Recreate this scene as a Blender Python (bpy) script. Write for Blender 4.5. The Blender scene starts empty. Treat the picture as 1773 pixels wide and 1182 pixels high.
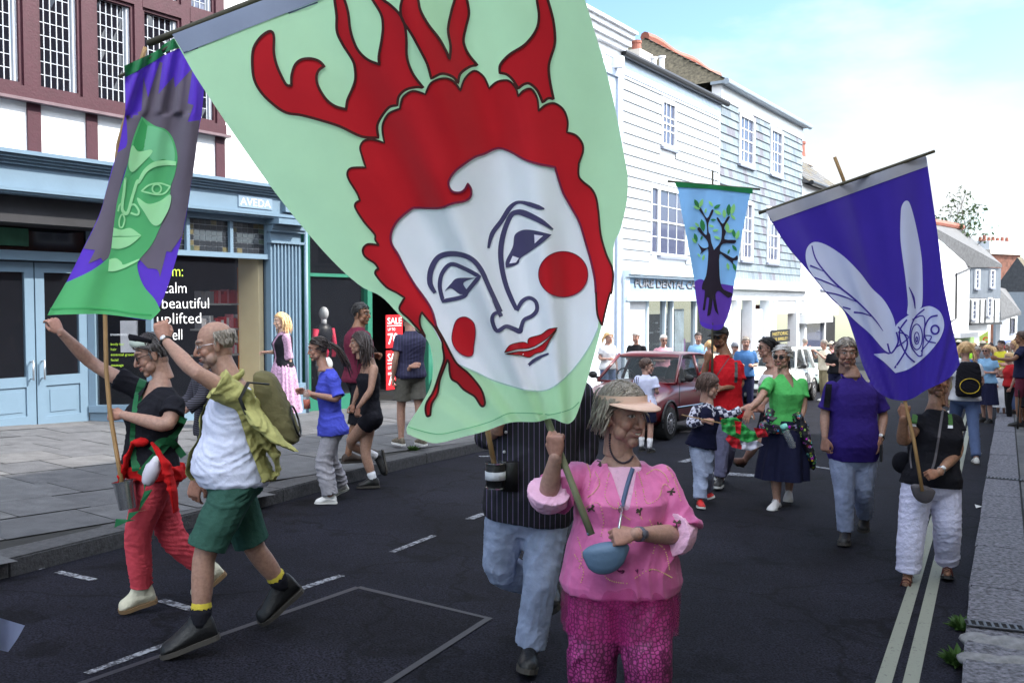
import bpy,bmesh,math,random
import numpy as np
from mathutils import Vector,Matrix,noise as mnoise
V=Vector
random.seed(7)
SC=bpy.context.scene
COL=SC.collection
# ---------------- camera ----------------
F=1600.0
PITCH=math.atan(69.0/F)
EYE=V((0,0,1.66))
FWD=V((0,math.cos(PITCH),-math.sin(PITCH)))
UPV=V((0,math.sin(PITCH),math.cos(PITCH)))
cam_d=bpy.data.cameras.new('camera');cam=bpy.data.objects.new('camera',cam_d);COL.objects.link(cam)
cam.location=EYE;cam.rotation_euler=(math.pi/2-PITCH,0,0)
cam_d.sensor_width=36.0;cam_d.lens=36.0*F/1773.0;cam_d.clip_start=0.05;cam_d.clip_end=3000
SC.camera=cam
# ---------------- sky and sun ----------------
SUN_EL,SUN_AZ=math.radians(41),math.radians(89)
wd=bpy.data.worlds.new('World');SC.world=wd;wd.use_nodes=True
nt=wd.node_tree;bgn=nt.nodes['Background']
sky=nt.nodes.new('ShaderNodeTexSky');sky.sky_type='NISHITA';sky.sun_disc=False
sky.sun_elevation=SUN_EL;sky.sun_rotation=SUN_AZ;sky.air_density=1.0;sky.dust_density=0.6;sky.ozone_density=1.5
tc=nt.nodes.new('ShaderNodeTexCoord');mp=nt.nodes.new('ShaderNodeMapping');mp.inputs['Scale'].default_value=(1.0,1.0,2.6)
nz=nt.nodes.new('ShaderNodeTexNoise');nz.inputs['Scale'].default_value=2.1;nz.inputs['Detail'].default_value=9;nz.inputs['Roughness'].default_value=0.55
mp.inputs['Location'].default_value=(2.1,0.9,0.3)
cr=nt.nodes.new('ShaderNodeValToRGB');cr.color_ramp.elements[0].position=0.44;cr.color_ramp.elements[1].position=0.60
mxs=nt.nodes.new('ShaderNodeMixRGB');cl=nt.nodes.new('ShaderNodeVectorMath');cl.operation='DOT_PRODUCT';cl.inputs[1].default_value=(.55,-.50,.67);clr=nt.nodes.new('ShaderNodeMapRange');clr.inputs[1].default_value=.38;clr.inputs[2].default_value=1;clr.inputs[3].default_value=1;clr.inputs[4].default_value=17;cls=nt.nodes.new('ShaderNodeVectorMath');cls.operation='SCALE';cls.inputs[0].default_value=(2.75,2.86,2.95);nt.links.new(clr.outputs[0],cls.inputs['Scale'])  # added cloud glow, unseen behind the camera, to brighten shaded banners and people
tint=nt.nodes.new('ShaderNodeMixRGB');tint.blend_type='MULTIPLY';tint.inputs[0].default_value=1;tint.inputs[2].default_value=(.66,.75,.78,1)
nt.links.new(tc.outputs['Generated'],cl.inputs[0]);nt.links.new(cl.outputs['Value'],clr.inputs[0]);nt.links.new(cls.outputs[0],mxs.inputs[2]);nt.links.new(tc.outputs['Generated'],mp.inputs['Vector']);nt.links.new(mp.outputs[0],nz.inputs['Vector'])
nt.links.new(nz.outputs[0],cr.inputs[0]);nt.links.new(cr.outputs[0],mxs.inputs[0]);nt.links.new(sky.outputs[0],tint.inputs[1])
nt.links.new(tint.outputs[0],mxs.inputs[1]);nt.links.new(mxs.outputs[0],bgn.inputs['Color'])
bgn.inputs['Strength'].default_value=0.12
sd=bpy.data.lights.new('sun','SUN');sd.energy=2.9;sd.angle=math.radians(0.5);sd.color=(1.0,0.95,0.86)
sun=bpy.data.objects.new('sun',sd);COL.objects.link(sun);sun.location=(30,0,30)
SUND=V((math.sin(SUN_AZ)*math.cos(SUN_EL),math.cos(SUN_AZ)*math.cos(SUN_EL),math.sin(SUN_EL)))
sun.rotation_euler=SUND.to_track_quat('Z','Y').to_euler()
SC.view_settings.view_transform='Standard';SC.view_settings.look='None';SC.view_settings.gamma=1;SC.view_settings.use_curve_mapping=False
SC.view_settings.exposure=1.75
SC.cycles.max_bounces=6;SC.cycles.diffuse_bounces=3;SC.cycles.glossy_bounces=3;SC.cycles.transmission_bounces=4;SC.cycles.transparent_max_bounces=8
# ---------------- projection helpers ----------------
def ray(px,py):
 return FWD+V((1,0,0))*((px-886.5)/F)+UPV*(-(py-591.0)/F)
def at(px,py,D):
 return EYE+ray(px,py)*D
_n=ray(0,570).cross(ray(1773,599))
if _n.z<0:_n=-_n
GA,GB=-_n.x/_n.z,-_n.y/_n.z
def gz(x,y):return GA*x+GB*y
def G(px,py,h=0.0):
 r=ray(px,py)
 t=(h-EYE.z)/(r.z-GA*r.x-GB*r.y)
 return EYE+r*t
def depth(p):return(p-EYE).dot(FWD)
# ---------------- materials ----------------
def s(r,g,b):
 f=lambda c:(c/255.0/12.92)if c<=10 else((c/255.0+0.055)/1.055)**2.4
 return(f(r),f(g),f(b))
_mats={}
def mat(name,col,rough=0.75,metal=0.0,n=0.18,ns=6.0,bump=0.0,bs=40.0,spec=0.35,trans=0.0,alpha=1.0,emit=0.0,stretch=None,sheen=0.0,bdist=0.01):
 if name in _mats:return _mats[name]
 m=bpy.data.materials.new(name);m.use_nodes=True;t=m.node_tree;P=t.nodes['Principled BSDF']
 P.inputs['Roughness'].default_value=rough;P.inputs['Metallic'].default_value=metal
 P.inputs['Specular IOR Level'].default_value=spec
 if sheen:P.inputs['Sheen Weight'].default_value=sheen
 c4=(*col,1)
 co=t.nodes.new('ShaderNodeTexCoord');src=co.outputs['Object']
 if stretch:
  mpn=t.nodes.new('ShaderNodeMapping');mpn.inputs['Scale'].default_value=stretch;t.links.new(src,mpn.inputs[0]);src=mpn.outputs[0]
 if n>0:
  nn=t.nodes.new('ShaderNodeTexNoise');nn.inputs['Scale'].default_value=ns;nn.inputs['Detail'].default_value=6;nn.inputs['Roughness'].default_value=0.6
  t.links.new(src,nn.inputs['Vector'])
  rp=t.nodes.new('ShaderNodeMapRange');rp.inputs[1].default_value=0.3;rp.inputs[2].default_value=0.7;rp.inputs[3].default_value=1-n;rp.inputs[4].default_value=1+n*0.6
  t.links.new(nn.outputs[0],rp.inputs[0])
  mu=t.nodes.new('ShaderNodeVectorMath');mu.operation='SCALE';mu.inputs[0].default_value=col;t.links.new(rp.outputs[0],mu.inputs['Scale'])
  t.links.new(mu.outputs[0],P.inputs['Base Color'])
 else:
  P.inputs['Base Color'].default_value=c4
 if bump>0:
  bn=t.nodes.new('ShaderNodeTexNoise');bn.inputs['Scale'].default_value=bs;bn.inputs['Detail'].default_value=4
  t.links.new(src,bn.inputs['Vector'])
  bm_=t.nodes.new('ShaderNodeBump');bm_.inputs['Strength'].default_value=bump;bm_.inputs['Distance'].default_value=bdist
  t.links.new(bn.outputs[0],bm_.inputs['Height']);t.links.new(bm_.outputs[0],P.inputs['Normal'])
 if trans>0:
  tr=t.nodes.new('ShaderNodeBsdfTranslucent');mix=t.nodes.new('ShaderNodeMixShader');mix.inputs[0].default_value=trans
  if n>0:t.links.new(mu.outputs[0],tr.inputs[0])
  else:tr.inputs[0].default_value=c4
  t.links.new(P.outputs[0],mix.inputs[1]);t.links.new(tr.outputs[0],mix.inputs[2]);t.links.new(mix.outputs[0],t.nodes['Material Output'].inputs[0])
 if alpha<1:P.inputs['Alpha'].default_value=alpha
 if emit>0:P.inputs['Emission Color'].default_value=c4;P.inputs['Emission Strength'].default_value=emit
 _mats[name]=m
 return m
def glassmat(name,tintc=(0.03,0.035,0.04),rough=0.03,alpha=0.55):
 if name in _mats:return _mats[name]
 m=bpy.data.materials.new(name);m.use_nodes=True;t=m.node_tree;P=t.nodes['Principled BSDF']
 P.inputs['Base Color'].default_value=(*tintc,1);P.inputs['Roughness'].default_value=rough;P.inputs['Alpha'].default_value=alpha
 P.inputs['Specular IOR Level'].default_value=0.6
 bn=t.nodes.new('ShaderNodeTexNoise');bn.inputs['Scale'].default_value=1.3;bb=t.nodes.new('ShaderNodeBump');bb.inputs['Strength'].default_value=0.06
 co=t.nodes.new('ShaderNodeTexCoord');t.links.new(co.outputs['Object'],bn.inputs['Vector'])
 t.links.new(bn.outputs[0],bb.inputs['Height']);t.links.new(bb.outputs[0],P.inputs['Normal'])
 _mats[name]=m
 return m
 # ---------------- mesh helpers ----------------
ORG={}
def tag(o,label=None,cat=None,group=None,kind=None):
 if label:o['label']=label
 if cat:o['category']=cat
 if group:o['group']=group
 if kind:o['kind']=kind
 return o
def thing(name,label,cat,loc,group=None):
 o=bpy.data.objects.new(name,None);COL.objects.link(o);o.location=loc;o.empty_display_size=0.1
 ORG[o.name]=V(loc);return tag(o,label,cat,group)
def org_of(p):return ORG.get(p.name,V((0,0,0)))if p else None
def me_obj(name,verts,faces,mats,parent=None,smooth=False,fm=None,origin=None):
 """one mesh object; vertices given in world coordinates"""
 if parent is not None:o0=org_of(parent)
 else:o0=V(origin)if origin is not None else V((0,0,0))
 v=np.asarray([tuple(x)for x in verts],dtype=float).reshape(-1,3)-np.array(o0)
 me=bpy.data.meshes.new(name);me.from_pydata(v.tolist(),[],[tuple(f)for f in faces])
 if not isinstance(mats,(list,tuple)):mats=[mats]
 for m in mats:me.materials.append(m)
 if fm is not None:me.polygons.foreach_set('material_index',np.asarray(fm,dtype=np.int32))
 if smooth:me.polygons.foreach_set('use_smooth',np.ones(len(me.polygons),dtype=bool))
 me.validate();me.update()
 o=bpy.data.objects.new(name,me);COL.objects.link(o)
 if parent is not None:
  o.parent=parent;ORG[o.name]=o0
 else:
  o.location=o0;ORG[o.name]=o0
 return o
class M:
 def __init__(self):self.v=[];self.f=[];self.m=[]
 def add(self,vs,fs,m=0):
  b=len(self.v);self.v+=[V(x)for x in vs];self.f+=[tuple(i+b for i in f)for f in fs];self.m+=[m]*len(fs)
  return self
 def quad(self,a,b,c,d,m=0):return self.add([a,b,c,d],[(0,1,2,3)],m)
 def hexa(self,p,m=0):
  return self.add(p,[(0,3,2,1),(4,5,6,7),(0,1,5,4),(1,2,6,5),(2,3,7,6),(3,0,4,7)],m)
 def box(self,c,hx,hy,hz,m=0):
  c,hx,hy,hz=V(c),V(hx),V(hy),V(hz)
  return self.hexa([c-hx-hy-hz,c+hx-hy-hz,c+hx+hy-hz,c-hx+hy-hz,c-hx-hy+hz,c+hx-hy+hz,c+hx+hy+hz,c-hx+hy+hz],m)
 def tube(self,pts,r,seg=10,m=0,cap=True,flat=1.0,up=None,dome=False):
  pts=[V(p)for p in pts];n=len(pts)
  if not hasattr(r,'__len__'):r=[r]*n
  rings=[];ref=V(up)if up is not None else None;prev=None
  for i,p in enumerate(pts):
   t=(pts[min(i+1,n-1)]-pts[max(i-1,0)])
   if t.length<1e-9:t=V((0,0,1))
   t.normalize()
   if ref is not None:a=ref-t*ref.dot(t)
   elif prev is None:a=t.cross(V((0,0,1)))if abs(t.z)<0.9 else t.cross(V((1,0,0)))
   else:a=prev-t*prev.dot(t)
   if a.length<1e-6:a=t.orthogonal()
   a.normalize();b=t.cross(a);prev=a
   rings.append((p,a,b,t,r[i]))
  if dome:
   def extra(R,sgn):
    p,a,b,t,rr=R;out=[]
    for k in(1,2):
     th=k*math.pi/6*1.0
     out.append((p+t*sgn*rr*flat*math.sin(th),a,b,t,rr*math.cos(th)))
    out.append((p+t*sgn*rr*flat*0.98,a,b,t,rr*0.25))
    return out
   rings=list(reversed(extra(rings[0],-1)))+rings+extra(rings[-1],1)
  vs=[];fs=[]
  for(p,a,b,t,rr)in rings:
   for k in range(seg):
    th=2*math.pi*k/seg
    vs.append(p+a*(rr*math.cos(th))+b*(rr*flat*math.sin(th)))
  for i in range(len(rings)-1):
   for k in range(seg):
    k2=(k+1)%seg
    fs.append((i*seg+k,i*seg+k2,(i+1)*seg+k2,(i+1)*seg+k))
  if cap:
   fs.append(tuple(reversed(range(seg))));fs.append(tuple(range((len(rings)-1)*seg,len(rings)*seg)))
  return self.add(vs,fs,m)
 def ell(self,c,r,ax=None,seg=16,rings=10,m=0):
  c=V(c);r=r if hasattr(r,'__len__')else(r,r,r)
  ax=ax or(V((1,0,0)),V((0,1,0)),V((0,0,1)))
  vs=[c+ax[2]*r[2]];fs=[]
  for i in range(1,rings):
   ph=math.pi*i/rings
   for k in range(seg):
    th=2*math.pi*k/seg
    vs.append(c+ax[0]*(r[0]*math.sin(ph)*math.cos(th))+ax[1]*(r[1]*math.sin(ph)*math.sin(th))+ax[2]*(r[2]*math.cos(ph)))
  vs.append(c-ax[2]*r[2]);e=len(vs)-1
  for k in range(seg):fs.append((0,1+k,1+(k+1)%seg));fs.append((e,e-seg+(k+1)%seg,e-seg+k))
  for i in range(rings-2):
   for k in range(seg):
    a=1+i*seg+k;b=1+i*seg+(k+1)%seg
    fs.append((a,a+seg,b+seg,b))
  return self.add(vs,fs,m)
 def loft(self,rings,m=0,cap=True):
  seg=len(rings[0]);vs=[p for r in rings for p in r];fs=[]
  for i in range(len(rings)-1):
   for k in range(seg):
    k2=(k+1)%seg
    fs.append((i*seg+k,i*seg+k2,(i+1)*seg+k2,(i+1)*seg+k))
  if cap:fs.append(tuple(reversed(range(seg))));fs.append(tuple(range((len(rings)-1)*seg,len(rings)*seg)))
  return self.add(vs,fs,m)
 def prism(self,poly,ext,m=0):
  n=len(poly);vs=[V(p)for p in poly]+[V(p)+V(ext)for p in poly]
  fs=[tuple(reversed(range(n))),tuple(range(n,2*n))]+[(i,(i+1)%n,n+(i+1)%n,n+i)for i in range(n)]
  return self.add(vs,fs,m)
 def build(self,name,mats,parent=None,smooth=False,origin=None):
  if origin is None and parent is None and self.v:
   a=np.array([tuple(x)for x in self.v]);origin=((a[:,0].min()+a[:,0].max())/2,(a[:,1].min()+a[:,1].max())/2,a[:,2].min())
  return me_obj(name,self.v,self.f,mats,parent,smooth,self.m,origin)
def copy_tree(o,offset=V((0,0,0)),parent=None):
 c=o.copy();COL.objects.link(c)
 if parent is None:c.location=o.location+offset
 else:c.parent=parent
 ORG[c.name]=org_of(parent)if parent else V(c.location)
 for ch in o.children:copy_tree(ch,parent=c)
 return c
_txt={}
def text_mesh(txt,size=1.0,font_bold=0.0,spacing=1.0):
 """list of verts (2D) and faces of a text"""
 key=(txt,font_bold,spacing)
 if key not in _txt:
  cu=bpy.data.curves.new('t','FONT');cu.body=txt;cu.size=1;cu.offset=font_bold;cu.space_character=spacing;cu.resolution_u=3
  ob=bpy.data.objects.new('t',cu);COL.objects.link(ob);dg=bpy.context.evaluated_depsgraph_get();dg.update()
  me=bpy.data.meshes.new_from_object(ob.evaluated_get(dg))
  vv=[(v.co.x,v.co.y)for v in me.vertices];ff=[tuple(p.vertices)for p in me.polygons]
  bpy.data.objects.remove(ob);bpy.data.curves.remove(cu);bpy.data.meshes.remove(me)
  _txt[key]=(vv,ff)
 vv,ff=_txt[key]
 return[(x*size,y*size)for x,y in vv],ff
ZV=V((0,0,1))
class Fr:
 def __init__(self,A,U,N=None,z=0.0):
  self.A=V((A[0],A[1],z));self.U=V((U[0],U[1],0)).normalized()
  self.N=V((N[0],N[1],0)).normalized()if N is not None else V((self.U.y,-self.U.x,0))
 def P(self,u,v,n=0.0):return self.A+self.U*u+self.N*n+ZV*v
 def box(self,m,u0,u1,v0,v1,n0,n1,mi=0):
  P=self.P
  m.hexa([P(u0,v0,n0),P(u1,v0,n0),P(u1,v0,n1),P(u0,v0,n1),P(u0,v1,n0),P(u1,v1,n0),P(u1,v1,n1),P(u0,v1,n1)],mi)
  return m
 def uv(self,px,py,n=0.0):
  r=ray(px,py);a=self.A+self.N*n-EYE
  t=a.dot(self.N)/r.dot(self.N);p=EYE+r*t-self.A
  return p.dot(self.U),p.z
 def u(self,px,n=0.0):return self.uv(px,522,n)[0]
 def text(self,m,txt,u,v,n,size,mi=0,width=None,bold=0.0,spacing=1.0,th=0.004):
  vv,ff=text_mesh(txt,size,bold,spacing)
  if width:
   w=max(x for x,_ in vv)-min(x for x,_ in vv);k=width/w;vv=[(x*k,y)for x,y in vv]
  pts=[self.P(u+x,v+y,n)for x,y in vv]
  m.add(pts,ff,mi)
 def wall(self,m,u0,u1,v0,v1,n0,n1,holes,mi=0):
  """wall slab with rectangular openings (u0,u1,v0,v1)"""
  us=sorted({u0,u1,*[h[0]for h in holes],*[h[1]for h in holes]});vs_=sorted({v0,v1,*[h[2]for h in holes],*[h[3]for h in holes]})
  us=[x for x in us if u0<=x<=u1];vs_=[x for x in vs_ if v0<=x<=v1]
  for i in range(len(us)-1):
   run=None
   for j in range(len(vs_)-1):
    cu_,cv=(us[i]+us[i+1])/2,(vs_[j]+vs_[j+1])/2
    hole=any(h[0]<cu_<h[1]and h[2]<cv<h[3]for h in holes)
    if not hole and run is None:run=vs_[j]
    if hole and run is not None:self.box(m,us[i],us[i+1],run,vs_[j],n0,n1,mi);run=None
   if run is not None:self.box(m,us[i],us[i+1],run,vs_[-1],n0,n1,mi)
def chaikin(pts,it=2,closed=True):
 for _ in range(it):
  out=[]
  n=len(pts)
  for i in range(n if closed else n-1):
   a,b=pts[i],pts[(i+1)%n]
   out+=[tuple(a[k]*.75+b[k]*.25 for k in range(len(a))),tuple(a[k]*.25+b[k]*.75 for k in range(len(a)))]
  if not closed:out=[pts[0]]+out+[pts[-1]]
  pts=out
 return pts
def crom(pts,closed=True,sub=5):
 """Catmull-Rom through the points; a point with a third value 1 is a sharp corner"""
 n=len(pts);out=[]
 P=[np.array(p[:2],float)for p in pts];C=[len(p)>2 and p[2]==1 for p in pts]
 for i in range(n if closed else n-1):
  p1,p2=P[i],P[(i+1)%n]
  p0=P[i-1]if(closed or i>0)else p1;p3=P[(i+2)%n]if(closed or i+2<n)else p2
  if C[i]:p0=p1
  if C[(i+1)%n]:p3=p2
  t1=(p2-p0)*0.5 if not C[i]else(p2-p1)*0.7
  t2=(p3-p1)*0.5 if not C[(i+1)%n]else(p2-p1)*0.7
  for k in range(sub):
   t=k/sub;h=(2*t**3-3*t**2+1,t**3-2*t**2+t,-2*t**3+3*t**2,t**3-t**2)
   out.append(tuple(p1*h[0]+t1*h[1]+p2*h[2]+t2*h[3]))
 if not closed:out.append(tuple(P[-1]))
 return out
 # ================= setting: road, kerbs, pavements =================
def asphalt(name,c,speck=0.5,big=0.22):
 m=bpy.data.materials.new(name);m.use_nodes=True;t=m.node_tree;P=t.nodes['Principled BSDF']
 co=t.nodes.new('ShaderNodeTexCoord');L=t.links.new
 n1=t.nodes.new('ShaderNodeTexNoise');n1.inputs['Scale'].default_value=0.7;n1.inputs['Detail'].default_value=8;n1.inputs['Roughness'].default_value=0.65
 n2=t.nodes.new('ShaderNodeTexNoise');n2.inputs['Scale'].default_value=90;n2.inputs['Detail'].default_value=3
 vo=t.nodes.new('ShaderNodeTexVoronoi');vo.inputs['Scale'].default_value=75
 for x in(n1,n2,vo):L(co.outputs['Object'],x.inputs['Vector'])
 r1=t.nodes.new('ShaderNodeMapRange');r1.inputs[1].default_value=.3;r1.inputs[2].default_value=.7;r1.inputs[3].default_value=1-big;r1.inputs[4].default_value=1+big;L(n1.outputs[0],r1.inputs[0])
 r2=t.nodes.new('ShaderNodeMapRange');r2.inputs[1].default_value=.35;r2.inputs[2].default_value=.65;r2.inputs[3].default_value=1-speck;r2.inputs[4].default_value=1+speck;L(n2.outputs[0],r2.inputs[0])
 r3=t.nodes.new('ShaderNodeMapRange');r3.inputs[1].default_value=0.0;r3.inputs[2].default_value=0.16;r3.inputs[3].default_value=2.6;r3.inputs[4].default_value=1.0;L(vo.outputs['Distance'],r3.inputs[0])
 a=t.nodes.new('ShaderNodeMath');a.operation='MULTIPLY';L(r1.outputs[0],a.inputs[0]);L(r2.outputs[0],a.inputs[1])
 b=t.nodes.new('ShaderNodeMath');b.operation='MULTIPLY';L(a.outputs[0],b.inputs[0]);L(r3.outputs[0],b.inputs[1])
 wn=t.nodes.new('ShaderNodeTexNoise');wn.inputs['Scale'].default_value=3;wn.inputs['Detail'].default_value=5;L(co.outputs['Object'],wn.inputs['Vector']);wa=t.nodes.new('ShaderNodeVectorMath');wa.operation='MULTIPLY_ADD';wa.inputs[1].default_value=(.5,.5,.5);L(wn.outputs[1],wa.inputs[0]);L(co.outputs['Object'],wa.inputs[2])
 ck=t.nodes.new('ShaderNodeTexVoronoi');ck.feature='DISTANCE_TO_EDGE';ck.inputs['Scale'].default_value=.42;L(wa.outputs[0],ck.inputs['Vector']);r4=t.nodes.new('ShaderNodeMapRange');r4.inputs[1].default_value=.0;r4.inputs[2].default_value=.011;r4.inputs[3].default_value=.35;r4.inputs[4].default_value=1;L(ck.outputs['Distance'],r4.inputs[0])
 st_=t.nodes.new('ShaderNodeTexNoise');st_.inputs['Scale'].default_value=2.6;st_.inputs['Detail'].default_value=4;L(wa.outputs[0],st_.inputs['Vector']);r5=t.nodes.new('ShaderNodeMapRange');r5.inputs[1].default_value=.60;r5.inputs[2].default_value=.68;r5.inputs[3].default_value=1;r5.inputs[4].default_value=.5;L(st_.outputs[0],r5.inputs[0])
 b2=t.nodes.new('ShaderNodeMath');b2.operation='MULTIPLY';L(r4.outputs[0],b2.inputs[0]);L(r5.outputs[0],b2.inputs[1]);b3=t.nodes.new('ShaderNodeMath');b3.operation='MULTIPLY';L(b.outputs[0],b3.inputs[0]);L(b2.outputs[0],b3.inputs[1]);b=b3
 sc_=t.nodes.new('ShaderNodeVectorMath');sc_.operation='SCALE';sc_.inputs[0].default_value=c;L(b.outputs[0],sc_.inputs['Scale']);L(sc_.outputs[0],P.inputs['Base Color'])
 bp=t.nodes.new('ShaderNodeBump');bp.inputs['Strength'].default_value=0.6;bp.inputs['Distance'].default_value=0.004;L(n2.outputs[0],bp.inputs['Height']);L(bp.outputs[0],P.inputs['Normal'])
 P.inputs['Roughness'].default_value=0.9;P.inputs['Specular IOR Level'].default_value=0.12
 return m
def worn(name,c,base,thr=0.46,sc=26):
 """paint worn through to the asphalt in patches"""
 m=bpy.data.materials.new(name);m.use_nodes=True;t=m.node_tree;P=t.nodes['Principled BSDF'];L=t.links.new
 co=t.nodes.new('ShaderNodeTexCoord');n1=t.nodes.new('ShaderNodeTexNoise');n1.inputs['Scale'].default_value=sc;n1.inputs['Detail'].default_value=6;n1.inputs['Roughness'].default_value=.7;L(co.outputs['Object'],n1.inputs['Vector'])
 r=t.nodes.new('ShaderNodeValToRGB');r.color_ramp.elements[0].position=thr-.04;r.color_ramp.elements[1].position=thr+.04
 r.color_ramp.elements[0].color=(*base,1);r.color_ramp.elements[1].color=(*c,1);L(n1.outputs[0],r.inputs[0]);L(r.outputs[0],P.inputs['Base Color']);P.inputs['Roughness'].default_value=.8
 return m
ASPH=asphalt('asphalt',(0.0085,0.0085,0.0138),.85,.5);ASPH2=asphalt('asphalt_patch',(0.0078,0.0076,0.0122),1.1,.6)
SEAM=mat('tar_seam',(0.021,0.021,0.03),.6,n=.3,ns=30)
U0=V((0.5536,0.8328,0));N0=V((0.8328,-0.5536,0));A0=V((-6.57,11.85,0))
m=M();R=900
xs=[-R,-60,-20,-8,-4,0,4,8,20,60,R]
for i in range(len(xs)-1):
 for j in range(len(xs)-1):
  c=[(xs[i],xs[j]),(xs[i+1],xs[j]),(xs[i+1],xs[j+1]),(xs[i],xs[j+1])]
  m.quad(*[V((x,y,gz(x,y)))for x,y in c])
tag(m.build('road',ASPH,origin=(0,0,0)),kind='structure')
def strip(m,pts,w,h=0.004,mi=0,taper=None):
 """flat strip on the road through world points"""
 pts=[V((p[0],p[1],0))for p in pts];L=[];Rr=[]
 for i,p in enumerate(pts):
  t=(pts[min(i+1,len(pts)-1)]-pts[max(i-1,0)]).normalized();n=V((-t.y,t.x,0))*(w/2)
  for lst,q in((L,p+n),(Rr,p-n)):lst.append(V((q.x,q.y,gz(q.x,q.y)+h)))
 for i in range(len(pts)-1):m.quad(Rr[i],Rr[i+1],L[i+1],L[i],mi)
pp=[G(620,1017),G(846,1071),G(560,1255),G(60,1212)]
m=M();m.add([V((p.x,p.y,gz(p.x,p.y)+.004))for p in pp],[(0,1,2,3)][::-1]);m.f=[(3,2,1,0)]
tag(m.build('road_patch',ASPH2),kind='structure')
m=M();strip(m,pp+[pp[0]],0.048,.006)
tag(m.build('road_seam',SEAM),kind='structure')
WH=worn('worn_white_paint',(0.25,0.26,0.29),(0.03,0.03,0.04),.50)
m=M()
for a,b,w in(((150,1166),(297,1112),.05),((512,1022),(592,996),.06),((678,956),(752,927),.055),((812,899),(838,889),.08),((100,990),(163,1004),.06),((55,982),(74,985),.05),((278,1039),(336,1056),.07),((1230,818),(1330,825),.25),((1180,800),(1215,790),.12),((1395,805),(1440,812),.1),((1285,770),(1300,762),.1),((830,790),(900,788),.1)):
 strip(m,[G(*a),G(*b)],w)
tag(m.build('white_road_markings',WH),kind='structure')
YL=worn('worn_yellow_paint',(0.20,0.21,0.17),(0.05,0.05,0.05),.37,40)
for a,b in(((1530,1182),(1612,917)),((1577,1182),(1625,971))):
 A_,B_=G(*a),G(*b);d=(B_-A_).normalized();m=M();strip(m,[A_-d*2+d*k for k in range(0,60,2)],.072)
 tag(m.build('yellow_road_line',YL),kind='structure')
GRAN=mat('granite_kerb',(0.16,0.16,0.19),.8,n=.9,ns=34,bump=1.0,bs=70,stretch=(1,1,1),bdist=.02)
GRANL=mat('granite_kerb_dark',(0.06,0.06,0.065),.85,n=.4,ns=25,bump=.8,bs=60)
JOINT=mat('joint_earth',(0.02,0.02,0.02),.9,n=.3)
KL=[G(-700,1130,.13),G(0,969,.13),G(200,922,.13),G(450,856,.13),G(683,796,.13),G(837,765,.13),G(1010,733,.13)]
KL=[V((p.x,p.y,0))for p in KL]
d_=(KL[-1]-KL[-2]).normalized()
KL.append(KL[-1]+d_*6+U0*1.0);KL.append(KL[-1]+U0*14);KL.append(KL[-1]+U0*120)
KR=[G(1660,1290,.12),G(1667,1182,.12),G(1670,1090,.12),G(1682,985,.12),G(1703,850,.12),G(1725,718,.12),G(1731,668,.12)]
KR=[V((p.x,p.y,0))for p in KR];KR.append(KR[-1]+(KR[-1]-KR[-2]).normalized()*80)
def resample(pts,step):
 out=[pts[0]];acc=0
 for i in range(len(pts)-1):
  a,b=pts[i],pts[i+1];L_=(b-a).length;t=step-acc
  while t<L_:out.append(a+(b-a)*(t/L_));t+=step
  acc=L_-(t-step)
 return out
def kerb(pts,w,h,side,step,mi_,name):
 """side +1: stones lie to the left of the travel direction"""
 rs=resample(pts,step);m=M();rnd=random.Random(3)
 for i in range(min(len(rs)-1,90)):
  a,b=rs[i],rs[i+1];t=(b-a).normalized();n=V((-t.y,t.x,0))*side;g=.006
  a2,b2=a+t*g,b-t*g;j0,j1,jh=rnd.uniform(-.006,.006),rnd.uniform(-.006,.006),rnd.uniform(-.004,.004)
  for(q0,q1,z0,z1)in((0,w,-.05,h+jh-.012),(.012,w-.006,h+jh-.0125,h+jh)):
   c=[a2+n*(q0+j0),b2+n*(q0+j1),b2+n*q1,a2+n*q1]
   m.hexa([V((p.x,p.y,gz(p.x,p.y)+z0))for p in c]+[V((p.x,p.y,gz(p.x,p.y)+z1))for p in c])
 return tag(m.build(name,mi_),kind='structure')
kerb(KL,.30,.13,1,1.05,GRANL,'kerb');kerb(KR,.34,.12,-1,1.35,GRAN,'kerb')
def dist_poly(p,pts):
 best=1e9;sgn=1
 for i in range(len(pts)-1):
  a,b=pts[i],pts[i+1];ab=b-a;t=max(0,min(1,(p-a).dot(ab)/ab.length_squared));q=a+ab*t;d=(p-q).length
  if d<best:best=d;sgn=1 if ab.x*(p.y-a.y)-ab.y*(p.x-a.x)>0 else-1
 return best*sgn
SLAB=[mat('paving_slab_%s'%k,c,.85,n=.25,ns=5,bump=.5,bs=60)for k,c in(('grey',(0.088,0.089,0.096)),('pale',(0.104,0.103,0.107)),('dark',(0.074,0.075,0.082)))]
def hl(p,d=None):
 d=dist_poly(p,KL)if d is None else d
 return gz(p.x,p.y)+.13+.21*max(0,min(1,d/5.5))
m=M();mj=M();rnd=random.Random(5)
vrow=7.2;
while vrow>-.7:
 dv=.62;u_=-10+rnd.uniform(0,.5)
 while u_<30:
  du=rnd.choice((.9,.75,1.05,.62));c=A0+U0*(u_+du/2)+N0*(vrow-dv/2);dk=dist_poly(c,KL)
  if dk>.18:
   g=.006;jz=rnd.uniform(-.003,.003)
   cs=[A0+U0*(u_+a)+N0*(vrow-b)for a,b in((g,g),(du-g,g),(du-g,dv-g),(g,dv-g))]
   m.quad(*[V((q.x,q.y,hl(q)+jz))for q in cs][::-1],rnd.choice((0,0,1,2)))
  u_+=du
 vrow-=dv
for o_ in(m,):o_.f=[tuple(reversed(f))if(o_.v[f[1]]-o_.v[f[0]]).cross(o_.v[f[2]]-o_.v[f[0]]).z<0 else f for f in o_.f]
tag(m.build('left_pavement',SLAB),kind='structure')
m=M();rs=resample(KL,1.5)
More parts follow.
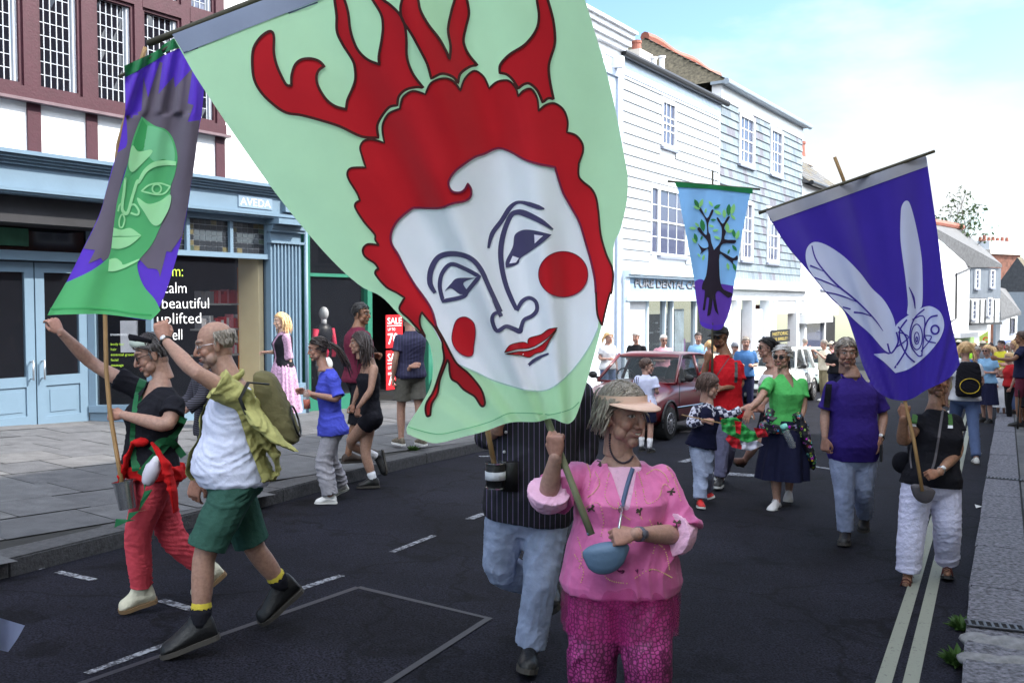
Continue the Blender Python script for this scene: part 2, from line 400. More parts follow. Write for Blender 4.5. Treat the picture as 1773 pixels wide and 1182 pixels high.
for i in range(len(rs)-1):
 a,b=rs[i],rs[i+1]
 def foot(p):
  k=(A0-p).dot(N0);return p+N0*(k-2.5)
 row=[]
 for p in(a,b):
  f_=foot(p);pts_=[p+(f_-p)*k for k in(.02,.25,.5,.75,1)]
  row.append([V((q.x,q.y,hl(q)-.012))for q in pts_])
 for k in range(4):m.quad(row[0][k],row[1][k],row[1][k+1],row[0][k+1])
tag(m.build('pavement_bed',JOINT),kind='structure')
m=M();rnd=random.Random(8)
rs=resample([p for p in KR],.62)
for i in range(min(len(rs)-1,110)):
 a,b=rs[i],rs[i+1];t=(b-a).normalized();n=V((t.y,-t.x,0));off=.35
 t2=(rs[min(i+2,len(rs)-1)]-b).normalized();n2=V((t2.y,-t2.x,0))
 for k in range(5):
  w=.58;g=.006
  cs=[a+n*(off+g)+t*g,b+n2*(off+g)-t*g,b+n2*(off+w-g)-t*g,a+n*(off+w-g)+t*g]
  m.quad(*[V((q.x,q.y,gz(q.x,q.y)+.118))for q in cs][::-1],rnd.choice((0,0,1,2)));off+=w
 cs=[a+n*.2,b+n2*.2,b+n2*3.4,a+n*3.4]
 m.quad(*[V((q.x,q.y,gz(q.x,q.y)+.104))for q in cs][::-1],3)
tag(m.build('right_pavement',SLAB+[JOINT]),kind='structure')
IRON=mat('cast_iron',(0.10,0.10,0.11),.5,.6,n=.2)
DARK=mat('dark_void',(0.012,0.012,0.014),.9,n=0)
for(a,b,w)in(((1672,1078),(1800,1092),.10),((1706,826),(1800,834),.10)):
 A_,B_=G(*a,.125),G(*b,.125);d=V((B_.x-A_.x,B_.y-A_.y,0)).normalized();n=V((-d.y,d.x,0))
 root=thing('drain_cover','cast iron drainage channel crossing the granite kerb '+('near the bottom right corner' if a[1]>1000 else 'further up the street'),'drain cover',(A_.x,A_.y,gz(A_.x,A_.y)+.12),'drainage channels across the right kerb')
 m=M();ln=(B_-A_).length
 def PP(q):return V((q.x,q.y,gz(q.x,q.y)+.1265))
 m.quad(*[PP(q)for q in(A_-n*w/2,B_-n*w/2,B_+n*w/2,A_+n*w/2)]);m.build('channel',DARK,root)
 m=M()
 def bar(p0,p1,ww):
  t=(p1-p0).normalized();q=V((-t.y,t.x,0))*ww/2;c=[p0-q,p1-q,p1+q,p0+q]
  m.hexa([PP(x)+V((0,0,.001))for x in c]+[PP(x)+V((0,0,.008))for x in c])
 bar(A_-n*w/2,B_-n*w/2,.012);bar(A_+n*w/2,B_+n*w/2,.012)
 k=0.02
 while k<ln:bar(A_+d*k-n*w*.48,A_+d*k+n*w*.48,.014);k+=.038
 m.build('grating',IRON,root)
ST=mat('rough_stone',(0.22,0.22,0.23),.85,n=.5,ns=12,bump=1,bs=25)
rnd=random.Random(4)
for k,(px,py,rx,ry)in enumerate(((1690,1105,.09,.07),(1730,1112,.15,.07),(1772,1120,.14,.08),(1700,1140,.12,.06),(1748,1146,.16,.06))):
 p=G(px,py,.11);m=M();m.ell((p.x,p.y,gz(p.x,p.y)+.105),(rx,ry,.035),seg=14,rings=8)
 m.v=[v+V((mnoise.noise(v*14)*.02,mnoise.noise(v*14+V((9,0,0)))*.02,mnoise.noise(v*9)*.012))for v in m.v]
 tag(m.build('kerb_stone',ST,smooth=True),['small rough stone at the kerb edge beside the weeds','rounded rough stone set in the middle below the drain channel','rough pale stone below the drain channel at the right picture edge','lower flat stone at the kerb edge below the smaller one','long flat stone in the lower row by the picture edge'][k],'stone','rough stones patching the kerb')
LEAF=mat('weed_leaf',(0.045,0.10,0.02),.6,n=.4,ns=9,trans=.25)
def weed(px,py,h,n,size,seed,label):
 p=G(px,py,h);rnd=random.Random(seed);m=M()
 for k in range(n):
  a=rnd.uniform(0,6.28);L_=size*rnd.uniform(.4,1);el=rnd.uniform(.2,1.1);b=V((math.cos(a),math.sin(a),0));q=p+b*rnd.uniform(0,size*.35)
  tip=q+b*(L_*math.cos(el))+V((0,0,L_*math.sin(el)));mid=(q+tip)/2+V((0,0,L_*.15));w=V((-b.y,b.x,0))*(L_*.16)
  m.add([q,mid-w,tip,mid+w],[(0,1,2,3)])
 tag(m.build('weed',LEAF),label,'weed','weeds growing along the kerbs')
weed(1667,1090,0,90,.10,1,'leafy green weed at the right kerb beside the drain channel')
weed(1662,1150,0,110,.11,2,'largest green weed clump at the right kerb near the picture bottom')
weed(715,780,.13,70,.10,3,'small grass tuft on the left kerb beneath the slipper wearer')
weed(735,796,0,60,.10,4,'grass tuft in the gutter right of the walking girls')
weed(62,972,0,120,.09,5,'dark weeds in the left gutter near the picture edge')
weed(15,985,0,100,.09,6,'weeds in the gutter at the very left picture edge')
PAPER=mat('paper',(0.6,0.6,0.6),.8,n=.1)
for k,(px,py)in enumerate(((1693,787),(1690,880))):
 p=G(px,py);m=M();m.add([p+V((0,0,.006)),p+V((.08,.02,.02)),p+V((.09,.08,.008)),p+V((.02,.07,.03))],[(0,1,2,3)])
 tag(m.build('paper_scrap',PAPER),['white paper scrap in the gutter, farther one','white paper scrap in the gutter nearer the bottom'][k],'litter','paper scraps in the gutter')
 # ================= buildings =================
GLASS=glassmat('shop_glass',(0.02,0.022,0.03),.02,.20)
GLASSD=glassmat('dark_window_glass',(0.008,0.009,0.014),.05,1.0)
GLASSB=glassmat('sky_window_glass',(0.06,0.07,0.12),.03,.95)
MAROON=mat('maroon_timber',s(62,26,38),.6,n=.15,ns=8,bump=.3,bs=30)
PLAST=mat('white_plaster',(0.72,0.72,0.73),.85,n=.06,ns=2,bump=.3,bs=15)
BLUEP=mat('pale_blue_paint',s(100,122,140),.5,n=.06,ns=4,bump=.08,bs=30)
BLUED=mat('slate_blue_paint',s(96,118,136),.5,n=.06,ns=4)
WHP=mat('white_paint',(0.66,0.67,0.69),.5,n=.08,ns=6)
LEAD=mat('lead_came',(0.38,0.40,0.44),.5,n=.1)
LEADSILL=mat('lead_sill',s(106,88,94),.5,n=.15)
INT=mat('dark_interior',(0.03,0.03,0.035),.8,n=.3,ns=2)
CREAM=mat('cream_wall',s(232,214,170),.8,n=.05)
ORANGE=mat('orange_wood',s(205,120,30),.55,n=.2,ns=6)
BLK=mat('black_gloss',(0.015,0.015,0.018),.4,n=0)
STONE=mat('pale_stone',s(200,190,180),.85,n=.15,ns=6,bump=.4,bs=20)
F1=Fr((-6.57,11.85),(0.5536,0.8328))
def vz(px,py,n=0.0,fr=F1):return fr.uv(px,py,n)[1]
def sash(fr,u0,u1,v0,v1,n,cols,rows,parent,frame=WHP,glass=GLASSB,fw=.07,bw=.022,sill=True,mid=True,blind=0,proud=.03):
 """window: frame ring, sill, glazing bars in one mesh; the pane a child of it"""
 m=M();b=lambda*a:fr.box(m,*a)
 b(u0,u0+fw,v0,v1,n-.06,n+proud);b(u1-fw,u1,v0,v1,n-.06,n+proud);b(u0+fw,u1-fw,v1-fw,v1,n-.06,n+proud);b(u0+fw,u1-fw,v0,v0+fw,n-.06,n+proud)
 iu0,iu1,iv0,iv1=u0+fw,u1-fw,v0+fw,v1-fw
 vm=(iv0+iv1)/2
 if mid:b(iu0,iu1,vm-.025,vm+.025,n-.05,n+.004)
 for i in range(1,cols):x=iu0+(iu1-iu0)*i/cols;b(x-bw/2,x+bw/2,iv0,iv1,n-.045,n-.008)
 for j in range(1,rows):
  y=iv0+(iv1-iv0)*j/rows
  if mid and abs(y-vm)<.03:continue
  b(iu0,iu1,y-bw/2,y+bw/2,n-.044,n-.009)
 w=m.build('window',frame,parent)
 m=M();fr.box(m,iu0,iu1,iv0,iv1,n-.036,n-.028);m.build('pane',glass,w)
 if sill:m=M();fr.box(m,u0-.05,u1+.05,v0-.09,v0-.005,n-.05,n+.10);m.build('sill',mat('grey_sill',s(120,125,140),.7,n=.1),w)
 return w
 # ---------- salon, timber framed above a blue shop front ----------
SAL=thing('salon_building','timber framed building with leaded windows above a pale blue salon front','shop building',F1.P(0,-.05,0))
uE=F1.u(533);uL=-9.0
v_corn=vz(0,262);v_fb=vz(0,335);v_sill=vz(0,160);v_tr=vz(240,5)
v_top=9.0
wins=[(-7.2,-6.3),(-6.0,-5.1),(-4.8,-3.9),(-3.5,-2.6),(-2.2,-1.15)]+[(F1.u(a),F1.u(b))for a,b in((-32,47),(72,147),(171,238),(252,318),(333,377))]
wins=wins[4:];uLw=wins[0][0]
vb,vt=v_sill+.13,v_tr-.06
holes=[(a,b,vb,vt)for a,b in wins]+[(a,b,v_tr+.14,v_tr+1.2)for a,b in wins]
m=M();F1.wall(m,uL,uE,v_corn-.1,v_top,-.25,0,holes);m.build('wall',PLAST,SAL)
m=M();b=lambda*a:F1.box(m,*a)
ends=[uL]+[x for w in wins for x in w]+[F1.u(391)]
for k in range(0,len(ends),2):b(ends[k]if k else uL,ends[k+1],vb-.09,v_top-.3,.001,.05)
for(a,c)in wins:b(a,c,vt,v_tr+.14,.002,.055);b(a,c,v_tr+1.2,v_top-.3,.002,.045)
b(uL,F1.u(391),vb-.16,vb-.003,.003,.075)
for(x0,x1)in((53,76),(154,173),(376,391)):b(F1.u(x0),F1.u(x1),v_corn-.05,vb-.163,.001,.03)
b(-3.2,-2.95,v_corn-.05,vb-.163,.001,.03)
m.build('timber_frame',MAROON,SAL)
m=M();b(uL,F1.u(391)+.05,vb-.2,vb-.162,.0,.13);m.build('lead_sill',LEADSILL,SAL)
for(a,c)in wins:
 for(y0,y1,rws)in((vb,vt,8),(v_tr+.14,v_tr+1.2,8)):
  m=M();rb=M();fw=.045
  b=lambda*q:F1.box(m,*q)
  b(a,a+fw,y0,y1,-.08,.02);b(c-fw,c,y0,y1,-.08,.02);b(a+fw,c-fw,y0,y0+fw,-.08,.02);b(a+fw,c-fw,y1-fw,y1,-.08,.02)
  w=m.build('window',MAROON,SAL);m=M()
  b(c-fw-.05,c-fw-.001,y0+fw,y1-fw,-.075,-.02)
  cols=5 if c-a>.5 else 3
  for i in range(cols+1):x=a+fw+(c-a-2*fw-.08)*i/cols;b(x-.0065,x+.0065,y0+fw,y1-fw,-.062,-.045)
  for j in range(rws+1):y=y0+fw+(y1-y0-2*fw)*j/rws;b(a+fw,c-fw-.076,y-.0055,y+.0055,-.06,-.047)
  m.build('lattice',LEAD,w)
  m=M();rnd=random.Random(int(a*100)+rws)
  for i in range(cols):
   for j in range(rws):
    x0=a+fw+(c-a-2*fw-.08)*i/cols;x1=x0+(c-a-2*fw-.08)/cols;yy0=y0+fw+(y1-y0-2*fw)*j/rws;yy1=yy0+(y1-y0-2*fw)/rws
    t1,t2=rnd.uniform(-.006,.006),rnd.uniform(-.006,.006)
    m.add([F1.P(x0,yy0,-.055+t1),F1.P(x1,yy0,-.055-t1),F1.P(x1,yy1,-.055+t2),F1.P(x0,yy1,-.055-t2)],[(0,1,2,3)])
  m.build('pane',GLASSD if y0<v_tr else GLASSB,w)
m=M();b=lambda*a:F1.box(m,*a)
uF=F1.u(531,.3)
b(uL,uF,v_fb+.08,v_corn-.17,-.3,.18)
m.build('fascia',BLUEP,SAL)
m=M()
for k,(y0,y1,n1)in enumerate(((v_corn-.05,v_corn,.36),(v_corn-.095,v_corn-.053,.31),(v_corn-.13,v_corn-.098,.27),(v_corn-.169,v_corn-.133,.23))):b(uL,uF,y0,y1,-.02,n1)
b(uL,uF,v_fb+.03,v_fb+.079,-.02,.24);b(uL,uF,v_fb,v_fb+.028,-.02,.21)
b(F1.u(475,.2),uF+.03,v_fb-.09,v_fb-.002,-.02,.33)
m.build('cornice',BLUED,SAL)
m=M();b(F1.u(492,.2),uF,v_fb+.12,v_corn-.19,.181,.26);m.build('fascia_block',BLUED,SAL)
sg=M();su,sv=F1.uv(415,358,.19);F1.box(sg,F1.u(415,.19),F1.u(473,.19),sv,sv+.19,.181,.195,0)
F1.text(sg,'AVEDA',F1.u(417,.19)+.01,sv+.035,.198,.17,1,width=F1.u(471,.19)-F1.u(417,.19)-.02,bold=.004)
sgo=sg.build('shop_sign',[mat('pale_sign_panel',s(120,140,160),.5,n=.05),WHP],SAL)
v_fl=-.30
vdt=vz(0,452,-.7)
uD0,uD1,uD2=F1.u(-80,-.7),F1.u(59.5,-.7),F1.u(150,-.7)
m=M();b=lambda*a:F1.box(m,*a)
b(uL,-6.5,v_fl-.2,v_fb-.003,-.3,-.001);b(-6.5,-3.2,v_fl-.2,.5,-.12,.02);b(-6.5,uD0-.02,v_fl-.3,.4,-.75,-.5)
b(uD0-.1,uD2+.05,vdt+.02,vdt+.15,-.8,-.55);m.build('shop_front',BLUEP,SAL)
for(a,c,sd_)in((uD0,uD1-.01,0),(uD1+.01,uD2,1)):
 m=M();y0=vz(0,748,-.7)-(.05 if sd_ else 0.02);st=.13;yb=vz(62,660,-.7)if True else 0
 if a<-1.5:a=a
 b=lambda*q:F1.box(m,*q)
 for(q0,q1)in((a,a+st),(c-st,c)):b(q0,q1,y0,vdt,-.75,-.69)
 b(a+st,c-st,vdt-.14,vdt,-.75,-.69);b(a+st,c-st,y0,y0+.2,-.75,-.69);b(a+st,c-st,yb-.07,yb+.07,-.75,-.69)
 b(a+st,c-st,y0+.2,yb-.07,-.735,-.71);b(a+st+.06,c-st-.06,y0+.26,yb-.13,-.71,-.7)
 d=m.build('door',BLUEP,SAL)
 m=M();b(a+st,c-st,yb+.07,vdt-.14,-.725,-.718);m.build('door_glass',GLASS,d)
 m=M();hx=c-.07 if not sd_ else a+.07;hv=vz(62,640,-.7)
 m.tube([F1.P(hx,hv-.14,-.62),F1.P(hx,hv+.14,-.62)],.012,8);m.tube([F1.P(hx,hv-.12,-.69),F1.P(hx,hv-.12,-.62)],.01,6);m.tube([F1.P(hx,hv+.12,-.69),F1.P(hx,hv+.12,-.62)],.01,6)
 m.build('handle',mat('brushed_steel',(.6,.6,.62),.3,.9,n=0),d,True)
m=M();b=lambda*a:F1.box(m,*a)
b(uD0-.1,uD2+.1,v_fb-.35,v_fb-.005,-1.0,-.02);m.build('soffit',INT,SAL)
m=M();b(uD0,uD2,vdt+.16,v_fb-.351,-.72,-.71);tz=m.build('transom_glass',GLASSD,SAL)
m=M();u_,v_=F1.uv(16,391,-.7);F1.text(m,'ESTD 1995',u_,v_,-.702,.13,0,width=F1.u(72,-.7)-u_);m.build('lettering',mat('grey_lettering',(.35,.37,.4),.6,n=0),tz)
m=M();F1.box(m,F1.u(-2,-.6),F1.u(52,-.6),vz(0,424,-.6),vz(0,393,-.6),-.66,-.6,0)
m.build('exit_sign',mat('exit_sign_green',s(48,92,74),.4,n=.2),SAL)
m=M();F1.box(m,F1.u(52,-.4),F1.u(90,-.4),vz(52,372,-.4),vz(52,352,-.4),-.5,-.42,0);m.build('red_light_box',mat('dull_red',s(120,45,40),.6,n=.2),SAL)
ret0,ret1=F1.u(152,-.7),F1.u(262,0)
Pr=F1.P(ret0,0,-.7);Pq=F1.P(ret1,0,0);FR=Fr((Pr.x,Pr.y),((Pq-Pr).x,(Pq-Pr).y));LR=(Pq-Pr).length
v_sr=vz(345,690);v_rs=F1.uv(345,692)[1]
v_wt=vz(345,440);v_tt=vz(345,378)
m=M()
FR.box(m,.0,LR,v_fl-.3,v_rs-.1,-.15,0);FR.box(m,-.0,.10,v_rs-.1,v_fb-.01,-.12,.03);FR.box(m,0,LR+.02,v_rs-.1,v_rs,-.15,.05);FR.box(m,LR-.08,LR,v_rs,v_fb-.01,-.12,.02)
uP0=F1.u(468,.05);uP1=F1.u(521,.05)
F1.box(m,ret1,uP0,v_fl-.5,v_rs-.1,-.2,.0);F1.box(m,ret1-.02,uP0,v_rs-.1,v_rs,-.2,.06)
F1.box(m,ret1,uP0,v_wt-.03,v_wt+.05,-.12,.03);F1.box(m,ret1,uP0,v_tt,v_fb-.003,-.12,.02)
for px in(302,327,402,464):x=F1.u(px);F1.box(m,x-.03,x+.03,v_wt+.05,v_tt,-.1,.012)
m.build('window_surround',BLUEP,SAL)
m=M();FR.box(m,.10,LR-.08,v_rs,v_fb-.02,-.05,-.04);m.build('shop_window',GLASS,SAL)
m=M();F1.box(m,ret1+.02,uP0,v_rs,v_wt-.03,-.06,-.05);gw=m.build('shop_window',GLASS,SAL)
wt=mat('white_window_vinyl',(.85,.86,.88),.6,n=0);gt=mat('green_window_vinyl',s(190,225,70),.6,n=0)
m=M();n_=-.045
for(t_,px,py,px1,mi,sz)in(('m:',297,478,316,1,.24),('calm',282,507,322,0,.24),('beautiful',279,534,360,0,.24),('uplifted',270,561,346,0,.24),('well',283,589,314,0,.24)):
 u_,v_=F1.uv(px,py,n_);F1.text(m,t_,u_,v_,n_,sz,mi,width=F1.u(px1,n_)-u_,bold=-.012)
m.build('window_lettering',[wt,gt],gw)
m=M();rr=FR
for k,t_ in enumerate(('treatments','body bar','hair','essential grooming','facial','massage','spa','makeup')):
 rr.text(m,t_,.30,vz(200,583+k*9.4+(8 if k else 0)),-.034,.055,0 if k==0 else 1)
m.build('window_lettering',[wt,gt],SAL)
m=M();rr.box(m,LR*.48,LR*.74,vz(225,612),vz(225,556),-.12,-.06);m.build('window_poster',mat('white_poster',(.8,.8,.85),.7,n=.1),SAL)
SG=[mat('stained_'+k,c,.3,n=.2,ns=10)for k,c in(('grey',s(70,78,84)),('green',s(60,72,62)),('amber',s(90,84,62)),('dark',s(36,40,46)))]
rnd=random.Random(2);xs_=[F1.u(p)for p in(262,302,327,402,464)]
for k in range(4):
 m=M();a,c=xs_[k]+.032,xs_[k+1]-.032;y0,y1=v_wt+.052,v_tt-.002;nx,ny=max(2,int((c-a)/.1)),6
 for i in range(nx):
  for j in range(ny):
   inner=1<=i<nx-1 and 1<=j<ny-1
   x0,x1=a+(c-a)*i/nx,a+(c-a)*(i+1)/nx;z0,z1=y0+(y1-y0)*j/ny,y0+(y1-y0)*(j+1)/ny
   F1.box(m,x0+.004,x1-.004,z0+.004,z1-.004,-.05,-.045,(0 if 2<=j<=3 else 3)if inner else rnd.choice((1,2,3,3)))
 F1.box(m,a,c,y0,y1,-.06,-.052,4);m.build('stained_glass',SG+[LEAD],SAL)
m=M();yt=v_fb-.1
for(q0,q1,n1)in((yt-.06,yt,.17),(yt-.11,yt-.06,.14),(yt-.3,yt-.26,.13)):F1.box(m,uP0-.03,uP1+.03,q0,q1,-.1,n1)
F1.box(m,uP0,uP1,v_fl-.4,yt-.11,-.1,.07);F1.box(m,uP0-.02,uP1+.02,v_fl-.4,.25,-.1,.13)
nf=8
for i in range(nf):x=uP0+.03+(uP1-uP0-.06)*(i+.5)/nf;F1.box(m,x-.014,x+.014,.25,yt-.3,.07,.10)
m.build('pilaster',BLUEP,SAL)
m=M();m.tube([F1.P(uP1+.06,-.6,.12),F1.P(uP1+.06,yt,.12)],.035,10);m.build('downpipe',BLUEP,SAL,True)
m=M();b=lambda*a:F1.box(m,*a)
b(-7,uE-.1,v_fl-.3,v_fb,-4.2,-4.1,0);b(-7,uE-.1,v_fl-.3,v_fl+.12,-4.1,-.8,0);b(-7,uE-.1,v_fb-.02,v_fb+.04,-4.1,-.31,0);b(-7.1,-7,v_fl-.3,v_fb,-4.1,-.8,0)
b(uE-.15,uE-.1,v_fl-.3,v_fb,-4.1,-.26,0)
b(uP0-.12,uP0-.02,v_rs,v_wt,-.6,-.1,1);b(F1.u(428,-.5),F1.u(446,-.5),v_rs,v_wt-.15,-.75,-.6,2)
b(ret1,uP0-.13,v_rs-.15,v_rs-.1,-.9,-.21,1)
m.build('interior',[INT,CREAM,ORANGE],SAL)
shelf=M();prod=[]
rnd=random.Random(12)
cols_=[mat('product_'+k,c,.4,n=.05)for k,c in(('red',s(200,50,60)),('white',(.7,.7,.72)),('pink',s(220,130,140)),('grey',(.3,.3,.33)))]
for k,py in enumerate((525,568,612,655)):
 v_=vz(400,py,-.8);F1.box(shelf,F1.u(345,-.8),F1.u(440,-.8),v_-.03,v_,-1.05,-.72)
sh=shelf.build('shelf',mat('shelf_grey',(.45,.45,.45),.6,n=.05),SAL)
for k,py in enumerate((525,568,612)):
 v_=vz(400,py,-.8);x=F1.u(350,-.8);pm_=M()
 while x<F1.u(430,-.8):
  w=rnd.uniform(.04,.07);h=rnd.uniform(.14,.24);
  F1.box(pm_,x,x+w*.85,v_+.001,v_+h,-1.0,-.82,rnd.choice((0,0,1,2))if x>F1.u(372,-.8)else rnd.choice((1,3,3)));x+=w
 pm_.build('product_row',cols_,sh)
 # ---------- green shop ----------
GRN=mat('dark_green_paint',s(40,104,84),.4,n=.1,ns=4);GRNL=mat('pale_green_trim',s(110,165,150),.45,n=.1)
GS=thing('green_shop_building','dark green shop front with white upper wall behind the large banner','shop building',F1.P(uE+2,-.3,0))
u0,u1=uE+.02,uE+7.2
vG=v_fb+.10;v_g2=vz(540,475);v_g0=vz(540,690)
m=M();F1.wall(m,u0,u1,vG+.5,8.4,-.25,.05,[(u0+.9,u0+2,vG+1.0,vG+2.5),(u0+3.2,u0+4.3,vG+1.0,vG+2.5),(u0+5.4,u0+6.5,vG+1.0,vG+2.5)]);m.build('wall',STONE,GS)
for k in(.9,3.2,5.4):sash(F1,u0+k,u0+k+1.1,vG+1.0,vG+2.5,0,2,4,GS)
m=M();b=lambda*a:F1.box(m,*a)
b(u0,u1,vG,vG+.5,-.2,.12);b(u0,F1.u(541),-.9,vG,-.2,-.05);gw0,gw1=F1.u(541),F1.u(640)
b(gw0,gw1,v_g2-.03,v_g2+.03,-.18,-.1);b(gw1,gw1+.13,-.9,vG,-.22,-.05);b(gw0,gw1,-.9,v_g0,-.2,-.06)
dx1=F1.u(745);b(dx1,dx1+.2,-.9,vG,-.22,-.05);b(dx1+.2,u1-.2,-.9,v_g0,-.2,-.06);b(u1-.2,u1,-.9,vG,-.2,-.05);b(dx1+.2,u1-.2,v_g2-.03,v_g2+.03,-.18,-.1)
m.build('shop_front',GRN,GS)
m=M();b(gw0,gw1,v_g0,vG,-.15,-.14);m.build('shop_window',GLASS,GS)
m=M();b(dx1+.2,u1-.2,v_g0,vG,-.15,-.14);m.build('shop_window',GLASS,GS)
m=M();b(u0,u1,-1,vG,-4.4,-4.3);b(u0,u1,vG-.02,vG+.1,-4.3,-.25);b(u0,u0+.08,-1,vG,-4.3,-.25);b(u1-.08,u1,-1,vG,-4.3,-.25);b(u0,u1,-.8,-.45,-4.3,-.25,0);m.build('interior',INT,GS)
m=M();b(dx1+.25,u1-.4,-.4,.3,.2,.9);m.build('planter_step',WHP,GS)
RED=mat('sale_red',s(190,24,34),.5,n=.08);
for k,(y0,y1)in enumerate(((545,602),(606,674))):
 up0,up1=F1.u(668,-.3),F1.u(697,-.3)
 q0,q1=vz(680,y1,-.3),vz(680,y0,-.3);root=thing('sale_poster',['red sale poster hanging in the green shop doorway, upper one','red sale poster hanging in the green shop doorway, lower one'][k],'poster',F1.P(up0,q0,-.3),'red sale posters in the shop doorway')
 m=M();F1.box(m,up0,up1,q0,q1,-.315,-.3);m.build('poster_panel',RED,root)
 m=M();w_=up1-up0
 hq=q1-q0;F1.text(m,'SALE',up0+.04,q1-.27*hq,-.298,.27*hq,0,width=w_-.08,bold=.008);F1.text(m,'UP TO',up0+.05,q1-.48*hq,-.298,.12*hq,0);F1.text(m,'70',up0+.04,q0+.12*hq,-.298,.46*hq,0,width=w_*.62,bold=.012);F1.text(m,'%',up0+w_*.72,q0+.2*hq,-.298,.26*hq,0)
 F1.box(m,up0+.04,up1-.04,q1-.34*hq,q1-.32*hq,-.2995,-.297);m.build('lettering',wt,root)
mu,mv=F1.uv(561,600,-.45);MP=lambda a,z,n=0:F1.P(mu+a,mv+z,-.45+n)
MN=thing('mannequin','white shop mannequin in black and red top inside the green shop window','mannequin',MP(0,-.75))
fx=(F1.U,F1.N,ZV)
m=M();m.ell(MP(0,.62),(.085,.10,.125),fx);m.tube([MP(0,.38),MP(0,.54)],[.06,.05],12);
m.tube([MP(0,-.75,-.02),MP(0,-.3)],[.1,.16],14,flat=.7,up=F1.U);m.ell(MP(0,-.33),(.19,.13,.16),fx);m.build('body',WHP,MN,True)
m=M();m.ell(MP(0,.25),(.2,.13,.2),fx,m=0);m.ell(MP(0,-.02),(.16,.11,.24),fx,m=0);m.ell(MP(0,-.02,.012),(.07,.11,.22),fx,m=1);m.tube([MP(.2,.33),MP(.27,.05),MP(.25,-.2)],[.06,.05,.04],10,m=1);m.tube([MP(-.2,.33),MP(-.27,.05),MP(-.25,-.2)],[.06,.05,.04],10,m=1);m.build('wetsuit',[BLK,mat('mannequin_red',s(215,45,80),.6,n=0)],MN,True)
# ---------- tall white building with big cornice ----------
TW=thing('white_cornice_building','tall white building with heavy moulded cornice mostly hidden behind the large banner','building',F1.P(16,-1,0))
a0,a1=u1+.02,F1.u(1068)-.01
vc=vz(1040,78);
hs=[(a0+.8+k*2.1,a0+1.9+k*2.1,y,y+1.8)for k in range(2)for y in(2.6,5.4)]
m=M();F1.wall(m,a0,a1,-1.5,vc+.5,-.3,.12,hs);m.build('wall',mat('pale_grey_render',s(205,215,225),.8,n=.06),TW)
for h in hs:sash(F1,h[0],h[1],h[2],h[3],.05,2,4,TW)
m=M()
for(y0,y1,n1)in((-.25,.0,.15),(.0,.12,.3),(.12,.3,.4),(.3,.42,.5),(.42,.5,.6)):F1.box(m,a0,a1+.1*n1,vc+y0,vc+y1,-.1,n1)
for k in range(8):x=a1-.5-k*1.1;F1.box(m,x-.08,x+.08,vc-.55,vc-.251,.12,.42)
m.build('cornice',WHP,TW)
m=M();F1.box(m,a0,a1,vc-.75,vc-.56,.121,.2);F1.box(m,a1-.35,a1-.05,-1,vc-.76,.121,.2);m.build('quoin',mat('grey_trim',s(150,160,178),.7,n=.1),TW)
# ---------- weatherboarded building over the dental practice ----------
BOARD=mat('white_weatherboard',(0.40,0.42,0.44),.6,n=.06,ns=3)
def clad(fr,m,u0,u1,v0,v1,holes,step,n,thick=.045,stagger=0,mi=(0,),rnd=None,seg=None):
 """overlapping horizontal boards (or slates) that leave the openings free"""
 v_=v0;row=0
 while v_<v1-.01:
  y1=min(v_+step,v1);cuts=[(u0,u1)]
  for h in holes:
   if h[2]<y1-.01 and h[3]>v_+.01:
    nc=[]
    for(a,c)in cuts:
     if h[1]<=a or h[0]>=c:nc.append((a,c));continue
     if h[0]>a:nc.append((a,h[0]))
     if h[1]<c:nc.append((h[1],c))
    cuts=nc
  for(a,c)in cuts:
   segs=[(a,c)]
   if seg:
    segs=[];x=u0-(seg/2 if row%2 else 0)
    while x<c:
     if x+seg>a:segs.append((max(a,x),min(c,x+seg)))
     x+=seg
   for(p,q)in segs:
    if q-p<.02:continue
    g=.006 if seg else 0;mm=rnd.choice(mi)if rnd else mi[0]
    P=fr.P;m.add([P(p+g,v_,n+thick),P(q-g,v_,n+thick),P(q-g,y1,n+.003),P(p+g,y1,n+.003),P(p+g,v_,n),P(q-g,v_,n)],[(0,1,2,3),(4,5,1,0)],mm)
  v_+=step;row+=1
WB=thing('weatherboard_building','white weatherboarded building above the dental practice shop front','building',F1.P(21,-1.4,0))
a0,a1=F1.u(1068),F1.u(1243);vg=vz(1070,97);vf=vz(1063,467)
W1=(F1.u(1142),F1.u(1167),vz(1142,252),vz(1142,168));W2=(F1.u(1124),F1.u(1186),vz(1124,440),vz(1124,320))
m=M();F1.wall(m,a0,a1,vf-.05,vg+.1,-.3,0,[W1,W2]);m.build('wall',PLAST,WB)
m=M();clad(F1,m,a0,a1-.12,vf+.02,vg-.45,[W1,W2],.30,0);F1.box(m,a1-.12,a1,vf,vg,0,.03);m.build('weatherboarding',BOARD,WB)
m=M();F1.box(m,a0,a1,vg-.45,vg,.001,.04);m.build('frieze',mat('pale_blue_frieze',s(190,205,222),.7,n=.06),WB)
sash(F1,*W1,.02,3,3,WB,fw=.11,bw=.04);
ww=(W2[1]-W2[0])
sash(F1,W2[0],W2[0]+ww*.22,W2[2],W2[3],.02,1,4,WB,sill=False);sash(F1,W2[0]+ww*.22,W2[1],W2[2],W2[3],.02,3,4,WB)
m=M();m.tube([F1.P(a0-.1,vg+.05,.22),F1.P(a1+.2,vg+.05,.22)],.10,10);F1.box(m,a0,a1,vg,vg+.12,-.3,.14);m.build('gutter',BLK,WB,False)
SLR=mat('roof_slate',s(84,84,86),.7,n=.3,ns=5,bump=.5,bs=12);
